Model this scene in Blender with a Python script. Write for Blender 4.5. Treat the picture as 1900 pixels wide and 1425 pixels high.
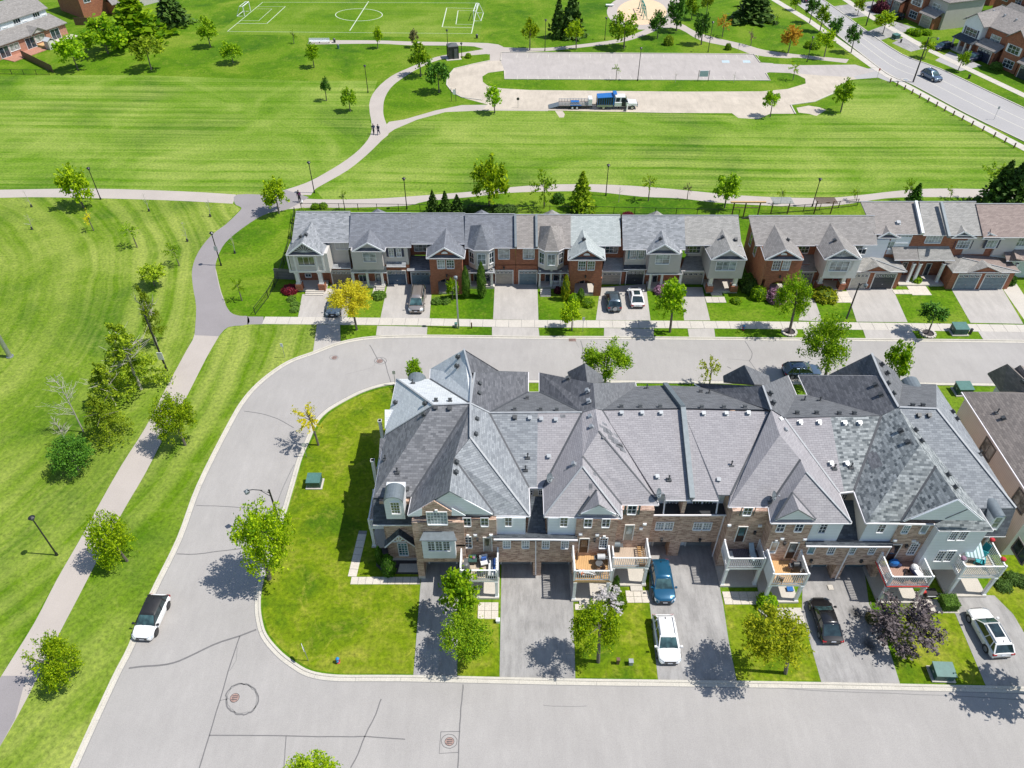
import bpy, math, random
import numpy as np
from mathutils import Vector, Matrix
from mathutils.bvhtree import BVHTree
random.seed(7); rng = np.random.default_rng(7)
for o in list(bpy.data.objects): bpy.data.objects.remove(o)
S = bpy.context.scene
COL = S.collection
# ---------------- camera, sky, sun, exposure ----------------
H = 60.0; F = 1403.0; TH = math.radians(42.2)      # surveyed camera: height, focal length in photo pixels, tilt
cd = bpy.data.cameras.new('camera'); cam = bpy.data.objects.new('camera', cd); COL.objects.link(cam)
cam.location = (0, 0, H); cam.rotation_euler = (math.pi/2 - TH, 0, 0)
cd.sensor_fit = 'HORIZONTAL'; cd.sensor_width = 36; cd.lens = 36*F/1900; cd.clip_start = 1; cd.clip_end = 4000
S.camera = cam
SUN_EL = math.radians(60); SUN_AZ = math.radians(-5)     # azimuth measured from +X
W = bpy.data.worlds.new('World'); S.world = W; W.use_nodes = True
wn = W.node_tree.nodes; wl = W.node_tree.links
sky = wn.new('ShaderNodeTexSky'); sky.sky_type = 'NISHITA'; sky.sun_disc = False
sky.sun_elevation = SUN_EL; sky.sun_rotation = math.pi/2 - SUN_AZ; sky.air_density = 1.0; sky.dust_density = 0.6
wl.new(sky.outputs[0], wn['Background'].inputs[0]); wn['Background'].inputs[1].default_value = 0.12
sd = bpy.data.lights.new('sun', 'SUN'); sd.energy = 4.75; sd.angle = math.radians(0.5); sd.color = (1.0, 0.955, 0.88)
sun = bpy.data.objects.new('sun', sd); COL.objects.link(sun)
sv = Vector((math.cos(SUN_EL)*math.cos(SUN_AZ), math.cos(SUN_EL)*math.sin(SUN_AZ), math.sin(SUN_EL)))
sun.rotation_euler = sv.to_track_quat('Z', 'Y').to_euler(); sun.location = (60, 0, 90)
S.view_settings.view_transform = 'Standard'; S.view_settings.look = 'None'
S.view_settings.exposure = 0.18; S.view_settings.gamma = 1; S.view_settings.use_curve_mapping = False
S.render.engine = 'CYCLES'; S.render.resolution_x = 1024; S.render.resolution_y = 768
try: S.cycles.max_bounces = 6; S.cycles.transparent_max_bounces = 8
except Exception: pass
# ---------------- survey helpers: photo pixel -> place ----------------
cT, sT = math.cos(TH), math.sin(TH)
def ray(px, py):
    v = (py-712.5)/F
    return Vector(((px-950)/F, cT - v*sT, -sT - v*cT))
def G(px, py, z=0.0):
    d = ray(px, py); t = (H-z)/-d.z
    return Vector((d.x*t, d.y*t, z))
def OP(px, py, Y):                      # point on the plane Y = const
    d = ray(px, py); t = Y/d.y
    return Vector((d.x*t, Y, H + d.z*t))
def mpp(p):                             # metres per photo pixel at p
    return (p.y*cT + (H-p.z)*sT)/F
# ---------------- mesh collector ----------------
class MB:
    def __init__(s): s.v = []; s.f = []
    def poly(s, pts):
        n = len(s.v); s.v += [tuple(p) for p in pts]; s.f.append(tuple(range(n, n+len(pts)))); return s
    def box(s, x0, x1, y0, y1, z0, z1):
        return s.obox(Vector((0,0,0)), Vector((1,0,0)), Vector((0,1,0)), Vector((0,0,1)), x0, x1, y0, y1, z0, z1)
    def obox(s, o, u, v, w, u0, u1, v0, v1, w0, w1):
        n = len(s.v)
        for c in (w0, w1):
            for (a, b) in ((u0,v0),(u1,v0),(u1,v1),(u0,v1)): s.v.append(tuple(o+u*a+v*b+w*c))
        for q in ((3,2,1,0),(4,5,6,7),(0,1,5,4),(1,2,6,5),(2,3,7,6),(3,0,4,7)): s.f.append(tuple(n+i for i in q))
        return s
    def prism(s, pts, t, up=Vector((0,0,1))):         # polygon with thickness t downwards
        n = len(s.v); k = len(pts)
        s.v += [tuple(p) for p in pts] + [tuple(Vector(p)-up*t) for p in pts]
        s.f.append(tuple(n+i for i in range(k))); s.f.append(tuple(n+k+i for i in reversed(range(k))))
        for i in range(k):
            j = (i+1) % k; s.f.append((n+i, n+k+i, n+k+j, n+j))
        return s
    def tube(s, p0, p1, r0, r1=None, n=6, caps=True):
        p0 = Vector(p0); p1 = Vector(p1); r1 = r0 if r1 is None else r1
        d = (p1-p0).normalized() if (p1-p0).length > 1e-6 else Vector((0,0,1))
        a = d.orthogonal().normalized(); b = d.cross(a); k = len(s.v)
        for p, r in ((p0, r0), (p1, r1)):
            for i in range(n):
                t = 2*math.pi*(i+.5)/n; s.v.append(tuple(p + a*(math.cos(t)*r) + b*(math.sin(t)*r)))
        for i in range(n):
            j = (i+1) % n; s.f.append((k+i, k+j, k+n+j, k+n+i))
        if caps: s.f.append(tuple(k+i for i in reversed(range(n)))); s.f.append(tuple(k+n+i for i in range(n)))
        return s
    def bar(s, p0, p1, w, h=None):                    # rectangular bar, h measured upright
        p0 = Vector(p0); p1 = Vector(p1); h = w if h is None else h
        d = p1-p0; L = d.length
        if L < 1e-6: return s
        d /= L; a = Vector((0,0,1)).cross(d)
        a = a.normalized() if a.length > 1e-3 else Vector((1,0,0))
        b = d.cross(a)
        return s.obox(p0, a, b, d, -w/2, w/2, -h/2, h/2, 0, L)
    def lathe(s, o, prof, n=10):                      # prof: (r, z)
        o = Vector(o); k = len(s.v)
        for r, z in prof:
            for i in range(n):
                t = 2*math.pi*i/n; s.v.append((o.x+r*math.cos(t), o.y+r*math.sin(t), o.z+z))
        for m in range(len(prof)-1):
            for i in range(n):
                j = (i+1) % n; s.f.append((k+m*n+i, k+m*n+j, k+m*n+n+j, k+m*n+n+i))
        s.f.append(tuple(k+(len(prof)-1)*n+i for i in range(n))); s.f.append(tuple(k+i for i in reversed(range(n))))
        return s
    def ball(s, o, rx, ry, rz, n=8, m=5):
        o = Vector(o); k = len(s.v)
        for a in range(1, m):
            f = math.pi*a/m
            for i in range(n):
                t = 2*math.pi*i/n; s.v.append((o.x+rx*math.sin(f)*math.cos(t), o.y+ry*math.sin(f)*math.sin(t), o.z+rz*math.cos(f)))
        for a in range(m-2):
            for i in range(n):
                j = (i+1) % n; s.f.append((k+a*n+i, k+a*n+n+i, k+a*n+n+j, k+a*n+j))
        s.f.append(tuple(k+i for i in range(n))); s.f.append(tuple(k+(m-2)*n+i for i in reversed(range(n))))
        return s
    def build(s, name, mat, parent=None, label=None, kind=None, smooth=False, bevel=0, local=False, group=None, cat=None):
        me = bpy.data.meshes.new(name)
        off = Vector(parent_loc(parent)) if (parent is not None and not local) else Vector((0,0,0))
        vs = [tuple(Vector(v)-off) for v in s.v]
        me.from_pydata(vs, [], s.f); me.materials.append(mat)
        uv = me.uv_layers.new(name='UVMap')
        Z = Vector((0,0,1))
        for p in me.polygons:
            n = p.normal
            if abs(n.z) > .985: t = Vector((1,0,0)); b = Vector((0,1,0))
            else: t = Z.cross(n).normalized(); b = n.cross(t)
            for li in p.loop_indices:
                co = Vector(vs[me.loops[li].vertex_index]); uv.data[li].uv = (co.dot(t), co.dot(b))
            p.use_smooth = smooth
        o = bpy.data.objects.new(name, me); COL.objects.link(o)
        if parent is not None: o.parent = parent
        if bevel:
            b = o.modifiers.new('bevel', 'BEVEL'); b.width = bevel; b.segments = 1; b.limit_method = 'ANGLE'
        if label: o['label'] = label
        if kind: o['kind'] = kind
        if group: o['group'] = group
        if cat: o['category'] = cat
        return o
def parent_loc(p):
    l = Vector((0,0,0))
    while p is not None: l += p.location; p = p.parent
    return l
def thing(name, label, cat, loc=(0,0,0), rz=0, group=None):
    o = bpy.data.objects.new(name, None); COL.objects.link(o); o.location = loc; o.rotation_euler = (0,0,rz)
    o.empty_display_size = .3; o['label'] = label; o['category'] = cat
    if group: o['group'] = group
    return o
def dup(root, loc, rz, label, group=None, scale=None):
    r = root.copy(); COL.objects.link(r); r.location = loc; r.rotation_euler = (0,0,rz); r['label'] = label
    if group: r['group'] = group
    if scale: r.scale = scale
    def rec(a, b):
        for ch in a.children:
            c = ch.copy(); COL.objects.link(c); c.parent = b; rec(ch, c)
    rec(root, r)
    return r
# ---------------- materials ----------------
M = {}
def nodes(name):
    m = bpy.data.materials.new(name); m.use_nodes = True; nt = m.node_tree
    return m, nt, nt.nodes['Principled BSDF'], nt.nodes, nt.links
def rgb(c): return (c[0], c[1], c[2], 1)
def plain(name, c, rough=.6, metal=0, var=.12, scale=3.0, spec=.5, bump=0, coat=0):
    m, nt, B, N, L = nodes(name)
    B.inputs['Roughness'].default_value = rough; B.inputs['Metallic'].default_value = metal
    B.inputs['Specular IOR Level'].default_value = spec
    if coat: B.inputs['Coat Weight'].default_value = coat; B.inputs['Coat Roughness'].default_value = .05
    tc = N.new('ShaderNodeTexCoord'); nz = N.new('ShaderNodeTexNoise'); nz.inputs['Scale'].default_value = scale; nz.inputs['Detail'].default_value = 4
    L.new(tc.outputs['Object'], nz.inputs['Vector'])
    r = N.new('ShaderNodeValToRGB'); r.color_ramp.elements[0].position = .3; r.color_ramp.elements[1].position = .7
    r.color_ramp.elements[0].color = rgb([x*(1-var) for x in c]); r.color_ramp.elements[1].color = rgb([min(1, x*(1+var)) for x in c])
    L.new(nz.outputs[0], r.inputs[0]); L.new(r.outputs[0], B.inputs['Base Color'])
    if bump:
        b = N.new('ShaderNodeBump'); b.inputs['Strength'].default_value = bump; b.inputs['Distance'].default_value = .05
        L.new(nz.outputs[0], b.inputs['Height']); L.new(b.outputs[0], B.inputs['Normal'])
    M[name] = m; return m
def bricky(name, c1, c2, mortar, w, h, ms, var=.6, rough=.85, bump=.4, noise=.35, bias=0):
    m, nt, B, N, L = nodes(name); B.inputs['Roughness'].default_value = rough; B.inputs['Specular IOR Level'].default_value = .25
    uv = N.new('ShaderNodeUVMap'); bt = N.new('ShaderNodeTexBrick')
    bt.inputs['Scale'].default_value = 1; bt.inputs['Brick Width'].default_value = w; bt.inputs['Row Height'].default_value = h
    bt.inputs['Mortar Size'].default_value = ms; bt.inputs['Mortar Smooth'].default_value = .2; bt.inputs['Bias'].default_value = bias
    bt.inputs['Color1'].default_value = rgb(c1); bt.inputs['Color2'].default_value = rgb(c2); bt.inputs['Mortar'].default_value = rgb(mortar)
    L.new(uv.outputs[0], bt.inputs['Vector'])
    nz = N.new('ShaderNodeTexNoise'); nz.inputs['Scale'].default_value = 1.1; nz.inputs['Detail'].default_value = 6; nz.inputs['Roughness'].default_value = .7
    L.new(uv.outputs[0], nz.inputs['Vector'])
    mp = N.new('ShaderNodeMapRange'); mp.inputs['To Min'].default_value = 1-noise; mp.inputs['To Max'].default_value = 1+noise
    L.new(nz.outputs[0], mp.inputs[0])
    mx = N.new('ShaderNodeVectorMath'); mx.operation = 'SCALE'; L.new(bt.outputs['Color'], mx.inputs[0]); L.new(mp.outputs[0], mx.inputs['Scale'])
    L.new(mx.outputs[0], B.inputs['Base Color'])
    b = N.new('ShaderNodeBump'); b.inputs['Strength'].default_value = bump; b.inputs['Distance'].default_value = .03; b.invert = True
    L.new(bt.outputs['Fac'], b.inputs['Height']); L.new(b.outputs[0], B.inputs['Normal'])
    M[name] = m; return m
def siding(name, c, pitch=.22, vertical=False):
    m, nt, B, N, L = nodes(name); B.inputs['Roughness'].default_value = .55
    uv = N.new('ShaderNodeUVMap'); sp = N.new('ShaderNodeSeparateXYZ'); L.new(uv.outputs[0], sp.inputs[0])
    d = N.new('ShaderNodeMath'); d.operation = 'DIVIDE'; L.new(sp.outputs[0 if vertical else 1], d.inputs[0]); d.inputs[1].default_value = pitch
    fr = N.new('ShaderNodeMath'); fr.operation = 'FRACT'; L.new(d.outputs[0], fr.inputs[0])
    r = N.new('ShaderNodeValToRGB'); e = r.color_ramp.elements
    e[0].position = 0; e[0].color = rgb([x*.62 for x in c]); e[1].position = .16; e[1].color = rgb(c)
    L.new(fr.outputs[0], r.inputs[0])
    nz = N.new('ShaderNodeTexNoise'); nz.inputs['Scale'].default_value = .8; nz.inputs['Detail'].default_value = 5; L.new(uv.outputs[0], nz.inputs['Vector'])
    mp = N.new('ShaderNodeMapRange'); mp.inputs['To Min'].default_value = .88; mp.inputs['To Max'].default_value = 1.1; L.new(nz.outputs[0], mp.inputs[0])
    mx = N.new('ShaderNodeVectorMath'); mx.operation = 'SCALE'; L.new(r.outputs[0], mx.inputs[0]); L.new(mp.outputs[0], mx.inputs['Scale'])
    L.new(mx.outputs[0], B.inputs['Base Color'])
    b = N.new('ShaderNodeBump'); b.inputs['Strength'].default_value = .4; b.inputs['Distance'].default_value = .02
    L.new(fr.outputs[0], b.inputs['Height']); L.new(b.outputs[0], B.inputs['Normal'])
    M[name] = m; return m
def ramp(N, stops):
    r = N.new('ShaderNodeValToRGB'); el = r.color_ramp.elements
    while len(el) > len(stops): el.remove(el[-1])
    while len(el) < len(stops): el.new(.5)
    for e, (p, c) in zip(el, stops): e.position = p; e.color = rgb(c)
    return r
def mixc(N, L, fac, a, b):
    m = N.new('ShaderNodeMix'); m.data_type = 'RGBA'
    if isinstance(fac, (int, float)): m.inputs[0].default_value = fac
    else: L.new(fac, m.inputs[0])
    for i, c in ((6, a), (7, b)):
        if isinstance(c, tuple): m.inputs[i].default_value = rgb(c)
        else: L.new(c, m.inputs[i])
    return m.outputs[2]
def grass(name, dark, mid, pale, patch=.10, stripe=0, sdir=(0, 1), arcs=None, dry=.5, pitch=3.2):
    m, nt, B, N, L = nodes(name); B.inputs['Roughness'].default_value = .9; B.inputs['Specular IOR Level'].default_value = .15
    g = N.new('ShaderNodeNewGeometry'); P = g.outputs['Position']
    def noise(scale, det=6, rough=.6, vec=None, dist=0):
        n = N.new('ShaderNodeTexNoise'); n.inputs['Scale'].default_value = scale; n.inputs['Detail'].default_value = det
        n.inputs['Roughness'].default_value = rough; n.inputs['Distortion'].default_value = dist
        L.new(vec or P, n.inputs['Vector']); return n.outputs[0]
    n1 = noise(patch, 7, .65, dist=.6); r1 = ramp(N, [(.34, dark), (.5, mid), (.66, tuple(.5*a+.5*b for a, b in zip(mid, pale)))]); L.new(n1, r1.inputs[0])
    n2 = noise(2.6, 8, .75); r2 = ramp(N, [(.3, (.5,.5,.5)), (.5, (1,1,1)), (.72, (1.6,1.5,1.25))]); L.new(n2, r2.inputs[0])
    col = r1.outputs[0]
    n3 = noise(.55, 5, .7, dist=1.0); r3 = ramp(N, [(.52, (0,0,0)), (.68, (1,1,1))]); L.new(n3, r3.inputs[0])
    mm = N.new('ShaderNodeMath'); mm.operation = 'MULTIPLY'; mm.inputs[1].default_value = dry; L.new(r3.outputs[0], mm.inputs[0])
    col = mixc(N, L, mm.outputs[0], col, pale)
    if stripe:
        if arcs:
            dv = N.new('ShaderNodeVectorMath'); dv.operation = 'DISTANCE'; L.new(P, dv.inputs[0]); dv.inputs[1].default_value = (arcs[0], arcs[1], 0); crd = dv.outputs['Value']
        else:
            dv = N.new('ShaderNodeVectorMath'); dv.operation = 'DOT_PRODUCT'; L.new(P, dv.inputs[0]); dv.inputs[1].default_value = (sdir[0], sdir[1], 0); crd = dv.outputs['Value']
        wob = noise(.03, 3); wm = N.new('ShaderNodeMath'); wm.operation = 'MULTIPLY_ADD'; L.new(wob, wm.inputs[0]); wm.inputs[1].default_value = (2.0 if not arcs else 6); L.new(crd, wm.inputs[2])
        cx = N.new('ShaderNodeCombineXYZ'); L.new(wm.outputs[0], cx.inputs[0])
        sx = N.new('ShaderNodeVectorMath'); sx.operation = 'DOT_PRODUCT'; L.new(P, sx.inputs[0]); sx.inputs[1].default_value = (-sdir[1]*.008, sdir[0]*.008, 0) if not arcs else (.012, .012, 0)
        L.new(sx.outputs['Value'], cx.inputs[1])
        s1 = noise(1.0/pitch, 6, .68, vec=cx.outputs[0]); rs = ramp(N, [(.38, (0,0,0)), (.58, (1,1,1))]); L.new(s1, rs.inputs[0])
        big = noise(.035, 3); rb = ramp(N, [(.38, (.25,.25,.25)), (.6, (1,1,1))]); L.new(big, rb.inputs[0])
        m2 = N.new('ShaderNodeMath'); m2.operation = 'MULTIPLY'; L.new(rs.outputs[0], m2.inputs[0]); L.new(rb.outputs[0], m2.inputs[1])
        m3 = N.new('ShaderNodeMath'); m3.operation = 'MULTIPLY'; L.new(m2.outputs[0], m3.inputs[0]); m3.inputs[1].default_value = stripe
        col = mixc(N, L, m3.outputs[0], col, pale)
    sc = N.new('ShaderNodeVectorMath'); sc.operation = 'MULTIPLY'; L.new(col, sc.inputs[0]); L.new(r2.outputs[0], sc.inputs[1])
    L.new(sc.outputs[0], B.inputs['Base Color'])
    b = N.new('ShaderNodeBump'); b.inputs['Strength'].default_value = .6; b.inputs['Distance'].default_value = .08; L.new(n2, b.inputs['Height']); L.new(b.outputs[0], B.inputs['Normal'])
    M[name] = m; return m
def paving(name, c, var=.1, blotch=.12, speck=30, tracks=0, rough=.85):
    m, nt, B, N, L = nodes(name); B.inputs['Roughness'].default_value = rough; B.inputs['Specular IOR Level'].default_value = .3
    g = N.new('ShaderNodeNewGeometry'); P = g.outputs['Position']
    n1 = N.new('ShaderNodeTexNoise'); n1.inputs['Scale'].default_value = blotch; n1.inputs['Detail'].default_value = 8; n1.inputs['Roughness'].default_value = .6; n1.inputs['Distortion'].default_value = .5; L.new(P, n1.inputs['Vector'])
    r = ramp(N, [(.3, [x*(1-var) for x in c]), (.5, c), (.7, [x*(1+var) for x in c])]); L.new(n1.outputs[0], r.inputs[0])
    n2 = N.new('ShaderNodeTexNoise'); n2.inputs['Scale'].default_value = speck; n2.inputs['Detail'].default_value = 3; L.new(P, n2.inputs['Vector'])
    r2 = ramp(N, [(.3, (.86,.86,.86)), (.7, (1.12,1.12,1.12))]); L.new(n2.outputs[0], r2.inputs[0])
    mx = N.new('ShaderNodeVectorMath'); mx.operation = 'MULTIPLY'; L.new(r.outputs[0], mx.inputs[0]); L.new(r2.outputs[0], mx.inputs[1])
    out = mx.outputs[0]
    if tracks:
        n3 = N.new('ShaderNodeTexNoise'); n3.inputs['Scale'].default_value = 1.3; n3.inputs['Detail'].default_value = 8; n3.inputs['Roughness'].default_value = .75
        mpn = N.new('ShaderNodeMapping'); mpn.inputs['Scale'].default_value = (1, .22, 1); L.new(P, mpn.inputs[0]); L.new(mpn.outputs[0], n3.inputs['Vector'])
        r3 = ramp(N, [(.36, (1-tracks,)*3), (.55, (1,1,1)), (.75, (1.08,)*3)]); L.new(n3.outputs[0], r3.inputs[0])
        m2 = N.new('ShaderNodeVectorMath'); m2.operation = 'MULTIPLY'; L.new(out, m2.inputs[0]); L.new(r3.outputs[0], m2.inputs[1]); out = m2.outputs[0]
    L.new(out, B.inputs['Base Color']); M[name] = m; return m
def leaf(name, dark, light, trans=.45):
    m, nt, B, N, L = nodes(name); B.inputs['Roughness'].default_value = .6; B.inputs['Specular IOR Level'].default_value = .2
    g = N.new('ShaderNodeNewGeometry'); oi = N.new('ShaderNodeObjectInfo')
    r = ramp(N, [(0, dark), (.55, [.5*a+.5*b for a, b in zip(dark, light)]), (1, light)]); L.new(g.outputs['Random Per Island'], r.inputs[0])
    hs = N.new('ShaderNodeHueSaturation'); L.new(r.outputs[0], hs.inputs['Color'])
    mp = N.new('ShaderNodeMapRange'); mp.inputs['To Min'].default_value = .8; mp.inputs['To Max'].default_value = 1.2; L.new(oi.outputs['Random'], mp.inputs[0]); L.new(mp.outputs[0], hs.inputs['Value'])
    L.new(hs.outputs[0], B.inputs['Base Color'])
    t = N.new('ShaderNodeBsdfTranslucent'); L.new(hs.outputs[0], t.inputs[0]); mx = N.new('ShaderNodeMixShader'); mx.inputs[0].default_value = trans
    L.new(B.outputs[0], mx.inputs[1]); L.new(t.outputs[0], mx.inputs[2]); L.new(mx.outputs[0], N['Material Output'].inputs[0])
    M[name] = m; return m
GD, GM, GP = (.040,.115,.002), (.088,.185,.003), (.24,.29,.04)
grass('grass', GD, GM, GP, .07, dry=.35)
grass('field', (.042,.122,.002), (.090,.198,.003), (.31,.37,.09), .05, stripe=.7, sdir=(.02,1), dry=.16, pitch=1.7)
grass('parkland', (.044,.120,.002), (.098,.188,.003), (.30,.35,.08), .07, stripe=.75, arcs=(-105,72), dry=.25, pitch=2.6)
grass('lawn', (.066,.135,.003), (.138,.205,.004), (.31,.30,.05), .2, dry=.5)
grass('pitch', (.050,.140,.002), (.094,.195,.002), (.25,.31,.06), .05, stripe=.35, sdir=(.02,1), dry=.22)
paving('road', (.365,.348,.334), .07, .16, 18, tracks=.05)
paving('major_road', (.37,.36,.36), .05, .10, 25)
paving('trail', (.43,.385,.35), .06, .2, 25)
paving('dark_trail', (.27,.25,.255), .06, .2, 25)
paving('drive', (.335,.325,.318), .16, .35, 30, tracks=.25)
paving('drive_pale', (.43,.405,.38), .07, .3, 30, tracks=.12)
paving('gravel', (.50,.44,.365), .12, .25, 12, tracks=.12)
paving('lot', (.42,.385,.365), .07, .2, 20, tracks=.1)
paving('sand', (.68,.50,.33), .06, .4, 20)
paving('concrete', (.52,.485,.435), .06, .6, 14)
paving('kerb', (.52,.49,.43), .08, .8, 10)
paving('paver', (.58,.53,.46), .06, .8, 10)
paving('mulch', (.06,.052,.055), .3, 1.5, 20)
plain('crack', (.16,.155,.155), .7, var=.1)
plain('crack_thin', (.22,.215,.21), .7, var=.1)
plain('line', (.55,.60,.48), .7, var=.05)
plain('faded_line', (.52,.50,.44), .8, var=.05)
plain('blue_paint', (.42,.52,.57), .7, var=.1)
plain('rust', (.33,.22,.19), .7, var=.3, scale=9)
# shingles
def shing(n, a, b, m=None, w=.46, h=.20, noise=.16): bricky(n, a, b, m or tuple(x*.55 for x in a), w, h, .012, bump=.5, noise=noise)
shing('sh_brown', (.235,.24,.255), (.125,.13,.142))
shing('sh_plain', (0.352,0.339,0.352), (0.295,0.283,0.297), (0.194,0.185,0.198), noise=.10)
shing('sh_blend', (.30,.32,.34), (.19,.205,.225))
shing('sh_mottle', (.36,.385,.39), (.085,.10,.11), w=.36, h=.21)
shing('sh_pale', (.66,.69,.70), (.54,.57,.59), (.36,.38,.40))
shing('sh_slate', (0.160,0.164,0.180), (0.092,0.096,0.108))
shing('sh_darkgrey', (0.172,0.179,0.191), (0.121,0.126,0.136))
shing('sh_skirt', (.10,.115,.13), (.05,.058,.07))
shing('sh_fargrey', (0.334,0.348,0.370), (0.194,0.207,0.220))
shing('sh_farslate', (0.212,0.225,0.255), (0.153,0.162,0.183))
shing('sh_farmint', (.43,.465,.46), (.33,.365,.36))
shing('sh_farbrown', (0.323,0.297,0.281), (0.238,0.221,0.208))
shing('sh_farbeige', (0.352,0.343,0.326), (0.255,0.251,0.238))
shing('sh_fartaupe', (0.302,0.286,0.273), (0.218,0.206,0.197))
shing('sh_farred', (0.315,0.255,0.230), (0.230,0.183,0.166))
shing('sh_neigh', (.27,.24,.22), (.18,.16,.15))
bricky('brick', (.64,.46,.35), (.27,.15,.11), (.52,.43,.36), .40, .12, .012, noise=.25)
bricky('red_brick', (.42,.16,.085), (.27,.095,.055), (.30,.17,.12), .3, .10, .01, noise=.2)
bricky('orange_brick', (.45,.20,.10), (.30,.12,.06), (.35,.2,.14), .3, .10, .01, noise=.2)
bricky('soldier', (.36,.22,.15), (.22,.13,.09), (.35,.3,.26), .10, .3, .012, noise=.2)
bricky('pink_brick', (.50,.24,.17), (.38,.17,.12), (.4,.28,.2), .3, .10, .01, noise=.2)
siding('siding_white', (.76,.79,.82)); siding('siding_cream', (.60,.57,.50)); siding('siding_grey', (.50,.475,.455))
siding('siding_tan', (.60,.57,.53)); siding('siding_neigh', (.74,.72,.69)); siding('siding_dark', (.17,.165,.16))
plain('white', (.78,.79,.80), .45, var=.04); plain('offwhite', (.68,.67,.64), .5, var=.05)
plain('gutter', (.80,.78,.80), .4, var=.03); plain('cap', (.33,.345,.36), .6, var=.1)
plain('flash', (.66,.68,.70), .35, metal=.3, var=.05)
plain('valley', (.07,.075,.085), .7, var=.1); plain('soffit', (.5,.5,.48), .7)
plain('black', (.012,.012,.014), .5, var=.1); plain('dark', (.035,.037,.042), .5, var=.15); plain('darkgrey', (.10,.105,.11), .5)
plain('lamp_metal', (.03,.032,.036), .35, metal=.4); plain('galv', (.36,.38,.40), .35, metal=.6)
plain('vent_light', (.36,.38,.40), .4, metal=.2); plain('vent_dark', (.06,.065,.07), .5)
plain('slab_roof', (.16,.19,.21), .5, metal=.2)
plain('lightgrey', (.5,.51,.52), .5)
plain('door_brown', (.20,.165,.13), .5); plain('door_grey', (.22,.23,.235), .5); plain('door_taupe', (.34,.31,.27), .5)
plain('door_blue', (.025,.07,.13), .45); plain('door_bluegrey', (.15,.21,.24), .5); plain('door_dark', (.04,.045,.055), .5)
plain('door_beige', (.50,.47,.41), .5); plain('door_navy', (.02,.03,.06), .4); plain('door_darkbrown', (.05,.025,.02), .5)
plain('shutter_navy', (.02,.03,.07), .5); plain('shutter_teal', (.08,.20,.24), .5); plain('shutter_green', (.05,.08,.08), .5)
siding('deck_wood', (.62,.38,.17), .16, True); siding('deck_old', (.50,.40,.31), .16, True); siding('deck_grey', (.13,.12,.14), .16, True)
siding('deck_tan', (.52,.44,.34), .16, True); siding('deck_red', (.42,.26,.20), .16, True)
plain('wood', (.55,.36,.17), .6, var=.15, scale=8); plain('wood_dark', (.14,.08,.05), .6, var=.2); plain('wood_grey', (.20,.18,.17), .8, var=.3, scale=6)
def glassm(n, c, rough=.06):
    m, nt, B, N, L = nodes(n); B.inputs['Base Color'].default_value = rgb(c); B.inputs['Roughness'].default_value = rough; B.inputs['Specular IOR Level'].default_value = .9
    nz = N.new('ShaderNodeTexNoise'); nz.inputs['Scale'].default_value = 1.4; tc = N.new('ShaderNodeTexCoord'); L.new(tc.outputs['Object'], nz.inputs['Vector'])
    b = N.new('ShaderNodeBump'); b.inputs['Strength'].default_value = .08; L.new(nz.outputs[0], b.inputs['Height']); L.new(b.outputs[0], B.inputs['Normal'])
    r = ramp(N, [(.35, [x*.5 for x in c]), (.65, [min(1, x*1.6) for x in c])]); L.new(nz.outputs[0], r.inputs[0]); L.new(r.outputs[0], B.inputs['Base Color'])
    M[n] = m
glassm('glass', (.03,.045,.06)); glassm('glass_curtain', (.28,.31,.31), .15); glassm('glass_teal', (.06,.16,.18), .08); glassm('glass_olive', (.10,.12,.07), .1)
plain('transformer', (.07,.17,.15), .5, var=.12); plain('transformer_side', (.035,.09,.08), .5)
def car_paint(n, c, metal=.3): return plain(n, c, .28, metal=metal, var=.02, coat=1)
car_paint('paint_white', (.80,.80,.80), 0); car_paint('paint_blue', (.010,.095,.19)); car_paint('paint_black', (.012,.012,.014)); car_paint('paint_silver', (.40,.36,.33), .6)
car_paint('paint_steel', (.14,.19,.23), .6); car_paint('paint_red', (.20,.02,.02)); car_paint('paint_navy', (.02,.03,.07)); car_paint('paint_slate', (.10,.15,.22), .5)
glassm('car_glass', (.015,.03,.035), .04); glassm('car_glass_light', (.05,.10,.105), .06)
plain('tyre', (.02,.02,.02), .8); plain('rim', (.45,.46,.47), .3, metal=.8, var=.03); plain('rim_dark', (.08,.08,.085), .4, metal=.5)
plain('tail_red', (.35,.01,.015), .25); plain('headlamp', (.55,.6,.65), .12); plain('trim_black', (.02,.02,.022), .5); plain('plate', (.6,.62,.68), .5)
plain('bluetruck', (.02,.14,.42), .4, var=.08)
leaf('lf_lime', (.11,.25,.004), (.55,.70,.012)); leaf('lf_green', (.07,.20,.005), (.42,.60,.015)); leaf('lf_deep', (.018,.08,.006), (.12,.28,.02), .15)
leaf('lf_yellow', (.60,.55,.02), (.95,.86,.05)); leaf('lf_gold', (.15,.23,.006), (.58,.60,.02)); leaf('lf_orange', (.42,.24,.02), (.70,.42,.04))
leaf('lf_dark', (.035,.085,.012), (.11,.20,.03), .1); leaf('lf_olive', (.13,.24,.010), (.48,.60,.03)); leaf('lf_purple', (.055,.045,.048), (.20,.165,.17), .1)
leaf('lf_red', (0.120,0.010,0.020), (0.340,0.040,0.060)); leaf('lf_pink', (0.300,0.160,0.260), (0.550,0.360,0.460)); leaf('lf_blossom', (0.600,0.560,0.580), (0.800,0.780,0.800)); leaf('lf_bright', (.10,.28,.006), (.50,.72,.015))
leaf('lf_brown', (.17,.15,.07), (.34,.32,.13)); leaf('lf_burgundy', (0.050,0.010,0.020), (0.150,0.030,0.050), .1); leaf('lf_arb', (0.065,0.156,0.016), (0.182,0.312,0.039), .1)
plain('bark', (.14,.12,.10), .9, var=.25, scale=8); plain('bark_pale', (.42,.39,.34), .9, var=.2, scale=8)
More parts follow.
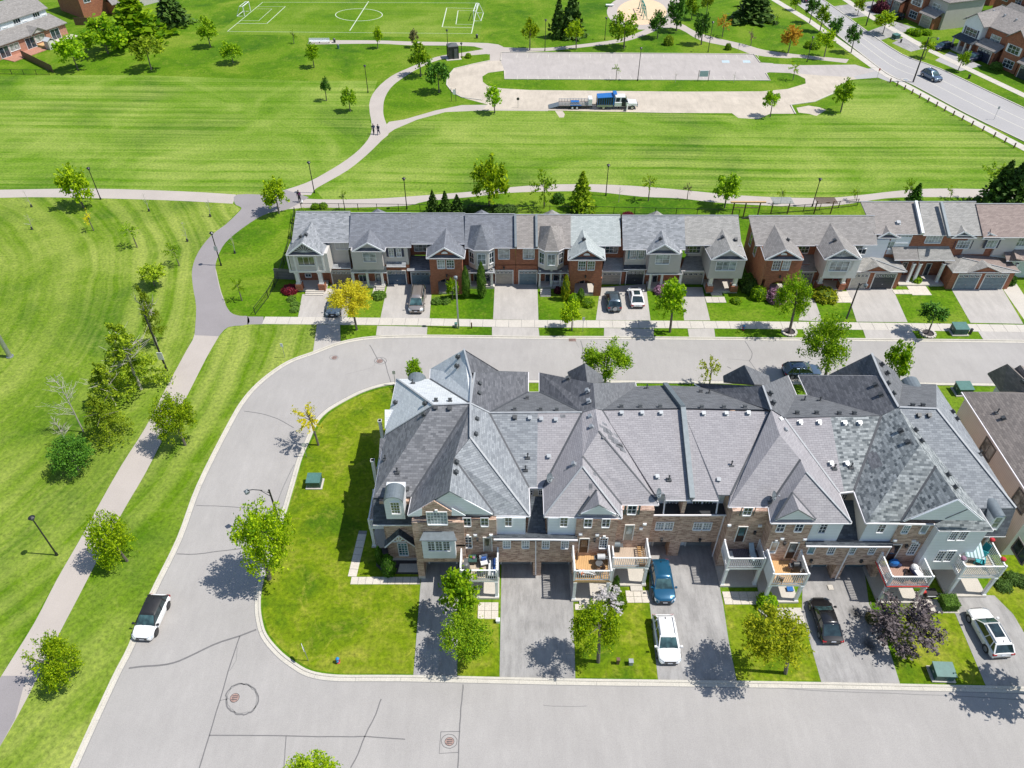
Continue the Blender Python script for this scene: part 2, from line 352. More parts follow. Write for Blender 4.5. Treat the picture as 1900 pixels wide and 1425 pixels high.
plain('skin', (.45,.27,.19), .6); plain('cloth_dark', (.02,.022,.03), .8); plain('cloth_navy', (.02,.03,.09), .8); plain('cloth_purple', (.13,.03,.11), .8); plain('cloth_orange', (.55,.16,.05), .8); plain('cloth_white', (.75,.75,.75), .8)
plain('cloth_red', (.5,.03,.04), .8); plain('cloth_blue', (.03,.10,.35), .7); plain('teal', (.02,.32,.36), .5); plain('red', (.45,.02,.02), .45); plain('hydrant_blue', (.03,.25,.55), .4); plain('hydrant_red', (.5,.03,.05), .4)
plain('green_play', (.01,.28,.24), .4); plain('yellow', (.6,.5,.04), .5); plain('fence_dark', (.015,.016,.016), .5)

def stainm():
    m, nt, B, N, L = nodes('oil_stain'); B.inputs['Base Color'].default_value = (.05,.048,.045,1); B.inputs['Roughness'].default_value = .6
    tc = N.new('ShaderNodeTexCoord'); mp = N.new('ShaderNodeMapping'); mp.inputs['Location'].default_value = (-1,-1,0); mp.inputs['Scale'].default_value = (2,2,0); L.new(tc.outputs['Generated'], mp.inputs[0])
    g = N.new('ShaderNodeTexGradient'); g.gradient_type = 'SPHERICAL'; L.new(mp.outputs[0], g.inputs[0])
    n = N.new('ShaderNodeTexNoise'); n.inputs['Scale'].default_value = 3.2; n.inputs['Detail'].default_value = 8; n.inputs['Roughness'].default_value = .75; L.new(tc.outputs['Object'], n.inputs['Vector'])
    x = N.new('ShaderNodeMath'); x.operation = 'MULTIPLY'; L.new(g.outputs[0], x.inputs[0]); L.new(n.outputs[0], x.inputs[1]); r = ramp(N, [(.12, (0,0,0)), (.5, (.75,.75,.75))]); L.new(x.outputs[0], r.inputs[0]); L.new(r.outputs[0], B.inputs['Alpha']); M['oil_stain'] = m
stainm()
# ---------------- ground, roads, paths ----------------
def smooth(pts, n=5):
    P = [Vector(p) for p in pts]; out = []
    for i in range(len(P)-1):
        a = P[max(i-1,0)]; b = P[i]; c = P[i+1]; d = P[min(i+2, len(P)-1)]
        for k in range(n):
            t = k/n; out.append(.5*((2*b) + (c-a)*t + (2*a-5*b+4*c-d)*t*t + (-a+3*b-3*c+d)*t*t*t))
    out.append(P[-1]); return out
def GP_(pts, z=0): return [G(x, y) + Vector((0,0,z)) for x, y in pts]
def flat(name, pts, mat, z, label=None, kind='structure', parent=None, world=False, sm=0, cat=None):
    P = [Vector((p[0], p[1], z)) for p in pts] if world else [Vector((p.x, p.y, z)) for p in GP_(pts)]
    if sm: P = smooth(P + [P[0]], sm)[:-1]
    # signed area -> upwards
    A = sum(P[i].x*P[(i+1)%len(P)].y - P[(i+1)%len(P)].x*P[i].y for i in range(len(P)))
    if A < 0: P.reverse()
    m = MB(); m.poly(P)
    return m.build(name, M[mat], parent, label=label, kind=kind, cat=cat)
def offset(line, d):
    out = []
    for i, p in enumerate(line):
        a = line[max(i-1,0)]; b = line[min(i+1, len(line)-1)]; t = (b-a); t.z = 0; t.normalize()
        out.append(Vector((p.x - t.y*d, p.y + t.x*d, p.z)))
    return out
def ribbon(m, line, d0, d1, z):
    a = offset(line, d0); b = offset(line, d1)
    for i in range(len(line)-1):
        q = [a[i], b[i], b[i+1], a[i+1]]; q = [Vector((v.x, v.y, z)) for v in q]
        A = sum(q[k].x*q[(k+1)%4].y - q[(k+1)%4].x*q[k].y for k in range(4))
        m.poly(q if A > 0 else q[::-1])
def raised(m, line, d0, d1, z):
    a = offset(line, d0); b = offset(line, d1)
    if d0 > d1: a, b = b, a
    for i in range(len(line)-1):
        up = lambda v, zz: Vector((v.x, v.y, zz))
        m.poly([up(b[i],z), up(a[i],z), up(a[i+1],z), up(b[i+1],z)])
        m.poly([up(a[i],0), up(a[i+1],0), up(a[i+1],z), up(a[i],z)]); m.poly([up(b[i+1],0), up(b[i],0), up(b[i],z), up(b[i+1],z)])
def kerb(line, side, name='kerb', h=.10):      # side: +1 when the road lies on the line's left
    m = MB(); ribbon(m, line, 0, side*.52, .016); o = m.build('gutter', M['kerb'], kind='structure')
    m = MB(); raised(m, line, 0, side*.2, h); o2 = m.build(name, M['kerb'], kind='structure')
    m = MB(); ribbon(m, line, side*.52, side*.58, .013); m.build('kerb_seal', M['crack_thin'], kind='structure')
    m = MB()                                    # joints across the gutter
    acc = 0
    for i in range(len(line)-1):
        acc += (line[i+1]-line[i]).length
        if acc > 3.0:
            acc = 0; t = (line[i+1]-line[i]).normalized(); nrm = Vector((-t.y, t.x, 0))*side
            p = line[i]; m.obox(Vector((p.x,p.y,0)), t, nrm, Vector((0,0,1)), -.012, .012, .2, .52, .016, .0175)
    if m.v: m.build('kerb_joint', M['crack_thin'], kind='structure')
flat('ground', [(-700,-150),(800,-150),(800,1500),(-700,1500)], 'grass', 0, world=True)
# mown areas
flat('playing_field', [(-60,141),(250,139),(560,150),(700,150),(688,190),(686,225),(695,242),(676,268),(640,303),(566,340),(505,361),(438,361),(337,355),(168,350),(-60,352)], 'field', .004)
flat('playing_field', [(895,205),(1000,206),(1250,211),(1400,216),(1560,212),(1575,150),(1640,147),(1900,286),(1990,330),(1900,352),(1726,350),(1657,355),(1587,363),(1518,367.5),(1379,363),(1240,350),(1138,343),(1031,342),(947,347),(892,354),(780,363),(687,369),(600,370),(585,352),(645,316),(680,288),(732,240),(774,222),(826,208)], 'field', .004)
flat('park_lawn', [(-80,367),(0,367),(88,366),(295,371),(432,378),(446,388),(418,417),(392,437),(368,467),(356,500),(358,532),(364,570),(361,620),(345,652),(306,724),(269,794),(224,865),(174,954),(104,1078),(0,1258),(-200,1500),(-700,1400)], 'parkland', .004)
flat('soccer_pitch_grass', [(400,64),(890,70),(905,-10),(500,-14)], 'pitch', .004)
flat('verge', [(131,1425),(206,1262),(239,1197),(277,1104),(328,1000),(365,901),(420,791),(451,740),(486,703),(533,671),(581,653),(590,602),(460,602),(424,607),(407,623),(383,664),(341,747),(269,879),(222,960),(149,1101),(49,1298),(0,1385),(-30,1440)], 'parkland', .006)
# asphalt streets
outer = smooth(GP_([(60,1590),(131,1425),(206,1262),(239,1197),(277,1104),(328,1000),(365,901),(420,791.5),(451,740),(486.5,703),(533,671),(581,653),(632,634.5),(692,624.5),(783,622),(914,623.4),(1000,624.3),(1120,624.6),(1250,625.6),(1420,627),(1571,628.2),(1800,630.5),(1990,633),(2400,640)]), 4)
inner = smooth(GP_([(2400,726),(1990,720),(1787,716),(1500,714),(1181,711.5),(1000,711),(870,710.5),(790,711),(733.5,714),(703,719),(670.5,730),(638,746.5),(609,764.5),(590,785),(573.7,821),(561,850),(548,895),(532,950),(515,1005),(494,1062),(486,1095),(484,1120),(486,1145),(495,1176),(519,1206),(545,1227),(577,1245),(624,1252.5),(700,1253),(767,1253.5),(927,1257),(1068,1260),(1222,1262),(1367,1264),(1524,1266.5),(1671,1269.5),(1828,1273),(1990,1277),(2300,1285)]), 4)
far = [Vector((60,14,0)), Vector((-60,18,0))]
rp = outer + inner
m = MB()
# road surface as strips between the kerb lines
o_ = [Vector((p.x,p.y,.01)) for p in outer]; i_ = [Vector((p.x,p.y,.01)) for p in inner]
loop = o_ + i_ + [Vector((75,20.9,.01)), Vector((-15,22.0,.01)), Vector((-18.5,20.6,.01)), Vector((-20.5,16.5,.01))]
A = sum(loop[k].x*loop[(k+1)%len(loop)].y - loop[(k+1)%len(loop)].x*loop[k].y for k in range(len(loop)))
m.poly(loop if A > 0 else loop[::-1]); m.build('road', M['road'], kind='structure')
kerb(outer, -1); kerb(inner, -1); kerb(smooth([Vector((75,20.9,0)), Vector((30,21.4,0)), Vector((-15,22.0,0)), Vector((-18.5,20.6,0)), Vector((-20.5,16.5,0))],4), -1)
# sealed cracks and patches on the asphalt
def seal(pts, w=.10, mat='crack', z=.0135, sm=3):
    l = smooth(GP_(pts), sm) if sm else GP_(pts)
    l = [p + Vector((random.gauss(0,.012), random.gauss(0,.012), 0)) for p in l]
    m = MB(); ribbon(m, l, -w/2, w/2, z); m.build('crack_seal', M[mat], kind='structure')
seal([(239,1240),(262,1237),(310,1233),(345,1221),(395,1197),(445,1180),(476,1168)], .16)
seal([(445,1181),(430,1225),(408,1300),(388,1365),(370,1425)], .10)
seal([(440,1200),(438,1225),(426,1245)], .05, 'crack_thin')
seal([(388,1364.5),(470,1365),(560,1366),(640,1367.5),(680,1367),(752,1372)], .09)
seal([(707,1297),(697,1325),(676,1368),(664,1400),(650,1425)], .10)
seal([(531,1366),(528,1405),(527,1425)], .07)
seal([(859,1270),(857,1300),(853,1345),(851,1395),(849,1425)], .10)
seal([(1008,1309),(1040,1311),(1088,1310)], .05, 'crack_thin')
seal([(328,1028),(365,1028),(412,1022),(450,1018),(478,1013)], .10)
seal([(364,938),(420,940),(470,944),(524,945)], .08)
seal([(453,763),(485,768),(515,777),(545,794)], .09)
seal([(492,1010),(505,960),(525,905),(546,862)], .09, 'crack_thin')
seal([(686,640),(692,650),(703,672)], .10); seal([(706,664),(714,672),(719,690),(726,712)], .09)
seal([(640,695),(690,682),(695,672)], .03, 'crack_thin')
seal([(1066,631),(1074,645)], .05, 'crack_thin'); seal([(1077,632),(1081,645),(1080,664)], .09)
seal([(1382,633),(1394,652),(1395,662),(1390,670)], .09); seal([(1350,666),(1376,668),(1390,669)], .05, 'crack_thin'); seal([(1390,669),(1398,680),(1408,693)], .08)
seal([(1349,680),(1356,684)], .12); 
seal([(1386,1270),(1500,1281),(1650,1287),(1800,1293),(1900,1299)], .07, 'crack_thin')
seal([(498,1178),(560,1195)], .0, 'crack_thin') if False else None
# circular saw cut round the manhole
def ringseal(cx, cy, rx, ry, w, mat='crack', jit=.03):
    pts = [(cx+rx*math.cos(t), cy+ry*math.sin(t)) for t in np.linspace(0, 2*math.pi, 40)]
    l = GP_(pts); l = [p + Vector((random.gauss(0,jit), random.gauss(0,jit), 0)) for p in l]; l[-1] = l[0]
    m = MB(); ribbon(m, l, -w/2, w/2, .0135); m.build('crack_seal', M[mat], kind='structure')
ringseal(449, 1297, 30, 29, .12); ringseal(449, 1297, 28, 27, .06, 'crack_thin')
ringseal(833.5, 1375.5, 14.5, 13, .06, jit=.01); ringseal(619.5, 663.5, 8, 4.5, .05, jit=.0); ringseal(706, 669.5, 11, 6.2, .07, jit=.0)
seal([(818,1358),(815,1398),(850,1396)], .06, sm=0); seal([(818,1358),(853,1357)], .06, sm=0); seal([(408,1300),(424,1297)], .05, sm=0)
def manhole(px, py, rx, ry, label):
    p = G(px, py); s = mpp(p); t = thing('manhole_cover', label, 'manhole cover', (p.x, p.y, 0), group='round iron manhole covers')
    r = rx*s; k = (ry/ (F*1.0)) ; d = (G(px,py-ry)-G(px,py+ry)).length/2
    m = MB(); n = 20
    def ring(a, z): return [Vector((p.x + a*r*math.cos(2*math.pi*i/n), p.y + a*d*math.sin(2*math.pi*i/n), z)) for i in range(n)]
    m.poly(ring(1.0, .02)); m.build('frame', M['dark'], t)
    m = MB(); m.prism(ring(.9, .032), .01); m.build('cover', M['rust'], t)
    m = MB()
    for a in (-.4, 0, .4): m.box(p.x-.6*r, p.x+.6*r, p.y+a*d-.03, p.y+a*d+.03, .0325, .04)
    m.build('rib', M['vent_dark'], t)
manhole(435.5, 1295, 8.8, 8.4, 'reddish manhole cover off centre inside the big sealed ring at the road junction')
manhole(834, 1376, 9.0, 8.2, 'brown manhole cover inside a square cut in the near street')
manhole(620.5, 663.8, 5.2, 3.2, 'brown manhole cover near the outer kerb of the bend')
manhole(704.5, 670.2, 6.0, 3.6, 'reddish manhole cover at the crossing of dark cracks on the bend')
p = G(1062, 631); t = thing('storm_drain', 'rusty storm drain grate in the far kerb of the street', 'drain', (p.x,p.y,0))
m = MB(); m.box(p.x-.45, p.x+.45, p.y-.28, p.y+.28, .02, .04); m.build('frame', M['rust'], t)
m = MB()
for i in range(6): m.box(p.x-.4+i*.14, p.x-.34+i*.14, p.y-.24, p.y+.24, .041, .05)
m.build('bar', M['dark'], t)
# asphalt trails
def path(name, left, right, mat, z=.008, sm=3):
    a = smooth(GP_(left), sm); b = smooth(GP_(right), sm); P = [Vector((p.x,p.y,z)) for p in a + b[::-1]]
    A = sum(P[k].x*P[(k+1)%len(P)].y - P[(k+1)%len(P)].x*P[k].y for k in range(len(P)))
    m = MB(); m.poly(P if A > 0 else P[::-1]); return m.build(name, M[mat], kind='structure')
trail_l = [(-190,1590),(-85,1400),(3,1253.5),(62.6,1158),(104.4,1077.6),(149,1000),(174,954),(224.6,864.6),(269.5,794),(306,724),(345,652),(361,620),(364,570),(358,531.6),(356.7,499),(368.5,466.8),(392,437),(418.6,416.7),(442,397.5)]
trail_r = [(-130,1600),(-70,1500),(0,1385),(49,1298),(110,1176),(149,1101),(222,960),(269.5,878.6),(311.6,797),(341,746.7),(383,664),(406.7,623),(420,596),(420,570),(410,540),(402,505),(400,490),(412.6,458),(436,434),(477,405),(501,394.5)]
path('trail', trail_l, trail_r, 'trail')
path('trail', [(361,622),(364,570),(358,531.6),(356.7,499),(368.5,466.8),(392,437),(418.6,416.7),(446,390),(446,384),(436,378),(440,361),(505,361),(530,352)], [(406,624),(424,606.7),(460,602),(460,587.2),(445,586),(427,578.7),(412.6,552),(403.7,520),(400,490),(412.6,458),(436,434),(477,405),(501,394.5),(535,388),(573,366)], 'dark_trail', .0095)
flat('trail', [(-80,1405),(3,1254),(49,1254),(28,1334),(0,1385),(-30,1440)], 'dark_trail', .0095)
flat('trail', [(459,602.2),(459,587.4),(489,587.6),(489,601.6)], 'dark_trail', .0095)
path('trail', [(-120,353),(0,352),(168,350),(337,355),(438,361)], [(-120,368),(0,367),(88.5,366),(295,371),(432,378)], 'trail', .0065)
path('trail', [(505,361),(525,353.6),(566,340),(600,323),(645,295),(676,267.5),(690,239.7),(685,194.5),(697,166.7),(725,142),(756,127),(808,106),(850,99),(899,91)], [(577,362),(585,351),(600,342),(645,316),(680,288),(708,260.6),(722,246),(714,222),(711,205),(714.6,180.6),(732,156),(773.7,128.5),(815,111),(860.5,104),(905,100)], 'trail', .0085)
flat('trail', [(700,262),(732,240),(774,222),(826,208),(895,205),(1017,206),(1017,196),(930,194),(857,195),(808,205),(749,222),(722,226),(712,236)], 'trail', .0075)
path('trail', [(560,368),(600,370),(687,369),(780.6,363),(892,354),(947,347.4),(1031,342),(1138.5,343),(1240,350),(1379,363),(1518,367.5),(1587,363),(1657,355),(1726,350),(1830,351),(1990,354)], [(535,388),(581,385),(644,385.5),(753,381.7),(791,373.5),(878,365),(940.5,358),(1034,355),(1104,356),(1190.6,365),(1260,368),(1344,377),(1502,384),(1576,378),(1644,368),(1715,365.6),(1820,367),(1990,370)], 'trail', .0075)
path('trail', [(576,74.5),(700,75),(760,77),(905,80),(935,88)], [(574,82.5),(700,81),(760,84),(880,86),(905,101)], 'trail', .0070)
path('trail', [(899,84),(940,88),(1010,89),(1080,82),(1150,72),(1190,58),(1206,50)], [(905,101),(940,97),(1010,95),(1080,88),(1155,78),(1200,64),(1226,52)], 'trail', .0078)
path('trail', [(1228,44),(1261,43),(1290,58),(1320,68),(1380,82),(1420,93),(1480,101),(1575,110)], [(1226,52),(1261,54),(1300,75),(1360,88),(1400,102),(1460,108),(1480,107),(1570,117)], 'trail', .0078)
flat('trail', [(898,88),(932,92),(932,113),(909,114),(909,101)], 'trail', .0088)
# parking lot and gravel loop
flat('gravel_drive', [(857,181),(840,172),(829,158),(830,144),(843,128),(880,119),(909,113),(932,112),(936,131),(906,135),(895,142),(896,152),(905,159),(930,164),(982,167),(1260,170),(1413,169.5),(1462,165),(1495,155),(1494,146),(1480,139),(1466,135.5),(1427,134),(1427,118),(1490,121),(1587,120),(1640,140),(1629,143),(1580,148),(1553,160),(1545,174),(1511,189),(1467,195),(1476,211),(1429,211),(1407,221),(1370,219),(1358,210),(1240,209.5),(1017,205),(930,203),(895,204),(905,194)], 'gravel', .010)
flat('parking_lot', [(930,97.5),(1398,101),(1410,116),(1435,117.5),(1428,134),(1421,135.5),(1430,149.5),(936,147),(936,131),(929,113)], 'lot', .012)
flat('parking_lot', [(1425,118),(1490,121.5),(1587,120),(1625,132),(1580,143),(1520,140),(1466,135),(1425,134)], 'lot', .0125)
for pts in ([(929,113),(930,97.5),(1398,101),(1410,116)], [(936,131),(936,147),(1429,149.5),(1421,136)], [(857,181),(840,172),(829,158),(830,144),(843,128),(880,119),(909,113)], [(857,181),(895,186)], [(1467,195),(1476,212)], [(1467,195),(1511,189),(1545,174),(1549,170)]):
    m = MB(); raised(m, GP_(pts), -.12, .12, .14); m.build('kerb', M['kerb'], kind='structure')
m = MB()
for i in range(24):
    x = 960 + i*19.3
    if 1240 < x < 1300: continue
    ribbon(m, GP_([(x, 101), (x-1.5+(x-950)*.012, 107)]), -.06, .06, .015); ribbon(m, GP_([(x, 148),(x-(x-950)*.012, 141)]), -.06, .06, .015)
m.build('bay_marking', M['faded_line'], kind='structure')
flat('disabled_bay_marking', [(1339,112),(1353,112),(1354,116.5),(1340,116.5)], 'blue_paint', .016); flat('disabled_bay_marking', [(1378,112),(1391,112),(1393,116.5),(1379,116.5)], 'blue_paint', .016)
flat('bare_patch', [(1030,206),(1044,206),(1048,212),(1046,218),(1038,218)], 'gravel', .009)
flat('bare_patch', [(1478,200),(1500,196),(1520,199),(1533,204),(1515,215),(1500,211),(1482,209)], 'gravel', .009)
# playground
def disc(name, cx, cy, rx, ry, mat, z):
    P = [G(cx+rx*math.cos(t), cy+ry*math.sin(t)) for t in np.linspace(0, 2*math.pi, 36)[:-1]]
    P = [Vector((p.x,p.y,z)) for p in P]
    if sum(P[k].x*P[(k+1)%len(P)].y - P[(k+1)%len(P)].x*P[k].y for k in range(len(P))) < 0: P.reverse()
    m = MB(); m.poly(P); return m.build(name, M[mat], kind='structure')
disc('playground_paving', 1192, 22, 66, 33, 'trail', .0082); disc('playground_sand', 1191, 22, 46, 24, 'sand', .016)
flat('playground_paving', [(1252,20),(1270,0),(1300,-20),(1240,-20),(1240,10)], 'trail', .0086)
# pitch markings
m = MB()
for a, b, w in (((422,58.3),(487.6,4.1),.20),((487.6,4.1),(886.6,5.5),.14),((422,58.3),(874.8,62.4),.13),((874.8,62.4),(886.6,5.5),.25),((649,56.9),(683.8,2.7),.28),
             ((440,43.5),(495,43.8),.2),((495,43.8),(529.5,12),.22),((529.5,12),(478,12),.12),((448,38),(480,38.5),.14),((480,38.5),(504.5,16.5),.14),((504.5,16.5),(472,16.5),.1),
             ((829,14.5),(884,16),.15),((829,14.5),(820.5,50),.28),((820.5,50),(877,51.5),.2),((850,19.5),(883,20),.12),((850,19.5),(846,45),.24),((846,45),(878,45.5),.15)):
    ribbon(m, GP_([a, b]), -w/2*.8, w/2*.8, .012)
c = [G(666+43.5*math.cos(t), 27.5+11.3*math.sin(t)) for t in np.linspace(0, 2*math.pi, 40)]; ribbon(m, c, -.10, .10, .0125)
m.build('pitch_line', M['line'], kind='structure')
# major road top right
mr_l = smooth(GP_([(1380,-50),(1469,0),(1619,116),(1657,142.4),(1695,158),(1796,212),(1900,262),(2100,360)]), 3)
mr_r = smooth(GP_([(1450,-50),(1539,7),(1601,52),(1674,101),(1747,128.5),(1900,200),(2150,310)]), 3)
P = [Vector((p.x,p.y,.011)) for p in mr_l + mr_r[::-1]]
if sum(P[k].x*P[(k+1)%len(P)].y - P[(k+1)%len(P)].x*P[k].y for k in range(len(P))) < 0: P.reverse()
m = MB(); m.poly(P); m.build('major_road', M['major_road'], kind='structure')
for l, s in ((mr_l, -1), (mr_r, 1)):
    m = MB(); raised(m, l, 0, s*.25, .12) if s < 0 else raised(m, l, -.25, 0, .12); m.build('kerb', M['kerb'], kind='structure')
m = MB()
for tt, w in ((.36,.10),(.62,.10)):
    l = [mr_l[i].lerp(mr_r[min(i, len(mr_r)-1)], tt) for i in range(min(len(mr_l), len(mr_r)))]; ribbon(m, l, -w, w, .014)
m.build('road_marking', M['faded_line'], kind='structure')
flat('side_road', [(1575,120),(1600,128),(1630,126),(1668,148),(1650,152),(1629,144),(1590,147),(1580,140)], 'major_road', .0105)
# ------------- pavements laid as separate slabs -------------
def walk(name, line, width, pitch, z0=.03, mat='concrete', maxn=300, ph=0):
    t = bpy.data.objects.new(name, None); COL.objects.link(t); t['kind'] = 'structure'
    L = [0]
    for i in range(len(line)-1): L.append(L[-1] + (line[i+1]-line[i]).length)
    def at(s):
        for i in range(len(line)-1):
            if s <= L[i+1] or i == len(line)-2:
                k = (s-L[i])/(L[i+1]-L[i]); p = line[i].lerp(line[i+1], k); d = (line[i+1]-line[i]).normalized(); return p, d
    n = int(L[-1]/pitch)
    base = MB(); base.box(-pitch/2+.02, pitch/2-.02, -width/2, width/2, 0, z0); me = base.build('slab', M[mat]).data
    first = bpy.data.objects[-1] if False else None
    for o in [o for o in bpy.data.objects if o.data == me]: bpy.data.objects.remove(o)
    for i in range(min(n, maxn)):
        p, d = at((i+.5)*pitch + ph)
        o = bpy.data.objects.new('slab', me); COL.objects.link(o); o.parent = t
        o.location = (p.x, p.y, random.uniform(0,.006)); o.rotation_euler = (0,0,math.atan2(d.y, d.x))
    m = MB(); ribbon(m, line, -width/2, width/2, .0125); m.build('bedding', M['crack_thin'], t)
    return t
walk('sidewalk', GP_([(489,594.6),(600,595.6),(780,597.4),(950,600.6),(1250,602.3),(1420,603.6),(1600,605.3),(1800,608.3),(1990,611)]), G(950,594.3).y-G(950,607.9).y, 1.68)
walk('sidewalk', GP_([(1434,-2),(1500,38),(1560,80),(1627,128),(1657,146),(1770,207),(1900,275),(1960,306)]), 1.9, 2.0)
walk('sidewalk', GP_([(1565,-3),(1622,35),(1673,64),(1726,94),(1813,136),(1900,177),(1960,205)]), 1.9, 2.0)
walk('garden_walk', GP_([(651,1077.5),(780,1077.5)]), G(700,1071).y-G(700,1084.5).y, .68, mat='paver')
walk('garden_walk', [Vector((G(652,1078).x, G(652,1070).y, 0)), Vector((G(652,1078).x+.25, G(676,985).y, 0))], .8, .8, mat='paver')
# ------------- driveways, aprons -------------
DR = [
 ('drive_pale',[(553,589),(601,589),(609,545),(561,546)]), ('drive',[(602,589.5),(644,590),(655,527),(614,527),(609,545)]),
 ('drive_pale',[(706,590),(797,591),(802,528),(756,523),(720,523)]), ('drive_pale',[(915,592.6),(999,594),(997,527),(918,527)]),
 ('drive_pale',[(1105.5,594),(1207,594.6),(1198,527),(1114,533)]), ('drive_pale',[(1269.6,594.6),(1317.6,594.6),(1303,533),(1261,533)]),
 ('drive_pale',[(1482,594.5),(1526,596.6),(1506,540),(1497,520)]), ('drive_pale',[(1589.6,597),(1684,598),(1655.6,534),(1569,534)]),
 ('drive_pale',[(1801,599),(1898.6,601),(1860,536),(1765,536)]), ('concrete',[(1905,600),(1935,600),(1885,525),(1862,538)]),
 ('drive_pale',[(588,603),(631,603),(632,634),(581,652)]), ('drive_pale',[(700,604.7),(793,606.5),(792,621.6),(697.7,622.5)]),
 ('drive_pale',[(913,607),(999,608),(1001,624),(913,623)]), ('drive_pale',[(1121,608.7),(1213,610),(1213,625),(1120.6,624.5)]),
 ('drive_pale',[(1276,609.8),(1325,609.8),(1327,625.4),(1278.5,625)]), ('drive_pale',[(1490,611),(1534,611),(1543,627),(1495,627)]),
 ('drive_pale',[(1601,611.4),(1691,612),(1702,629),(1607,628.7)]), ('drive_pale',[(1814.7,615),(1925,616),(1940,632),(1824.7,630.5)]),
 ('drive',[(767,1253),(848,1255),(850,1130),(851,1040),(784,1040),(780,1090)]), ('drive',[(927,1257),(1067.5,1260),(1061,1028),(931,1028)]),
 ('drive',[(1221,1262),(1367,1264),(1352,1190),(1342,1123),(1320,1012),(1204,1012),(1205,1115)]), ('drive',[(1524,1266),(1670,1269.5),(1650,1205),(1612,1120),(1600,1030),(1490,1030),(1488,1140)]),
 ('drive',[(1829,1272.5),(1960,1276),(1880,1140),(1845,1105),(1740,1100),(1773,1140)]),
 ('major_road',[(1735,112),(1782,132),(1822,122),(1762,96)]), ('drive',[(1655,80),(1690,96),(1730,86),(1680,68)]), ('drive',[(1600,62),(1625,78),(1700,52),(1660,40)]), ('drive',[(1545,12),(1580,34),(1660,22),(1620,2)]),
]
for k, (mt, pts) in enumerate(DR): flat('driveway', pts, mt, .019 if k > 9 and k < 18 else .014)
flat('bare_soil', [(1644,1187),(1671,1150),(1700,1155),(1716,1215),(1690,1215),(1655,1206)], 'mulch', .006) if False else None
# island lawns
flat('lawn', [(733,717),(703,722),(671,733),(640,749),(611,767),(593,788),(577,822),(564,851),(551,896),(535,951),(518,1006),(497,1063),(489,1096),(487,1120),(489,1144),(498,1175),(522,1203),(548,1224),(580,1242),(626,1249.5),(700,1250),(767,1250),(778,1090),(790,1040),(760,900),(760,720)], 'lawn', .007)
flat('lawn', [(850,1253),(926,1254.7),(925,1120),(850,1120)], 'lawn', .006); flat('lawn', [(1068,1257),(1220,1259),(1206,1080),(1062,1080)], 'lawn', .006)
flat('lawn', [(1367,1261),(1523,1263),(1486,1110),(1342,1110)], 'lawn', .006); flat('lawn', [(1671,1266),(1828,1270),(1765,1125),(1640,1110)], 'lawn', .006)
flat('lawn', [(1880,1235),(1990,1270),(1990,1000),(1845,1000),(1830,1100),(1862,1180)], 'lawn', .012)
flat('garden_bed', [(1410,1120),(1445,1120),(1450,1160),(1425,1155),(1412,1142)], 'mulch', .012); flat('garden_bed', [(700,1012),(775,1012),(782,1066),(712,1064),(698,1050)], 'mulch', .012)
flat('patio_stone', [(742,1046),(775,1046),(777,1062),(738,1062)], 'paver', .018)
def pavers(px0, py0, px1, py1, nx, ny, mat='paver', label=None):
    a = G(px0, py1); b = G(px1, py0); x0, x1, y0, y1 = a.x, b.x, a.y, b.y
    t = bpy.data.objects.new('stone_path', None); COL.objects.link(t); t['kind'] = 'structure'; t.location = (x0, y0, 0)
    w = (x1-x0)/nx; h = (y1-y0)/ny; bb = MB(); bb.box(.015, w-.015, .015, h-.015, 0, .05); tmp = bb.build('slab', M[mat]); me = tmp.data
    for i in range(nx):
        for j in range(ny):
            o = tmp if (i == 0 and j == 0) else bpy.data.objects.new('slab', me)
            if o is not tmp: COL.objects.link(o)
            o.parent = t; o.location = (i*w, j*h, random.uniform(0,.008))
pavers(886,1118,925,1149,3,2); pavers(1067,1121,1105,1132,3,1); pavers(1163,1096,1203,1119,3,2); pavers(1345,1098,1415,1122,5,2); pavers(1446,1128,1486,1158,2,2,'concrete'); pavers(1700,1112,1768,1138,4,1,'concrete')
pavers(600,547,632,560,3,1,'concrete') if False else None
pavers(1660,538,1692,546,4,1); pavers(1693,515,1706,548,1,2); pavers(1545,541,1572,562,2,2); pavers(600,536,616,546,2,1,'concrete'); pavers(690,534,713,549,2,2,'concrete'); pavers(1311,551,1344,562,3,1,'concrete')

def stain(px, py, w, d):
    p = G(px, py); m = MB(); m.poly([Vector((-w/2,-d/2,0)),Vector((w/2,-d/2,0)),Vector((w/2,d/2,0)),Vector((-w/2,d/2,0))]); o = m.build('stain', M['oil_stain'], kind='structure'); o.location = (p.x, p.y, .0235)
for q in ((1588,1138,1.9,2.2),(1612,1198,1.9,2.8)): stain(*q)
# ================= building helpers =================
ROOFS = []      # (verts, faces) of everything vents may sit on
def V3(t):
    return G(t[0], t[1], t[2]) if not isinstance(t, Vector) else t
def roof(parent, mat, faces, th=.16, name='roof', label=None):
    m = MB()
    for f in faces:
        P = [V3(t) for t in f]
        # newell normal up
        n = Vector((0,0,0))
        for i in range(len(P)):
            a, b = P[i], P[(i+1)%len(P)]; n += Vector(((a.y-b.y)*(a.z+b.z), (a.z-b.z)*(a.x+b.x), (a.x-b.x)*(a.y+b.y)))
        if n.z < 0: P.reverse()
        tri = [P] if len(P) < 4 else [P]
        for q in tri: m.prism(q, th)
        k = len(ROOFS); ROOFS.append([p.copy() for p in P])
    return m.build(name, M[mat], parent, label=label)
BV = [None]
def bvh():
    vs = []; fs = []
    for P in ROOFS:
        n = len(vs); vs += P
        for i in range(1, len(P)-1): fs.append((n, n+i, n+i+1))
    BV[0] = BVHTree.FromPolygons(vs, fs)
def onroof(px, py):
    d = ray(px, py).normalized(); loc, n, i, dist = BV[0].ray_cast(Vector((0,0,H)), d)
    return (loc, n if n and n.z > 0 else (-n if n else None))
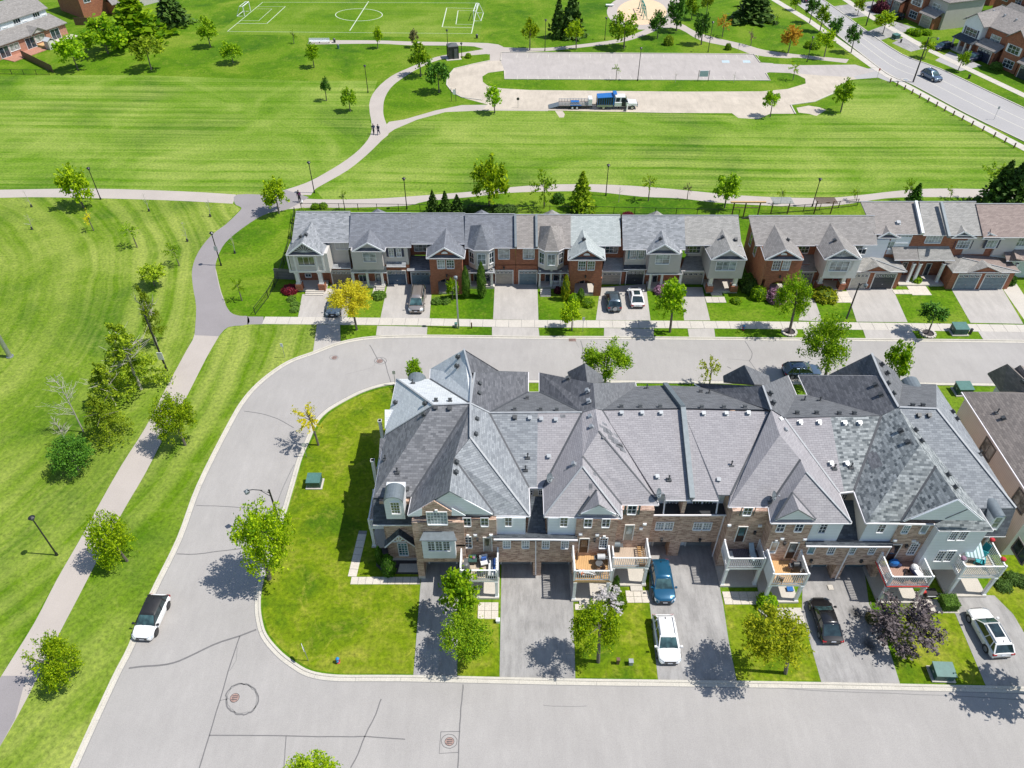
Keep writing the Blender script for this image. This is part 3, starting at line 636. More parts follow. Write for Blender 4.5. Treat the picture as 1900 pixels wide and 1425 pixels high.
def lines(parent, mat, name, segs, w=.12, h=.10, lift=.05):
    for s in segs:
        m = MB(); P = [V3(t) + Vector((0,0,lift)) for t in s]
        for i in range(len(P)-1): m.bar(P[i], P[i+1], w, h)
        o = m.build(name, M[mat], parent)
    return o
def vent(parent, px, py, mat='vent_dark', s=.34, name='roof_vent'):
    loc, n = onroof(px, py)
    if loc is None: return
    m = MB(); u = Vector((0,0,1)).cross(n).normalized(); v = n.cross(u)
    m.obox(loc, u, v, n, -s/2*1.25, s/2*1.25, -s/2*1.3, s/2*1.3, -.02, .03)
    o = Vector(loc); m.obox(o, u, v, n, -s*.42, s*.42, -s*.42, s*.42, .03, .22); m.obox(o, u, v, n, -s/2, s/2, -s/2, s/2, .22, .30)
    return m.build(name, M[mat], parent)
def pipe(parent, px, py, h=.55):
    loc, n = onroof(px, py)
    if loc is None: return
    m = MB(); m.obox(loc, Vector((1,0,0)), Vector((0,1,0)), Vector((0,0,1)), -.22, .22, -.2, .2, -.05, .05); m.tube(loc, loc+Vector((0,0,h)), .06, .05); m.tube(loc+Vector((0,0,h-.1)), loc+Vector((0,0,h)), .10, .08)
    return m.build('vent_pipe', M['vent_dark'], parent)
def dish(px, py, label, mirror=1, s=1.0):
    loc, n = onroof(px, py)
    if loc is None: loc = G(px, py, 8.4)
    t = thing('satellite_dish', label, 'satellite dish', tuple(loc), group='satellite dishes on the near roofs'); L = loc
    m = MB(); m.obox(L, Vector((1,0,0)), Vector((0,1,0)), Vector((0,0,1)), -.18, .18, -.18, .18, -.1, .04); m.tube(L, L+Vector((0,0,.55)), .035); m.tube(L+Vector((0,0,.5)), L+Vector((.35*mirror,-.25,.95)), .025); m.build('mast', M['darkgrey'], t)
    m = MB(); c = L + Vector((.1*mirror, 0, .75)); d = Vector((.75*mirror, -.45, .45)).normalized(); a = d.orthogonal().normalized(); b = d.cross(a); k = len(m.v)
    rings = []
    for r, z in ((0.03,0), (.18,.02), (.34*s,.07), (.44*s,.13)):
        rings.append([len(m.v)+i for i in range(14)]); m.v += [tuple(c + d*z + a*(r*math.cos(2*math.pi*i/14)) + b*(r*math.sin(2*math.pi*i/14))) for i in range(14)]
    for q in range(3):
        for i in range(14): j = (i+1)%14; m.f.append((rings[q][i], rings[q][j], rings[q+1][j], rings[q+1][i]))
    m.f.append(tuple(rings[0])); m.build('reflector', M['slab_roof'], t)
    m = MB(); e = c + d*.55; m.tube(c - b*.35, e, .015); m.box(e.x-.06, e.x+.06, e.y-.06, e.y+.06, e.z-.05, e.z+.05); m.build('feed_arm', M['vent_light'], t)
    return t
EX, EY, EZ = Vector((1,0,0)), Vector((0,1,0)), Vector((0,0,1))
def window(parent, o, u, n, w, h, nx=2, nz=2, fr='white', gl='glass', fw=.07, arch=False, sash=True, depth=.07):
    """o lower-left corner on the wall, u along the wall, n outward"""
    m = MB(); v = EZ
    m.obox(o,u,v,n, -fw,0,-fw,h+fw, -.02,depth); m.obox(o,u,v,n, w,w+fw,-fw,h+fw, -.02,depth); m.obox(o,u,v,n, 0,w,h,h+fw, -.02,depth); m.obox(o,u,v,n, -.02,w+.02,-fw-.04,0, -.02,depth+.05)
    bw = .022
    for i in range(1, nx): x = w*i/nx; m.obox(o,u,v,n, x-bw,x+bw,0,h, .012,.035)
    for i in range(1, nz): z = h*i/nz; m.obox(o,u,v,n, 0,w,z-bw,z+bw, .013,.036)
    if arch: m.obox(o,u,v,n, w/2-.12,w/2+.12,h+fw,h+fw+.28, -.02,depth+.04)
    f = m.build('window', M[fr], parent)
    m = MB(); m.obox(o,u,v,n, 0,w,0,h, -.02,.008); m.build('pane', M[gl], f)
    return f
def pwin(parent, x0, y0, x1, y1, Y, nx=2, nz=3, fr='white', gl='glass', **k):
    c = OP((x0+x1)/2, (y0+y1)/2, Y); top = OP((x0+x1)/2, y0, Y); bot = OP((x0+x1)/2, y1, Y); w = (x1-x0)*mpp(c)
    return window(parent, Vector((c.x-w/2, Y, bot.z)), EX, -EY, w, top.z-bot.z, nx, nz, fr, gl, **k)
def door(parent, x0, y0, x1, y1, Y, mat='door_dark', glass=True, zb=None, gl='glass'):
    c = OP((x0+x1)/2, (y0+y1)/2, Y); top = OP((x0+x1)/2, y0, Y); bot = OP((x0+x1)/2, y1, Y); w = (x1-x0)*mpp(c); z0 = bot.z if zb is None else zb; h = top.z-z0
    o = Vector((c.x-w/2, Y, z0)); m = MB(); m.obox(o,EX,EZ,-EY, 0,w,0,h, -.02,.05); d = m.build('door', M[mat], parent)
    m = MB(); m.obox(o,EX,EZ,-EY, -.08,0,0,h+.08,-.02,.09); m.obox(o,EX,EZ,-EY, w,w+.08,0,h+.08,-.02,.09); m.obox(o,EX,EZ,-EY, 0,w,h,h+.08,-.02,.09); m.build('frame', M['offwhite'], d)
    if glass:
        m = MB(); m.obox(o,EX,EZ,-EY, w*.16,w*.84,h*.42,h*.92, .05,.062); m.build('pane', M[gl], d)
    m = MB(); m.obox(o,EX,EZ,-EY, w*.86,w*.93,h*.44,h*.5, .05,.12); m.build('handle', M['galv'], d)
    return d
def garage(parent, x0, x1, Y, z1, mat, arched=True, z0=0.02, wins=True, px=None):
    """x0,x1 in metres"""
    w = x1-x0; h = z1-z0; o = Vector((x0, Y, z0)); m = MB()
    n = 4
    for i in range(n): m.obox(o,EX,EZ,-EY, 0,w, i*h/n+.012,(i+1)*h/n-.012, -.03,.04)
    m.obox(o,EX,EZ,-EY, 0,w,0,h, -.04,.02)
    for i in range(n):
        for j in range(4): m.obox(o,EX,EZ,-EY, (j+.12)*w/4,(j+.88)*w/4, (i+.2)*h/n,(i+.8)*h/n, .04,.055)
    d = m.build('garage_door', M[mat], parent)
    m = MB(); m.obox(o,EX,EZ,-EY, -.13,0,0,h+.13,-.04,.09); m.obox(o,EX,EZ,-EY, w,w+.13,0,h+.13,-.04,.09); m.obox(o,EX,EZ,-EY, 0,w,h,h+.13,-.04,.09)
    m.build('frame', M['offwhite'], d)
    if wins:
        m = MB()
        for j in range(4): m.obox(o,EX,EZ,-EY, (j+.12)*w/4,(j+.88)*w/4, h*.79,h*.95, .055,.075)
        m.build('frame', M['offwhite'], d); m = MB()
        for j in range(4): m.obox(o,EX,EZ,-EY, (j+.2)*w/4,(j+.48)*w/4, h*.81,h*.93, .075,.08).obox(o,EX,EZ,-EY, (j+.53)*w/4,(j+.8)*w/4, h*.81,h*.93, .075,.08)
        m.build('pane', M['glass'], d)
    m = MB(); m.obox(o,EX,EZ,-EY, w*.47,w*.53,h*.3,h*.34, .055,.10); m.build('handle', M['galv'], d)
    return d
def wallbox(parent, x0, x1, y0, y1, z0, z1, mat, name='wall'):
    m = MB(); m.box(x0, x1, y0, y1, z0, z1); return m.build(name, M[mat], parent)
def column(parent, x, y, z0, z1, w=.3, mat='white', base=None):
    m = MB(); m.box(x-w/2, x+w/2, y-w/2, y+w/2, z0, z1); m.box(x-w*.66, x+w*.66, y-w*.66, y+w*.66, z0, z0+.18); m.box(x-w*.62, x+w*.62, y-w*.62, y+w*.62, z1-.15, z1)
    return m.build('post', M[mat], parent)
def lamp_on_wall(parent, px, py, Y):
    p = OP(px, py, Y); m = MB(); m.box(p.x-.09, p.x+.09, Y-.2, Y-.0, p.z-.16, p.z+.14); m.box(p.x-.12, p.x+.12, Y-.24, Y+.0, p.z+.14, p.z+.19); return m.build('wall_lamp', M['dark'], parent)
def vent_on_wall(parent, px, py, Y, mat='white'):
    p = OP(px, py, Y); m = MB(); m.box(p.x-.16, p.x+.16, Y-.12, Y, p.z-.12, p.z+.12); m.box(p.x-.1, p.x+.1, Y-.15, Y-.1, p.z-.08, p.z+.06); return m.build('wall_vent', M[mat], parent)
def railing(parent, pts, z0, h=1.0, name='railing', mat='white', pitch=.17, solid=False):
    m = MB(); b = MB()
    for i in range(len(pts)-1):
        a = Vector((pts[i][0], pts[i][1], z0)); c = Vector((pts[i+1][0], pts[i+1][1], z0)); d = c-a; L = d.length; d.normalize()
        m.bar(a+EZ*h, c+EZ*h, .12, .06); m.bar(a+EZ*.10, c+EZ*.10, .07, .06)
        n = int(L/pitch)
        for k in range(1, n):
            p = a + d*(L*k/n)
            b.bar(p+EZ*.1, p+EZ*h, .055, .055) if not solid else None
        if solid: b.bar(a+EZ*(h/2), c+EZ*(h/2), .06, h*.9)
    for p in pts: m.box(p[0]-.08, p[0]+.08, p[1]-.08, p[1]+.08, z0, z0+h+.12)
    r = m.build(name, M[mat], parent)
    if b.v: b.build('baluster', M[mat], r)
    return r
def tri_wall(parent, pts, Y, mat, th=.12, name='gable'):
    P = [OP(x, y, Y) for x, y in pts]; m = MB(); m.prism(P, -th if False else th, up=-EY) ; return m.build(name, M[mat], parent)
# ================= near terrace =================
E = 8.4; BR = 8.0; RR = 12.6; MM = 11.5; RB = 12.0; SB = 11.0; RD = 12.4
near = {}
def near_unit(k, label, px, py=1060):
    p = G(px, py); near[k] = thing('townhouse', label, 'townhouse', (p.x, p.y+3, 0), group='back to back townhouses of the near terrace'); return near[k]
D1 = near_unit(1, 'left end townhouse with side balconies, arched dormer and projecting white bay window', 770)
D2 = near_unit(2, 'near townhouse whose balcony holds grey lounge seats and a covered grill', 900)
D3 = near_unit(3, 'near townhouse with orange wood balcony where someone reclines', 1060)
D4 = near_unit(4, 'near townhouse with empty weathered balcony beside the blue car', 1190)
D5 = near_unit(5, 'near townhouse with dark decked balcony right of the roof parapet', 1330)
D6 = near_unit(6, 'near townhouse with yellow wood balcony and folding chairs above the black car', 1470)
D7 = near_unit(7, 'near townhouse with red edged cluttered balcony behind the purple tree', 1650)
D8 = near_unit(8, 'right end townhouse with tall white bay, awning balcony and blotchy grey roof', 1800)
# ---- roofs (vertices surveyed from the photograph at their heights)
a1 = (804,752,RR); a2 = (873,749,RR); a3 = (873,812,RR); a4 = (842,850,12.3); a5 = (834,911,12.3)
roof(D1, 'sh_pale', [[a1,a2,(798,703,E),(736,703,E)], [a1,(736,703,E),(715,807,8.2)], [(861,648,RR),(799,684,E),(798,703,E),a2,(875,700,RR)]], label='pale shingled back of the roof')
roof(D1, 'sh_brown', [[a1,(715,807,8.2),(693,923,BR)], [a1,a2,(764,921,8.2),(693,923,BR)], [a2,a3,a4,(764,921,8.2)], [a4,a5,(757,955,8.6),(764,921,8.2)]], label='brown shingled roof')
roof(D2, 'sh_blend', [[a3,a4,(917,954,8.6),(983,957,E)], [a4,a5,(917,954,8.6)], [a2,a3,(983,957,E),(981,904,E),(908,767,MM)], [(908,767,MM),(998,767,MM),(996,904,E),(981,904,E)]], label='blended grey shingled roof')
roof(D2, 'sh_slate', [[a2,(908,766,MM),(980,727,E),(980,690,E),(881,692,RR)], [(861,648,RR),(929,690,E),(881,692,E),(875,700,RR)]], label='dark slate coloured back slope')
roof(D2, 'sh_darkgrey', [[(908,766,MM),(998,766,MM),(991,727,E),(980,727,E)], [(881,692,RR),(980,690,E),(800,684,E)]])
b1 = (1105,759,RB); b2 = (1111,800,RB); b3 = (1081,847,SB); b4 = (1081,866,SB)
roof(D3, 'sh_plain', [[(998,767,MM),(1080,766,MM),(1008,904,E),(996,904,E)], [(1080,766,MM),b1,b2,b3,(1008,904,E)], [b3,b4,(1010,958,E),(1008,904,E)], [b4,(1010,958,E),(1154,961,E)], [b3,b4,(1154,961,E),(1153,936,E)]])
roof(D3, 'sh_plain', [[(1107,909,10.4),(1112,936,10.4),(1073,955,8.8)], [(1107,909,10.4),(1112,936,10.4),(1147,956,8.8)]], name='gable_roof')
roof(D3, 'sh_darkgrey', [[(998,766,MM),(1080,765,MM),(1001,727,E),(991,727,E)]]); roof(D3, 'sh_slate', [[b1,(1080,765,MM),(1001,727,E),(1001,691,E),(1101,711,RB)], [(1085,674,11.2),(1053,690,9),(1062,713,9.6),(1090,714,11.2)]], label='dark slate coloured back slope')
roof(D4, 'sh_plain', [[b2,b3,(1153,936,E),(1222,936,E)], [b1,b2,(1222,936,E),(1216,917,E),(1118,762,MM)], [(1118,762,MM),(1266,760,MM),(1282,927,E),(1235,927,E),(1234,917,8.7),(1216,917,8.7)]])
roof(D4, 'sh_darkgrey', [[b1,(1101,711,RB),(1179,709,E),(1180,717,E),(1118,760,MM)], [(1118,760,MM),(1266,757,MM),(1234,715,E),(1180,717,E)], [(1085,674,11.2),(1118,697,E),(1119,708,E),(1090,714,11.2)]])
c1 = (1431,761,RB); c2 = (1447,807,RB); c3 = (1485,853,SB); c4 = (1496,877,SB)
roof(D5, 'sh_plain', [[(1267,760,MM),(1429,764,MM),(1356,918,8.7),(1333,918,8.7),(1333,928,E),(1285,927,E)], [(1429,764,MM),c1,c2,(1352,940,E),(1356,918,8.7)], [c2,c3,(1426,940,E),(1352,940,E)]])
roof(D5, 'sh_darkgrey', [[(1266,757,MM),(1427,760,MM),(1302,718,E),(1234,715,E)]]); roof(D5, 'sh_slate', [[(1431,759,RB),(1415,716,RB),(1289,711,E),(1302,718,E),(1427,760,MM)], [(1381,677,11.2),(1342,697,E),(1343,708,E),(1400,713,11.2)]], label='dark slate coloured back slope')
roof(D6, 'sh_plain', [[c3,c4,(1431,970,E),(1426,940,E)], [c4,(1431,970,E),(1580,970,E)], [c1,c2,c3,(1557,914,E),(1456,777,MM)], [c3,c4,(1580,970,E),(1557,914,E)], [(1456,777,MM),(1541,774,MM),(1566,912,E),(1557,914,E)]])
roof(D6, 'sh_plain', [[(1470,914,10.3),(1482,945,10.3),(1439,964,8.8)], [(1470,914,10.3),(1482,945,10.3),(1514,964,8.8)]], name='gable_roof')
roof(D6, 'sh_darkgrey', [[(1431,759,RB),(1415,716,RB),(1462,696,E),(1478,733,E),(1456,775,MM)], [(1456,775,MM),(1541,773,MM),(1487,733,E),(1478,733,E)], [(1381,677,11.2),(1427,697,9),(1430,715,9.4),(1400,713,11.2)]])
d1 = (1667,756,RD); d2 = (1706,827,RD); d3 = (1736,865,11.6); d4 = (1778,926,11.6)
roof(D7, 'sh_mottle', [[(1541,774,MM),(1635,772,MM),(1585,909,E),(1566,912,E)], [(1635,772,MM),d1,d2,(1585,909,E)], [d2,(1607,970,E),(1585,909,E)], [d2,d3,(1672,966,E),(1607,970,E)], [d3,d4,(1677,966,8.7),(1672,966,E)]], label='blotchy grey shingled roof')
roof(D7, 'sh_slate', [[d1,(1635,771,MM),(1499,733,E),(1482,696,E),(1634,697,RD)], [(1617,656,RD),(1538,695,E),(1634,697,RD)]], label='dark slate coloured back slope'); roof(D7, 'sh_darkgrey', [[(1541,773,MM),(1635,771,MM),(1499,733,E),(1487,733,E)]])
roof(D8, 'sh_mottle', [[d1,d2,(1817,943,8.3)], [d2,d3,d4,(1827,966,8.8),(1843,984,8.1),(1817,943,8.3)], [(1755,963,8.85),(1827,966,8.8),(1843,984,8.1),(1743,984,8.1),(1736,972,8.4)]])
roof(D8, 'sh_blend', [[d1,(1738,759,RD),(1885,943,8.2),(1817,943,8.2)], [(1738,759,RD),(1737,713,E),(1798,805,8.3),(1885,943,8.2)]])
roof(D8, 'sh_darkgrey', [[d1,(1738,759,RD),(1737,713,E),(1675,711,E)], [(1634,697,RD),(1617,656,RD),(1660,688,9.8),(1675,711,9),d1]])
roof(D8, 'sh_skirt', [[(1817,943.5,8.15),(1885,943.5,8.15),(1866,994,6.0),(1806,994,6.0)]], name='mansard', th=.1)
roof(D1, 'sh_skirt', [[(693,923.5,7.95),(765,922,7.95),(772,973,6.0),(692,973,6.0)]], name='mansard', th=.1)
bvh()
# ridge caps, valleys, gutters
lines(D1, 'cap', 'ridge_cap', [[a1,a2],[(861,648,RR),(875,700,RR),a2],[a1,(736,703,E)],[a1,(715,807,8.2)]], .16, .04, .06)
lines(D1, 'valley', 'valley', [[a2,(764,921,8.2)],[a2,(798,703,E)],[(693,923,BR),(765,922,8.0)]], .2, .05, .03)
lines(D2, 'cap', 'ridge_cap', [[a2,(881,692,RR)],[a2,a3,(983,957,E)],[a2,(908,766,MM)]], .17, .04, .07); lines(D2, 'valley', 'valley', [[(908,767,MM),(981,904,E)],[a4,(917,953,8.6)],[(908,766,MM),(980,727,E)]], .18, .05, .03)
lines(D3, 'cap', 'ridge_cap', [[(908,766.5,MM),(1080,765.5,MM)],[b4,(1154,961,E)],[b4,(1010,958,E)]], .16, .04, .07); lines(D3, 'valley', 'valley', [[(1080,766,MM),(1008,904,E)],[(1107,909,10.4),(1073,955,8.8)],[b3,(1153,936,E)],[(1080,765,MM),(1001,727,E)]], .18, .05, .03)
lines(D4, 'valley', 'valley', [[(1118,762,MM),(1216,917,E)],[b2,(1221,934,E)]], .14, .05, .03)
lines(D5, 'valley', 'valley', [[(1429,764,MM),(1356,918,8.7)],[c3,(1426,940,E)],[(1427,760,MM),(1302,718,E)]], .18, .05, .03)
lines(D6, 'valley', 'valley', [[(1470,914,10.3),(1439,964,8.8)],[(1470,914,10.3),(1514,964,8.8)]], .16, .05, .03); lines(D6, 'cap', 'ridge_cap', [[c4,(1580,970,E)],[c1,(1415,716,RB)],[(1456,777,MM),(1557,914,E)]], .16, .05, .07)
lines(D7, 'valley', 'valley', [[d3,(1672,966,E)],[(1635,772,MM),(1585,909,E)]], .2, .05, .03)
lines(D8, 'cap', 'ridge_cap', [[d1,(1738,759,RD)],[(1738,759,RD),(1885,943,8.2)],[d1,(1634,697,RD),(1617,656,RD)]], .2, .05, .07)
def gut(p, segs): lines(p, 'gutter', 'gutter', segs, .13, .13, -.10)
gut(D1, [[(693,923,BR-.1),(715,807,8.1),(736,703,E)],[(692,973,6.0),(772,973,6.0)],[(764,921,8.2),(757,955,8.6),(779,955,8.6)],[(798,703,E),(799,684,E)]])
gut(D2, [[(917,954,8.55),(983,957,E),(981,904,E),(1008,904,E)],[(980,727,E),(980,690,E)],[(980,727,E),(991,727,E)]])
gut(D3, [[(1008,904,E),(1010,958,E),(1154,961,E),(1153,936,E)],[(991,727,E),(1001,727,E),(1001,691,E)]])
gut(D4, [[(1153,936,E),(1222,936,E),(1216,917,E)],[(1235,927,E),(1281,927,E)],[(1179,709,E),(1180,717,E),(1234,716,E)]])
gut(D5, [[(1285,927,E),(1333,928,E)],[(1356,918,E),(1352,940,E),(1426,940,E)],[(1234,716,E),(1302,718,E),(1289,711,E)]])
gut(D6, [[(1426,940,E),(1431,970,E),(1580,970,E),(1557,914,E),(1456,777,MM)],[(1557,914,E),(1585,911,E)],[(1462,696,E),(1478,733,E)]])
gut(D7, [[(1585,911,E),(1607,970,E),(1736,972,8.35),(1743,984,8.1)],[(1478,733,E),(1499,733,E),(1482,696,E),(1634,697,E+3.9)]])
gut(D8, [[(1743,984,8.05),(1843,984,8.05),(1817,943,8.2)],[(1806,994,5.95),(1866,994,5.95)],[(1798,806,8.2),(1840,873,8.2)]])
# firewall parapet
m = MB()
P0, P1, P2 = G(1234,714,8.6), G(1267,757,11.7), G(1284,925,8.6)
m.bar(P0, P1, .45, .5); m.bar(P1, P2, .45, .5); m.build('parapet', M['slab_roof'], D4)
# ---- walls
YW = 39.85; YD = 40.95
def XE(px, py, z): return G(px, py, z).x
xa0 = XE(757,955,8.5)+.35; xa1 = XE(983,957,E)-.35; xb0 = XE(1010,958,E)+.35; xb1 = XE(1154,961,E)-.35; xb2 = XE(1222,936,E)-.3
xc0 = XE(1352,940,E)+.3; xc1 = XE(1431,970,E)+.3; xc2 = XE(1580,970,E)-.4; xd0 = XE(1607,970,E)+.4; xd1 = XE(1743,984,8.2); xd2 = XE(1843,984,8.2)-.3; xe = XE(1885,943,8.2)-.4; xl = XE(693,923,BR)+.5
xm = OP(997,1040,YW).x
# D1
wallbox(D1, xl, xa0, 42.2, 57.0, 0, 7.85, 'brick'); wallbox(D1, xl+.3, xa0-.02, 41.55, 42.3, .25, 5.9, 'brick'); wallbox(D1, xl+.28, xa0-.02, 41.5, 42.3, 0, .3, 'concrete', 'plinth')
xab = OP(861,970,YW).x; xas = OP(921,975,YW).x
wallbox(D1, xa0, xab, YW-.3, YW+.8, 2.6, 8.3, 'brick'); wallbox(D1, xa0, xab, 41.2, 57.6, 0, 8.25, 'brick'); wallbox(D1, xa0-.04, xa0+.55, YW-.32, 41.3, .35, 2.6, 'brick', 'pier'); wallbox(D1, xa0-.06, xa0+.57, YW-.34, 41.2, 0, .36, 'concrete', 'plinth')
wallbox(D1, xa0+.55, xab, YW-.3, YW-.05, 4.9, 5.15, 'soldier', 'brick_course')
tri_wall(D1, [(762,956),(805,930),(850,957)], YW-.3, 'brick')
# small brick gable roof in front
roof(D1, 'sh_blend', [[(805,928,G(805,928,0).z+10.9),(812,905,10.9),(757,955,8.55)], [(805,928,10.9),(812,905,10.9),(866,956,8.55)]], name='gable_roof', th=.12)
lines(D1, 'white', 'fascia', [[(757,956,8.5),(805,929,10.85),(864,957,8.5)]], .1, .2, -.06)
for q in ([OP(757,957,YW-.42),OP(783,943,YW-.42),OP(783,957,YW-.42)],[OP(838,943,YW-.42),OP(864,957,YW-.42),OP(838,957,YW-.42)]): MB().prism(q, .06, up=-EY).build('soffit', M['siding_white'], D1)
# big pale pediment
m = MB(); m.prism([OP(834,912,YW-.05),OP(772,953,YW-.05),OP(914,955,YW-.05)], .1, up=-EY); m.build('gable', M['siding_white'], D2)
lines(D2, 'white', 'fascia', [[(834,911,12.2),(917,954,8.5)]], .1, .2, -.08)
lines(D2, 'sh_skirt', 'roof_ledge', [[(863,953,8.6),(912,953,8.6)]], .5, .12, -.05)
pwin(D1, 793,950,829,972, YW-.3, 6,4,'white','glass_curtain', arch=True)
# bay window box
bx0 = OP(784,1020,38.9).x; bx1 = OP(845,1020,38.9).x; z0 = OP(815,1036,38.9).z; z1 = OP(815,1003,38.9).z
wallbox(D1, bx0, bx1, 38.9, YW-.3, z0, z1, 'siding_white', 'bay')
for x0,x1 in ((794.5,806),(809,820),(823,834)): pwin(D1, x0,1004.5,x1,1021, 38.9, 2,4,'white','glass_olive')
m = MB(); q = [OP(778,1003,38.7), OP(848,1003,38.7), OP(842,986,YW-.3), OP(786,986,YW-.3)]; m.prism([q[0],q[1],q[2],q[3]], .1); m.build('bay_roof', M['slab_roof'], D1)
gx0 = OP(797,1045,YD).x; gx1 = OP(846,1045,YD).x; garage(D1, gx0, gx1, 41.18, 2.25, 'door_grey', wins=False)
# dormer with barrel roof
p0 = OP(717,960,41.0); p1 = OP(752,960,41.0); xm_ = (p0.x+p1.x)/2; hw = (p1.x-p0.x)/2; zb = OP(734,963,41.0).z; zt = OP(734,931,41.0).z
m = MB(); m.box(p0.x, p1.x, 41.0, 43.2, zb, zt)
n = len(m.v); K = 9
for yy in (41.0, 43.6):
    for i in range(K+1): t = math.pi*i/K; m.v.append((xm_+hw*math.cos(t), yy, zt+hw*.85*math.sin(t)))
m.f.append(tuple(range(n, n+K+1))); dm = m.build('dormer', M['siding_white'], D1)
def barrel(parent, xm_, hw, y0, y1, zt, mat='slab_roof'):
    m = MB(); K = 12; r = hw*1.08
    for i in range(K):
        a = math.pi*i/K; b = math.pi*(i+1)/K; A = Vector((xm_+r*math.cos(a), y0, zt+r*.85*math.sin(a))); B_ = Vector((xm_+r*math.cos(b), y0, zt+r*.85*math.sin(b)))
        m.poly([A, A+EY*(y1-y0), B_+EY*(y1-y0), B_]); k=.93
        A2 = Vector((xm_+r*k*math.cos(a), y0, zt+r*.85*k*math.sin(a))); B2 = Vector((xm_+r*k*math.cos(b), y0, zt+r*.85*k*math.sin(b))); m.poly([A, B_, B2, A2])
    return m.build('roof', M[mat], parent)
barrel(dm, xm_, hw*.95, 40.9, 42.5, zt); pwin(D1, 726,932,741,952, 41.0, 3,4,'white','glass_olive')
# little gabled wall ornament over the lower left window
yl = 41.1
m = MB(); m.prism([OP(740,993,yl-.1),OP(713,1016,yl-.1),OP(713,1016,yl-.1)+EY*.55+EZ*.3,OP(740,993,yl-.1)+EY*.55+EZ*.3], .1); m.prism([OP(740,993,yl-.1),OP(740,993,yl-.1)+EY*.55+EZ*.3,OP(774,1016,yl-.1)+EY*.55+EZ*.3,OP(774,1016,yl-.1)], .1); m.build('gable_roof', M['sh_skirt'], D1)
lines(D1, 'white', 'fascia', [[OP(714,1016,yl-.15),OP(740,994,yl-.15),OP(773,1016,yl-.15)],[OP(727,1005,yl-.15),OP(753,1005,yl-.15)],[OP(740,994,yl-.15),OP(740,1005,yl-.15)],[OP(740,1005,yl-.15),OP(733,999,yl-.15)],[OP(740,1005,yl-.15),OP(747,999,yl-.15)]], .08, .09, 0)
pwin(D1, 740,1008,756,1029, 41.52, 3,5,'white','glass_teal', arch=False)
# side balconies on the left end
ysb = [(43.0,52.5)]
xs = OP(684,970,43.2).x
zd = 3.1
wallbox(D1, xs, xl, 43.0, 46.6, zd-.25, zd, 'white', 'balcony_floor'); wallbox(D1, xs, xl, 49.2, 52.6, zd-.25, zd, 'white', 'balcony_floor')
railing(D1, [(xl,43.05),(xs+.1,43.05),(xs+.1,46.5),(xl,46.5)], zd, 1.05); railing(D1, [(xl,49.3),(xs+.1,49.3),(xs+.1,52.5),(xl,52.5)], zd, 1.05, solid=False)
wallbox(D1, xs+.05, xs+.14, 43.1, 46.4, zd, zd+.95, 'white', 'privacy_screen')
for yy in (43.2, 46.4, 49.4, 52.4): column(D1, xs+.15, yy, 0, zd-.2, .28)
wallbox(D1, xs-.1, xl, 42.9, 46.8, 0, .15, 'concrete', 'porch_step')
roof(D1, 'sh_pale', [[(714,760,8.6),(745,760,8.6),(719,795,7.9),(714,795,7.9)]], name='gable_roof', th=.1); roof(D1, 'sh_brown', [[(705,813,8.2),(733,815,8.6),(712,848,7.9),(703,850,7.8)]], name='gable_roof', th=.1)
for yy in (48.2, 53.5):
    column(D1, xs+.05, yy, 0, 6.6, .3)
# D2 front: brick with openings, siding box, skirt roof
zsk = 5.35
wallbox(D2, xab, xas, YW, 57.0, 2.2, 8.3, 'brick'); wallbox(D2, xab, xm, YW+1.3, 57.0, 0, 5.2, 'brick', 'inner_wall')
wallbox(D2, xas, xa1, YW+.15, 57.0, 5.0, 8.3, 'siding_white'); wallbox(D2, xas, xm, YW, YW+1.3, 2.15, 5.2, 'brick'); wallbox(D2, xm-.36, xm+.0, YW-.02, YW+1.3, .0, 2.15, 'brick', 'pier')
wallbox(D2, xab, xab+.35, YW, YW+1.35, 0, 2.2, 'brick', 'pier')
roof(D2, 'sh_skirt', [[OP(916,1000,39.35),OP(997,1000,39.35),OP(997,988,YW+.4),OP(912,988,YW+.4)], [OP(978,990,YW+.3),OP(997,990,YW+.3),(997,921,7.3),(985,921,7.3)]], name='skirt_roof', th=.1)
lines(D2, 'gutter', 'gutter', [[OP(916,1000.5,39.3),OP(997,1000.5,39.3)]], .12, .12, -.06)
wallbox(D2, xa1-.1, XE(997,904,E), 43.9, 50, 5, 8.3, 'siding_cream'); pwin(D2, 985,909,988,917,43.88,1,2); 
pwin(D2, 860,961,873,975, YW, 2,2,'white','glass'); pwin(D2, 893,961,905.5,975, YW, 2,2,'white','glass'); pwin(D2, 863,996,875,1015, YW, 2,4,'white','glass', arch=True); door(D2, 898,997,912,1022, YW, 'door_taupe', gl='glass_olive')
pwin(D2, 937.5,960,949,975, YW+.15, 2,2,'white','glass_olive'); pwin(D2, 934,1003,946.5,1015.5, YW, 3,3,'white','glass_curtain'); pwin(D2, 969,1003,981,1015.5, YW, 3,3,'white','glass_curtain')
garage(D2, OP(931,1049,YD).x, OP(984,1049,YD).x, YW+1.28, 2.2, 'door_grey', wins=False)
wallbox(D2, xab+.02, xas-.02, YW-.03, YW-.002, 4.9, 5.12, 'soldier', 'brick_course')
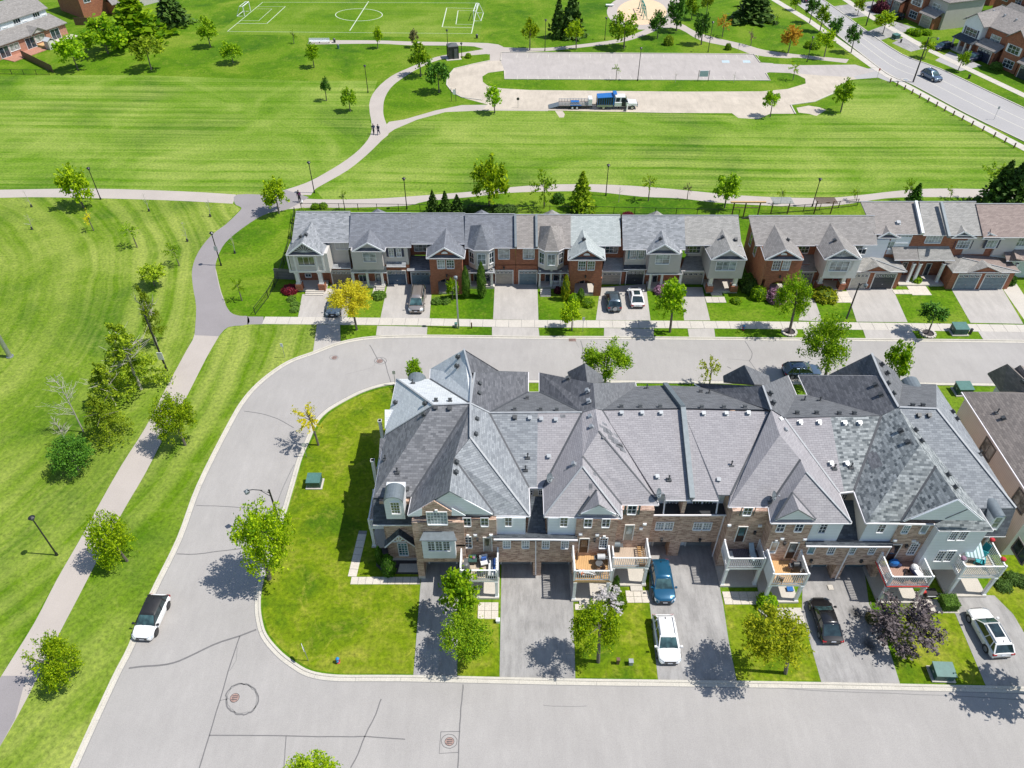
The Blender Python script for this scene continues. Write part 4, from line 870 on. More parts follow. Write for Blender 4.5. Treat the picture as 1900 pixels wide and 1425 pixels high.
# D3
xbs = OP(1069,975,YW).x; xb4 = OP(1131,990,YW).x + .35
wallbox(D3, xb0, xbs, YW+.15, 57.0, 5.0, 8.3, 'siding_white'); wallbox(D3, xbs, xb1+.05, YW, 57.0, 2.2, 8.3, 'brick'); wallbox(D3, xm, xbs, YW, YW+1.3, 2.15, 5.2, 'brick'); wallbox(D3, xm, xb1+.05, YW+1.3, 57.0, 0, 5.2, 'brick', 'inner_wall')
wallbox(D3, xm, xm+.36, YW-.02, YW+1.3, 0, 2.15, 'brick', 'pier'); wallbox(D3, OP(1058,1049,YD).x, OP(1058,1049,YD).x+.4, YW, YW+1.3, 0, 2.2, 'brick', 'pier')
roof(D3, 'sh_skirt', [[OP(997,1000,39.35),OP(1071,1001.5,39.35),OP(1071,989,YW+.4),OP(997,988,YW+.4)], [OP(997,990,YW+.3),OP(1013,990,YW+.3),(1008,921,7.3),(997,921,7.3)]], name='skirt_roof', th=.1)
lines(D3, 'gutter', 'gutter', [[OP(997,1000.5,39.3),OP(1072,1001.8,39.3)]], .12, .12, -.06)
wallbox(D3, XE(997,904,E), xb0+.2, 43.9, 50, 5, 8.3, 'siding_cream'); pwin(D3, 1000,909,1006,917,43.88,2,2)
pwin(D3, 1040,960,1052.5,976, YW+.15, 2,3,'white','glass_olive'); pwin(D3, 1006.5,1003,1018.5,1016, YW, 3,3,'white','glass_curtain'); pwin(D3, 1042,1003.5,1054,1016.5, YW, 3,3,'white','glass_curtain')
pwin(D3, 1084.5,963,1097.5,977, YW, 2,2,'white','glass'); pwin(D3, 1117.5,963,1130.5,977, YW, 2,2,'white','glass'); door(D3, 1075,999,1091,1024, YW, 'door_darkbrown', gl='glass'); pwin(D3, 1113,998,1126,1016, YW, 3,4,'white','glass', arch=True)
garage(D3, OP(1001,1049,YD).x, OP(1054,1049,YD).x, YW+1.28, 2.2, 'door_grey', wins=False)
lines(D3, 'gutter', 'downspout', [[OP(994,1003,YW-.08),OP(994,1066,YW-.08)]], .1, .1, 0)
m = MB(); m.prism([OP(1112,938,YW-.02),OP(1078,954,YW-.02),OP(1143,955,YW-.02)], .1, up=-EY); m.build('gable', M['siding_white'], D3); lines(D3, 'white', 'fascia', [[(1073,955,8.7),(1112,936,10.3),(1147,956,8.7)]], .09, .14, -.07)
# D4
YR = 42.0
xc_ = OP(1206,1000,YW+1).x; xf = OP(1257,990,YR).x
wallbox(D4, xb1+.05, xb2-.1, YW+1.0, 56.5, 0, 8.3, 'brick'); wallbox(D4, xb2-.1, xf, YR, 43.2, 2.2, 6.25, 'brick'); wallbox(D4, xb2-.1, xf, 43.2, 56.5, 0, 8.3, 'siding_white'); wallbox(D4, xf-.5, xf, YR, 43.2, 0, 2.2, 'brick', 'pier')
m = MB(); m.box(xb2-.1, xf, YR-.15, 43.2, 6.25, 6.35); m.build('flat_roof', M['dark'], D4); lines(D4, 'gutter', 'gutter', [[Vector((xb2-.1,YR-.2,6.4)),Vector((xf,YR-.2,6.4))],[Vector((OP(1232,930,43).x,43,8.2)),Vector((OP(1228,965,YR).x,YR,6.4))]], .12,.12,0)
pwin(D4, 1165,938,1180,953, YW+1.0, 2,2,'white','glass'); 
for a_, b_ in ((1156.5,1163),(1182.5,1189)):
    o = OP(a_,954,YW+1.0); o2 = OP(b_,938,YW+1.0); wallbox(D4, o.x, o2.x, YW+.94, YW+1.0, o.z, o2.z, 'shutter_green', 'shutter')
door(D4, 1159,974,1174,1001, YW+1.0, 'door_taupe', gl='glass_curtain'); pwin(D4, 1217,969,1231,981.5, YR, 3,3,'white','glass_curtain'); pwin(D4, 1234,969,1248,981.5, YR, 3,3,'white','glass_curtain')
pwin(D4, 1236,929,1253,944.5, 43.2, 3,3,'white','glass_curtain'); pwin(D4, 1255.5,929,1272,944.5, 43.2, 3,3,'white','glass_curtain')
garage(D4, OP(1208,1033,43).x, OP(1248,1033,43).x-.1, 43.17, 2.2, 'door_grey', wins=False)
# D5
xg = OP(1257,990,YR).x; xh = xc0
wallbox(D5, xg, xh, YR, 43.2, 2.2, 6.25, 'brick'); wallbox(D5, xg, xh, 43.2, 56.5, 0, 8.3, 'siding_white'); wallbox(D5, xg, xg+.5, YR, 43.2, 0, 2.2, 'brick', 'pier')
m = MB(); m.box(xg, xh, YR-.15, 43.2, 6.25, 6.35); m.build('flat_roof', M['dark'], D5); lines(D5, 'gutter', 'gutter', [[Vector((xg,YR-.2,6.4)),Vector((xh,YR-.2,6.4))],[Vector((OP(1330,930,43).x,43,8.2)),Vector((OP(1325,965,YR).x,YR,6.4))]], .12,.12,0)
wallbox(D5, xg-.16, xg+.16, YR-.02, 43.4, 5.5, 8.2, 'brick', 'party_wall')
pwin(D5, 1284,929,1300,944.5, 43.2, 3,3,'white','glass_olive'); pwin(D5, 1303,929,1320,944.5, 43.2, 3,3,'white','glass_olive'); pwin(D5, 1287,970,1302,982, YR, 3,3,'white','glass_curtain'); pwin(D5, 1305,970,1319,982, YR, 3,3,'white','glass_curtain')
garage(D5, OP(1267,1035,43).x, OP(1318,1035,43).x, 43.17, 2.2, 'door_grey', wins=False); lines(D5, 'gutter', 'downspout', [[Vector((xh-.1,YR-.1,6.2)),Vector((xh-.1,YR-.1,.1))]], .1, .1, 0)
wallbox(D5, xc0, xc1+.3, YW+.9, 56.5, 0, 8.3, 'brick')
pwin(D5, 1380,942,1394,955, YW+.9, 2,2,'white','glass')
for a_, b_ in ((1371.5,1378),(1396.5,1403)):
    o = OP(a_,956,YW+.9); o2 = OP(b_,941,YW+.9); wallbox(D5, o.x, o2.x, YW+.84, YW+.9, o.z, o2.z, 'shutter_green', 'shutter')
door(D5, 1367,977,1382,1004, YW+.9, 'door_darkbrown', gl='glass_teal')
# D6
xcs = OP(1502,985,YW-.2).x; xcd = OP(1562,1040,YW-.1).x; YC = 39.55
wallbox(D6, xc1, xcs, YC, 56.5, 0 if False else 2.2, 8.3, 'brick'); wallbox(D6, xcs, xc2, YC+.15, 56.5, 4.9, 8.3, 'siding_white'); wallbox(D6, xcs, xcd, YC, YC+1.3, 2.15, 5.1, 'brick'); wallbox(D6, xc1, xcd, YC+1.3, 56, 0, 5.1, 'brick', 'inner_wall')
wallbox(D6, xcd-.4, xcd, YC-.02, YC+1.3, 0, 2.15, 'brick', 'pier')
roof(D6, 'sh_skirt', [[OP(1496,1012,39.05),OP(1585,1013,39.05),OP(1585,1000,YC+.4),OP(1492,1000,YC+.4)], [OP(1550,1001,YC+.35),OP(1585,1001,YC+.35),(1582,928,7.3),(1562,928,7.3)]], name='skirt_roof', th=.1)
lines(D6, 'gutter', 'gutter', [[OP(1496,1013,39.0),OP(1585,1014,39.0)]], .12, .12, -.06)
pwin(D6, 1442,971,1455,985, YC, 2,2,'white','glass'); pwin(D6, 1476,971.5,1489,985, YC, 2,2,'white','glass'); door(D6, 1461,1007,1476,1035, YC, 'door_darkbrown', gl='glass_curtain'); pwin(D6, 1430,1006,1441,1024, YC, 1,1,'white','glass_curtain', arch=True)
pwin(D6, 1521,971,1533,988, YC+.15, 2,3,'white','glass'); pwin(D6, 1500,1013,1511,1025.5, YC, 1,1,'white','glass_teal'); pwin(D6, 1537,1014,1548,1026.5, YC, 3,3,'white','glass')
garage(D6, OP(1505,1050,YD).x, xcd-.45, YC+1.28, 2.15, 'door_bluegrey', wins=False); lines(D6, 'gutter', 'downspout', [[Vector((xcd,YC-.1,5.2)),Vector((xcd,YC-.1,.1))]], .1, .1, 0)
m = MB(); m.prism([OP(1482,947,YC-.02),OP(1444,964,YC-.02),OP(1510,964,YC-.02)], .1, up=-EY); m.build('gable', M['siding_white'], D6); lines(D6, 'white', 'fascia', [[(1439,964,8.7),(1482,945,10.2),(1514,964,8.7)]], .09, .14, -.07)
# D7
xds = OP(1664,985,YC).x; xdt = xd1
wallbox(D7, xd0, xds, YC+.15, 56.5, 4.9, 8.3, 'siding_white'); wallbox(D7, xcd, xds, YC, YC+1.3, 2.15, 5.1, 'brick'); wallbox(D7, xds, xdt, YC, 56.5, 2.2, 8.2, 'brick'); wallbox(D7, xcd, xdt, YC+1.3, 56, 0, 5.1, 'brick', 'inner_wall')
wallbox(D7, xcd+.0, xcd+.35, YC-.02, YC+1.3, 0, 2.15, 'brick', 'pier'); wallbox(D7, OP(1620,1060,YC).x, OP(1620,1060,YC).x+.5, YC, YC+1.3, 0, 2.2, 'brick', 'pier')
roof(D7, 'sh_skirt', [[OP(1585,1013,39.05),OP(1657,1013,39.05),OP(1657,1001,YC+.4),OP(1585,1000,YC+.4)], [OP(1585,1001,YC+.35),OP(1598,1001,YC+.35),(1590,928,7.3),(1582,928,7.3)]], name='skirt_roof', th=.1)
lines(D7, 'gutter', 'gutter', [[OP(1585,1014,39.0),OP(1655,1014,39.0)]], .12, .12, -.06); wallbox(D7, xc2-.3, xd0+.05, 43.9, 50, 5, 8.3, 'siding_cream'); pwin(D7, 1562,917,1575,926,43.88,3,2)
wallbox(D7, xd0-.03, xd0+.1, YC+.2, 46, 5.2, 8.25, 'siding_cream', 'side_wall')
pwin(D7, 1629,973,1641,987, YC+.15, 2,2,'white','glass'); pwin(D7, 1576,1015,1586,1026.5, YC, 3,3,'white','glass'); pwin(D7, 1613,1015,1623,1026.5, YC, 3,3,'white','glass')
pwin(D7, 1675,975,1686,988, YC, 3,3,'white','glass_teal'); pwin(D7, 1709,975,1720,988, YC, 1,1,'white','glass_curtain'); door(D7, 1648,1010,1664,1038, YC, 'door_darkbrown', gl='glass'); pwin(D7, 1687,1009,1700,1027, YC, 3,4,'white','glass', arch=True)
garage(D7, xcd+.45, OP(1605,1050,YD).x, YC+1.28, 2.15, 'door_bluegrey', wins=False)
# D8
YT = 38.9
wallbox(D8, xd1, xd2, YT, 45, 2.35, 8.0, 'siding_white', 'bay'); wallbox(D8, xd1+.3, xe, 41.6, 56.5, 0, 8.0, 'brick'); wallbox(D8, xd1+.2, xd2-.3, 40.3, 42, 0, 2.4, 'brick'); wallbox(D8, xd2, xe-.5, 40.9, 41.7, 0, 5.9, 'brick')
wallbox(D8, xe-.6, xe-.1, 41.4, 57, 0, 5.9, 'orange_brick', 'side_wall')
m = MB(); m.prism([OP(1778,928,YT-.05),OP(1690,964,YT-.05),OP(1823,966,YT-.05)], .1, up=-EY); m.build('gable', M['siding_white'], D8)
lines(D8, 'white', 'fascia', [[d4,(1827,966,8.75)]], .1, .2, -.08); lines(D7, 'white', 'fascia', [[d4,(1677,966,8.65)]], .08, .16, -.08)
roof(D8, 'sh_skirt', [[OP(1796,945,YT-.1)+EZ*0, OP(1796,945,YT-.1)+EY*.6, OP(1755,962,YT-.1)+EY*.6, OP(1755,962,YT-.1)]], name='gable_roof', th=.08)
for (x0,x1,y0,y1) in ((1762,1775,986,1001),(1779,1793,986,1001)): pwin(D8, x0,y0,x1,y1, YT, 3,4,'white','glass')
for (x0,x1,y0,y1) in ((1737,1751,1022,1040),(1755,1768,1022,1040)): pwin(D8, x0,y0,x1,y1, YT, 3,4,'white','glass')
door(D8, 1800,1000,1812,1018, 40.88, 'offwhite', zb=2.5, gl='glass_curtain')
p0 = OP(1826,976,40.1); p1 = OP(1858,976,40.1); xm_ = (p0.x+p1.x)/2+.1; hw = (p1.x-p0.x)*.34; zb = OP(1840,984,40.1).z; zt = OP(1840,961,40.1).z
m = MB(); m.box(xm_-hw, xm_+hw, 40.1, 42.6, zb, zt); n = len(m.v)
for i in range(K+1): t = math.pi*i/K; m.v.append((xm_+hw*math.cos(t), 40.1, zt+hw*.85*math.sin(t)))
m.f.append(tuple(range(n, n+K+1))); dm = m.build('dormer', M['siding_white'], D8); barrel(dm, xm_, hw*.95, 40.0, 41.9, zt); window(D8, Vector((xm_-.28, 40.1, zb+.3)), EX, -EY, .56, zt-zb-.2, 1, 2, 'white', 'glass_curtain')
# far side dormer humps
for U, px, py in ((D1, 771, 703), (D8, 1698, 711)):
    c = G(px, py, 8.9); m = MB(); K2 = 10; r = .95
    for i in range(K2):
        a = math.pi*i/K2; b = math.pi*(i+1)/K2
        A = Vector((c.x+r*math.cos(a), c.y-2.2, c.z-.9+r*1.0*math.sin(a))); B_ = Vector((c.x+r*math.cos(b), c.y-2.2, c.z-.9+r*1.0*math.sin(b))); m.poly([A, A+EY*3.2, B_+EY*3.2, B_])
    m.poly([(c.x+r*math.cos(math.pi*i/K2), c.y-2.2, c.z-.9+r*math.sin(math.pi*i/K2)) for i in range(K2+1)]); m.build('dormer', M['slab_roof'], U)
# wall vents and lamps
for U,x,y,Y in ((D2,882,992,YW),(D2,911,992,YW),(D3,1077,990.5,YW),(D3,1108,992,YW),(D4,1196,972,YW+1),(D4,1189,980,YW+1),(D5,1353,974,YW+.9),(D5,1410,975,YW+.9),(D6,1451,999,YC),(D6,1493,1000,YC),(D7,1660,1002,YC),(D7,1695,1003,YC)): vent_on_wall(U,x,y,Y)
for U,x,y,Y in ((D2,886,1000,YW),(D3,1103,1001,YW),(D5,1400,987,YW+.9),(D6,1455,1007,YC),(D7,1681,1012,YC),(D4,1227,1000,YR),(D5,1298,1001,YR),(D6,1504,1039,YC),(D7,1597,1040,YC)): lamp_on_wall(U,x,y,Y)
# roof vents
for U,l,mt in ((D1,[(808,756),(834,757.5)],'vent_dark'),(D1,[(845,858.5),(844,877),(755,907)],'vent_dark'),(D1,[(735,748),(790,750),(809,744.5),(835,744.5),(788,770)],'vent_dark'),(D1,[(851,663),(849,680)],'vent_dark'),
   (D2,[(888,713),(887,731),(883,779),(881,807),(955,775)],'vent_dark'),(D2,[(978,740),(955,761)],'darkgrey'),(D3,[(983,776),(1004,778),(1031,779)],'vent_light'),(D3,[(1018,847),(1097,774),(1099,793),(1066,862)],'vent_light'),(D3,[(1003,761.5),(1033,762),(1055,703)],'darkgrey'),
   (D4,[(1153,767),(1191,767),(1226,767),(1219,885),(1091,726),(1093,745)],'vent_light'),(D4,[(1153,756),(1188,756),(1225,756)],'darkgrey'),(D5,[(1305,768),(1347,768),(1388,767),(1333,891)],'vent_light'),(D5,[(1300,728),(1302,757),(1343,757),(1382,757)],'darkgrey'),
   (D6,[(1447,779),(1455,799),(1484,784),(1519,784),(1541,860)],'vent_light'),(D6,[(1428,731),(1434,748),(1479,768),(1515,768)],'vent_dark'),(D7,[(1566,785),(1594,785),(1570,860)],'vent_light'),(D7,[(1557,769),(1585,769),(1672,800),(1685,821),(1625,715),(1635,733)],'vent_dark'),
   (D8,[(1635,677),(1645,693),(1646,712),(1656,731),(1693,754),(1712,754),(1704,771),(1723,771),(1697,799),(1708,819),(1757,882),(1770,905),(1774,778),(1766,765)],'vent_dark')):
    for x,y in l: vent(U, x, y, mt)
for U,l in ((D1,[(737,876),(715,852),(766,712)]),(D2,[(979,849),(975,872)]),(D4,[(1241,890),(1200,721)]),(D5,[(1357,863),(1315,730)]),(D6,[(1548,869)]),(D7,[(1579,867),(1492,743),(1521,744)]),(D8,[(1817,843)])):
    for x,y in l: pipe(U, x, y)
dish(1015,897,'satellite dish on the roof corner above the alley between the left gables', 1); dish(1216,925,'satellite dish at the eave left of the parapet', 1); dish(1428,930,'satellite dish in the roof valley above the dark decked balcony', 1)
# worn shingle patches
def patchm(U, pts):
    for x,y,w,h in pts:
        loc, n = onroof(x,y)
        if loc is None: continue
        m = MB(); u = EZ.cross(n).normalized(); v = n.cross(u); m.obox(loc,u,v,n,-w/2,w/2,-h/2,h/2,-.01,.012); m.build('worn_shingle', M['sh_brown'], U)
patchm(D4, [(1119,793,.3,.9),(1122,787,.3,.6),(1127,802,.4,1.0),(1135,803,.45,1.3),(1138,815,.5,1.2),(1145,822,.5,1.4),(1150,828,.5,1.0),(1156,835,.4,.8),(1142,808,.4,.6),(1116,773,.25,.5),(1121,812,.3,.5)])
patchm(D3, [(1051,846,.5,.4),(1054,856,.4,.7),(1050,870,.4,.5),(1044,772,.5,.3),(1096,903,.3,.5),(1104,880,.3,.4)]); patchm(D7, [(1622,855,1.6,1.0),(1617,848,1.0,.8)])
# balconies
BAL = {}
def balcony(U, k, xa, xb, yr, yd, yb, Yback, deck, fascia='white', screen=None, cols=2, porch=True, railh=None, colx=None):
    c = G((xa+xb)/2, yb); Yf = c.y; p = OP(xa, yr, Yf); q = OP(xb, yr, Yf); zr = p.z; zd = OP(xa, yd, Yf).z
    h = zr-zd-.05; x0, x1 = p.x, q.x; b = MB(); b.box(x0-.05, x1+.05, Yf+.02, Yback, zd-.28, zd-.02); bal = b.build('balcony', M[fascia], U)
    m = MB(); n = int((x1-x0)/.15)
    for i in range(n): m.box(x0+(x1-x0)*i/n+.008, x0+(x1-x0)*(i+1)/n-.008, Yf+.03, Yback-.0, zd-.02, zd+.012)
    m.build('deck', M[deck], bal)
    railing(bal, [(x0,Yback-.05),(x0,Yf+.08),(x1,Yf+.08),(x1,Yback-.05)], zd, h)
    for cx in ((x0+.12, x1-.12)): column(bal, cx, Yf+.15, .15, zd-.28, .26)
    if screen:
        for sx in screen: m = MB(); X = x0 if sx == 'l' else x1; m.box(X-.05, X+.05, Yf+.1, Yback-.1, zd, zd+h+.35); m.build('privacy_screen', M['white'], bal)
    if porch: wallbox(U, x0-.1, x1+.1, Yf-.1, Yback+1.2, 0, .22, 'concrete', 'porch')
    BAL[k] = (x0, x1, Yf, Yback, zd, h); return bal
balcony(D2,2,854,923,1059,1077,1110.5,YW-.02,'deck_tan', screen='l'); balcony(D3,3,1067,1135,1060,1078,1115,YW-.02,'deck_wood','wood'); balcony(D4,4,1138.5,1206.5,1036,1052,1087,YW+.98,'deck_old', screen='l')
balcony(D5,5,1354,1421,1037,1054,1088,YW+.88,'deck_grey'); balcony(D6,6,1436,1502,1066,1085,1118,YC-.02,'deck_wood', screen='l'); balcony(D7,7,1657,1733,1071,1088,1119,YC-.02,'deck_red'); balcony(D8,8,1793,1868,1052,1070,1107,40.88,'deck_tan')
lines(D7, 'red', 'trim', [[Vector((BAL[7][0]-.08,BAL[7][2]-.02,BAL[7][4]-.02)),Vector((BAL[7][1]+.08,BAL[7][2]-.02,BAL[7][4]-.02))],[Vector((BAL[7][0]-.1,BAL[7][2],BAL[7][4]-.05)),Vector((BAL[7][0]-.1,YC,BAL[7][4]-.05))]], .08, .1, 0)
# planter box on the bay roof edge etc: steps in front of porches
for U,xa,xb,y in ((D3,1075,1110,1121),(D4,1170,1192,1096),(D7,1700,1728,1108)):
    p = G(xa,y); q = G(xb,y); wallbox(U, p.x, q.x, p.y-.1, p.y+.5, 0, .16, 'concrete', 'step')
# ================= far terrace =================
ZE = 6.3
def cross(U, mat, aB, aF, FL, FR, BL, BR_, wall='siding_tan', ped='siding_tan', ze=ZE, led=True, fan=False, back_ze=None, louvre=False):
    fy = G(FL[0], FL[1], ze).y; zr = OP(aF[0], aF[1], fy).z; e = G(FR[0], FR[1], ze)
    back = G(aB[0], aB[1], zr); front = OP(aF[0], aF[1], fy); bl = G(BL[0], BL[1], back_ze or ze); br = G(BR_[0], BR_[1], back_ze or ze); fl = G(FL[0], FL[1], ze)
    fr = Vector((e.x, fl.y, ze))
    roof(U, mat, [[back, front, fl, bl]], th=.12); roof(U, mat, [[back, front, fr, br]], th=.12)
    Yw = fl.y + .35
    MB().prism([Vector((front.x, Yw, zr-.1)), Vector((fl.x+.25, Yw, ze)), Vector((fr.x-.25, Yw, ze))], .1, up=-EY).build('gable', M[ped], U)
    lines(U, 'white', 'fascia', [[front, fl],[front, fr]], .08, .18, -.1); lines(U, 'gutter', 'gutter', [[bl, fl],[fl, fr],[fr, br]], .1, .1, -.08)
    if led: MB().prism([Vector((fl.x, fl.y-.02, ze+.02)), Vector((fr.x, fl.y-.02, ze+.02)), Vector((fr.x-.2, Yw+.02, ze+.28)), Vector((fl.x+.2, Yw+.02, ze+.28))], .08).build('roof_ledge', M['sh_slate'], U)
    if fan:
        c = Vector((front.x, Yw-.12, ze+.25)); R = (fr.x-fl.x)*.33
        for k in range(9):
            t = math.pi*(k+.5)/9; r = R*(.75+.25*abs(math.cos(t))) * (1 if zr-ze > 1.2 else .7); e2 = c + Vector((math.cos(t)*r, 0, math.sin(t)*min(r, (zr-ze)*.62))); MB().bar(c, e2, .06, .05).build('gable_trim', M['offwhite'], U)
    if louvre:
        c = Vector((front.x, Yw-.11, ze+.5)); P = [c+Vector((.42*math.cos(math.pi*k/6), 0, .34*math.sin(math.pi*k/6))) for k in range(7)]; MB().prism(P, .06, up=-EY).build('gable_vent', M['white'], U)
    return dict(fl=fl, fr=fr, Yw=Yw, zr=zr, bl=bl, br=br, front=front, back=back)
def mainroof(U, mat, xL, xR, yr, ye, ze=ZE, hd=4.4, back=True, yrR=None, yeR=None):
    """ridge and eave pixel rows; xL,xR pixel columns at the ridge and eave: (ridge, eave)"""
    eL = G(xL[1], ye, ze); eR = G(xR[1], yeR or ye, ze); zr = OP(xL[0], yr, eL.y+hd).z
    rL = Vector((OP(xL[0], yr, eL.y+hd).x, eL.y+hd, zr)); rR = Vector((OP(xR[0], yrR or yr, eL.y+hd).x, eL.y+hd, zr))
    roof(U, mat, [[rL, rR, eR, eL]], th=.14); roof(U, mat, [[rL, rR, rR+Vector((0,hd*.6,-(zr-ze))), rL+Vector((0,hd*.6,-(zr-ze)))]], th=.14)
    lines(U, 'gutter', 'gutter', [[eL, eR]], .1, .1, -.08); lines(U, 'cap', 'ridge_cap', [[rL, rR]], .16, .04, .05)
    return eL, eR, rL, rR
def shed(U, mat, pts, Ylow, Yhigh, name='porch_roof', th=.1):
    """pts: lowerL, lowerR, upperR, upperL pixels"""
    P = [OP(*pts[0], Ylow), OP(*pts[1], Ylow), OP(*pts[2], Yhigh), OP(*pts[3], Yhigh)]; z0 = (P[0].z+P[1].z)/2; z1 = (P[2].z+P[3].z)/2
    P[0].z = P[1].z = z0; P[2].z = P[3].z = max(z1, z0+.3); roof(U, mat, [P], th=th, name=name); lines(U, 'gutter', 'gutter', [[P[0], P[1]]], .1, .12, -.08); return P
far_ = {}
def fu(k, label, px, py=526):
    p = G(px, py); far_[k] = thing('townhouse', label, 'townhouse', (p.x, p.y+2, 0), group='townhouses across the street'); return far_[k]
def gd(U, x0, x1, y0, y1, mat, Yadd=0, **k):
    Y = G((x0+x1)/2, y1).y + Yadd; p = OP(x0, y1, Y); q = OP(x1, y1, Y); z = OP(x0, y0, Y).z; return garage(U, p.x, q.x, Y, z-.12, mat, z0=.03, **k), Y
def body(U, x0, x1, Y, z0, z1, mat, depth=8.2, name='wall'):
    a = OP(x0, 500, Y).x; b = OP(x1, 500, Y).x; return wallbox(U, a, b, Y, min(Y+depth, 92.6), z0, z1, mat, name)
def porch(U, x0, x1, ycol, ztop, cols, w=.3, base=None, floor=.35, Yback=None, mat='offwhite'):
    Y = G((x0+x1)/2, ycol).y + .2; a = OP(x0, ycol, Y).x; b = OP(x1, ycol, Y).x
    wallbox(U, a, b, Y-.2, (Yback or Y+1.8), 0, floor, 'concrete', 'porch')
    for c in cols:
        X = OP(c, ycol-6, Y).x
        if base: wallbox(U, X-w*.9, X+w*.9, Y-w*.9, Y+w*.9, floor, floor+.9, 'red_brick', 'pier'); column(U, X, Y, floor+.9, ztop, w, mat)
        else: column(U, X, Y, floor, ztop, w, mat)
    return Y
def steps(U, x0, x1, y, n=3, w0=.0):
    p = G(x0, y); q = G(x1, y)
    for i in range(n): wallbox(U, p.x, q.x, p.y+i*.3, p.y+(i+1)*.3, 0, .12*(i+1), 'concrete', 'step')
Yg = G(740,524).y        # wall plane of the garages
YM = 86.7
# U1
U1 = fu(1, 'leftmost townhouse across the street with tall white bay and sunburst gable', 600)
mainroof(U1, 'sh_fargrey', ((549,540),), 0, 0) if False else None
e = mainroof(U1, 'sh_fargrey', (549,541), (650,652), 393, 449, ze=6.6)
r = cross(U1, 'sh_fargrey', (582,404), (560,450), (530.5,473), (598.7,473), (541,446), (611,447), ped='siding_dark', fan=True, ze=6.1)
body(U1, 541, 612, r['Yw'], 3.1, 6.1, 'siding_tan', depth=10); body(U1, 545, 612, 87.2, 0, 3.2, 'red_brick', depth=8, name='wall'); body(U1, 611, 652, e[0].y+.4, 3, 6.6, 'siding_grey', depth=7)
MB().box(OP(536,500,r['Yw']).x, OP(602,500,r['Yw']).x, r['Yw']-.08, r['Yw']-.0, 3.15, 3.45).build('trim', M['offwhite'], U1)
for x in (537,549,589,601):
    X = OP(x, 495, r['Yw']).x; wallbox(U1, X-.11, X+.11, r['Yw']-.07, r['Yw'], 3.4, 6.0, 'offwhite', 'trim')
pwin(U1, 553,476.5,583,491, r['Yw'], 3,1,'offwhite','glass_olive'); pwin(U1, 567,508,577,513, 87.15, 2,1)
for (a_,b_,c_,d_) in ((541,476,546,489),(592,476,598,489),(557,495,585,502),(543,495,547,502),(594,495,599,502)):
    o = OP(a_,d_,r['Yw']); o2 = OP(b_ if b_ > a_ and False else c_, b_, r['Yw']); wallbox(U1, o.x, o2.x, r['Yw']-.03, r['Yw']-.0, o.z, o2.z, 'siding_grey', 'wall_panel')
porch(U1, 549, 606, 541, 3.1, (557,599), w=.5, base=True, Yback=87.4); steps(U1, 566,600,549); pwin(U1, 622,449.5,646,462, e[0].y+.38, 3,1,'offwhite','siding_grey')
shed(U1, 'sh_fargrey', ((609,497),(651,497),(653,468),(612,468)), YM-.5, 90.5, 'garage_roof'); body(U1, 609, 657, YM, 0, 2.45, 'red_brick', depth=4); garage(U1, OP(619,524,YM).x, OP(654,524,YM).x, YM-.02, 2.2, 'door_brown')
# U2
U2 = fu(2, 'slate roofed townhouse with blue garage door and navy shutters', 715)
e = mainroof(U2, 'sh_farslate', (651,647), (763,763), 395.5, 458); r = cross(U2, 'sh_farslate', (687,420), (681,450), (653,466), (713.7,466), (654,457), (716,457), ped='siding_grey')
body(U2, 656, 712, r['Yw'], 3.2, 6.2, 'siding_grey', depth=9); body(U2, 713, 760, YM, 3.2, 6.2, 'siding_tan'); body(U2, 657, 717, YM+.3, 0, 3.3, 'red_brick'); body(U2, 715, 760, YM, 0, 3.22, 'red_brick')
pwin(U2, 674,469,697,485, r['Yw'], 2,2,'offwhite','glass_curtain'); 
for x0,x1 in ((722,730),(736,744)): pwin(U2, x0,461.5,x1,475.5, YM, 2,2,'white','glass_curtain')
for x0,x1 in ((717.5,721.3),(731.3,735),(745,748.5)):
    o = OP(x0,476,YM); o2 = OP(x1,461,YM); wallbox(U2, o.x, o2.x, YM-.05, YM, o.z, o2.z, 'shutter_navy', 'shutter')
Yp = porch(U2, 655, 716, 534, 3.0, (658,684,711), Yback=87.1); shed(U2, 'sh_fargrey', ((651,505),(718,505),(716,494),(656,494)), Yp-.35, r['Yw']+.1); steps(U2, 697,713,541); door(U2, 698,508,707,529,87.0,'door_navy', gl='glass_curtain'); pwin(U2, 667,510,680,524, 87.0, 2,1)
shed(U2, 'sh_fargrey', ((717,494),(753,494),(753,486),(717,486)), YM-.7, YM+.1, 'garage_roof'); garage(U2, OP(721.5,524,YM).x, OP(754,524,YM).x, YM-.03, 2.2, 'door_blue'); wallbox(U2, OP(716,510,Yg).x, OP(720.5,510,Yg).x, Yg-.2, Yg+1, 0, 3.4, 'red_brick', 'pier')
# U3
U3 = fu(3, 'slate roofed townhouse with red brick arch entry behind the silver van', 810)
e = mainroof(U3, 'sh_farslate', (763,763), (863,862), 396, 452, ze=6.6); r = cross(U3, 'sh_farslate', (830,402), (823.6,459), (791,479), (861.5,480), (793,452), (864,460), ped='red_brick', ze=6.0, louvre=True)
roof(U3, 'sh_farslate', [[G(812,455,6.9), G(830,402,8.5), G(791,479,6.0)]], th=.1) if False else None
body(U3, 759, 797, 89.4, 3, 6.5, 'red_brick', depth=5); body(U3, 798, 858, r['Yw'], 2.9, 6.0, 'red_brick', depth=9); body(U3, 800, 857, 87.0, 0, 3, 'red_brick', depth=6, name='inner_wall')
pwin(U3, 769,454,792,465, 89.38, 3,2,'white','glass_curtain'); pwin(U3, 812,482.5,825,497, r['Yw'], 3,3,'white','glass_curtain'); pwin(U3, 829,482.5,842,497, r['Yw'], 3,3,'white','glass')
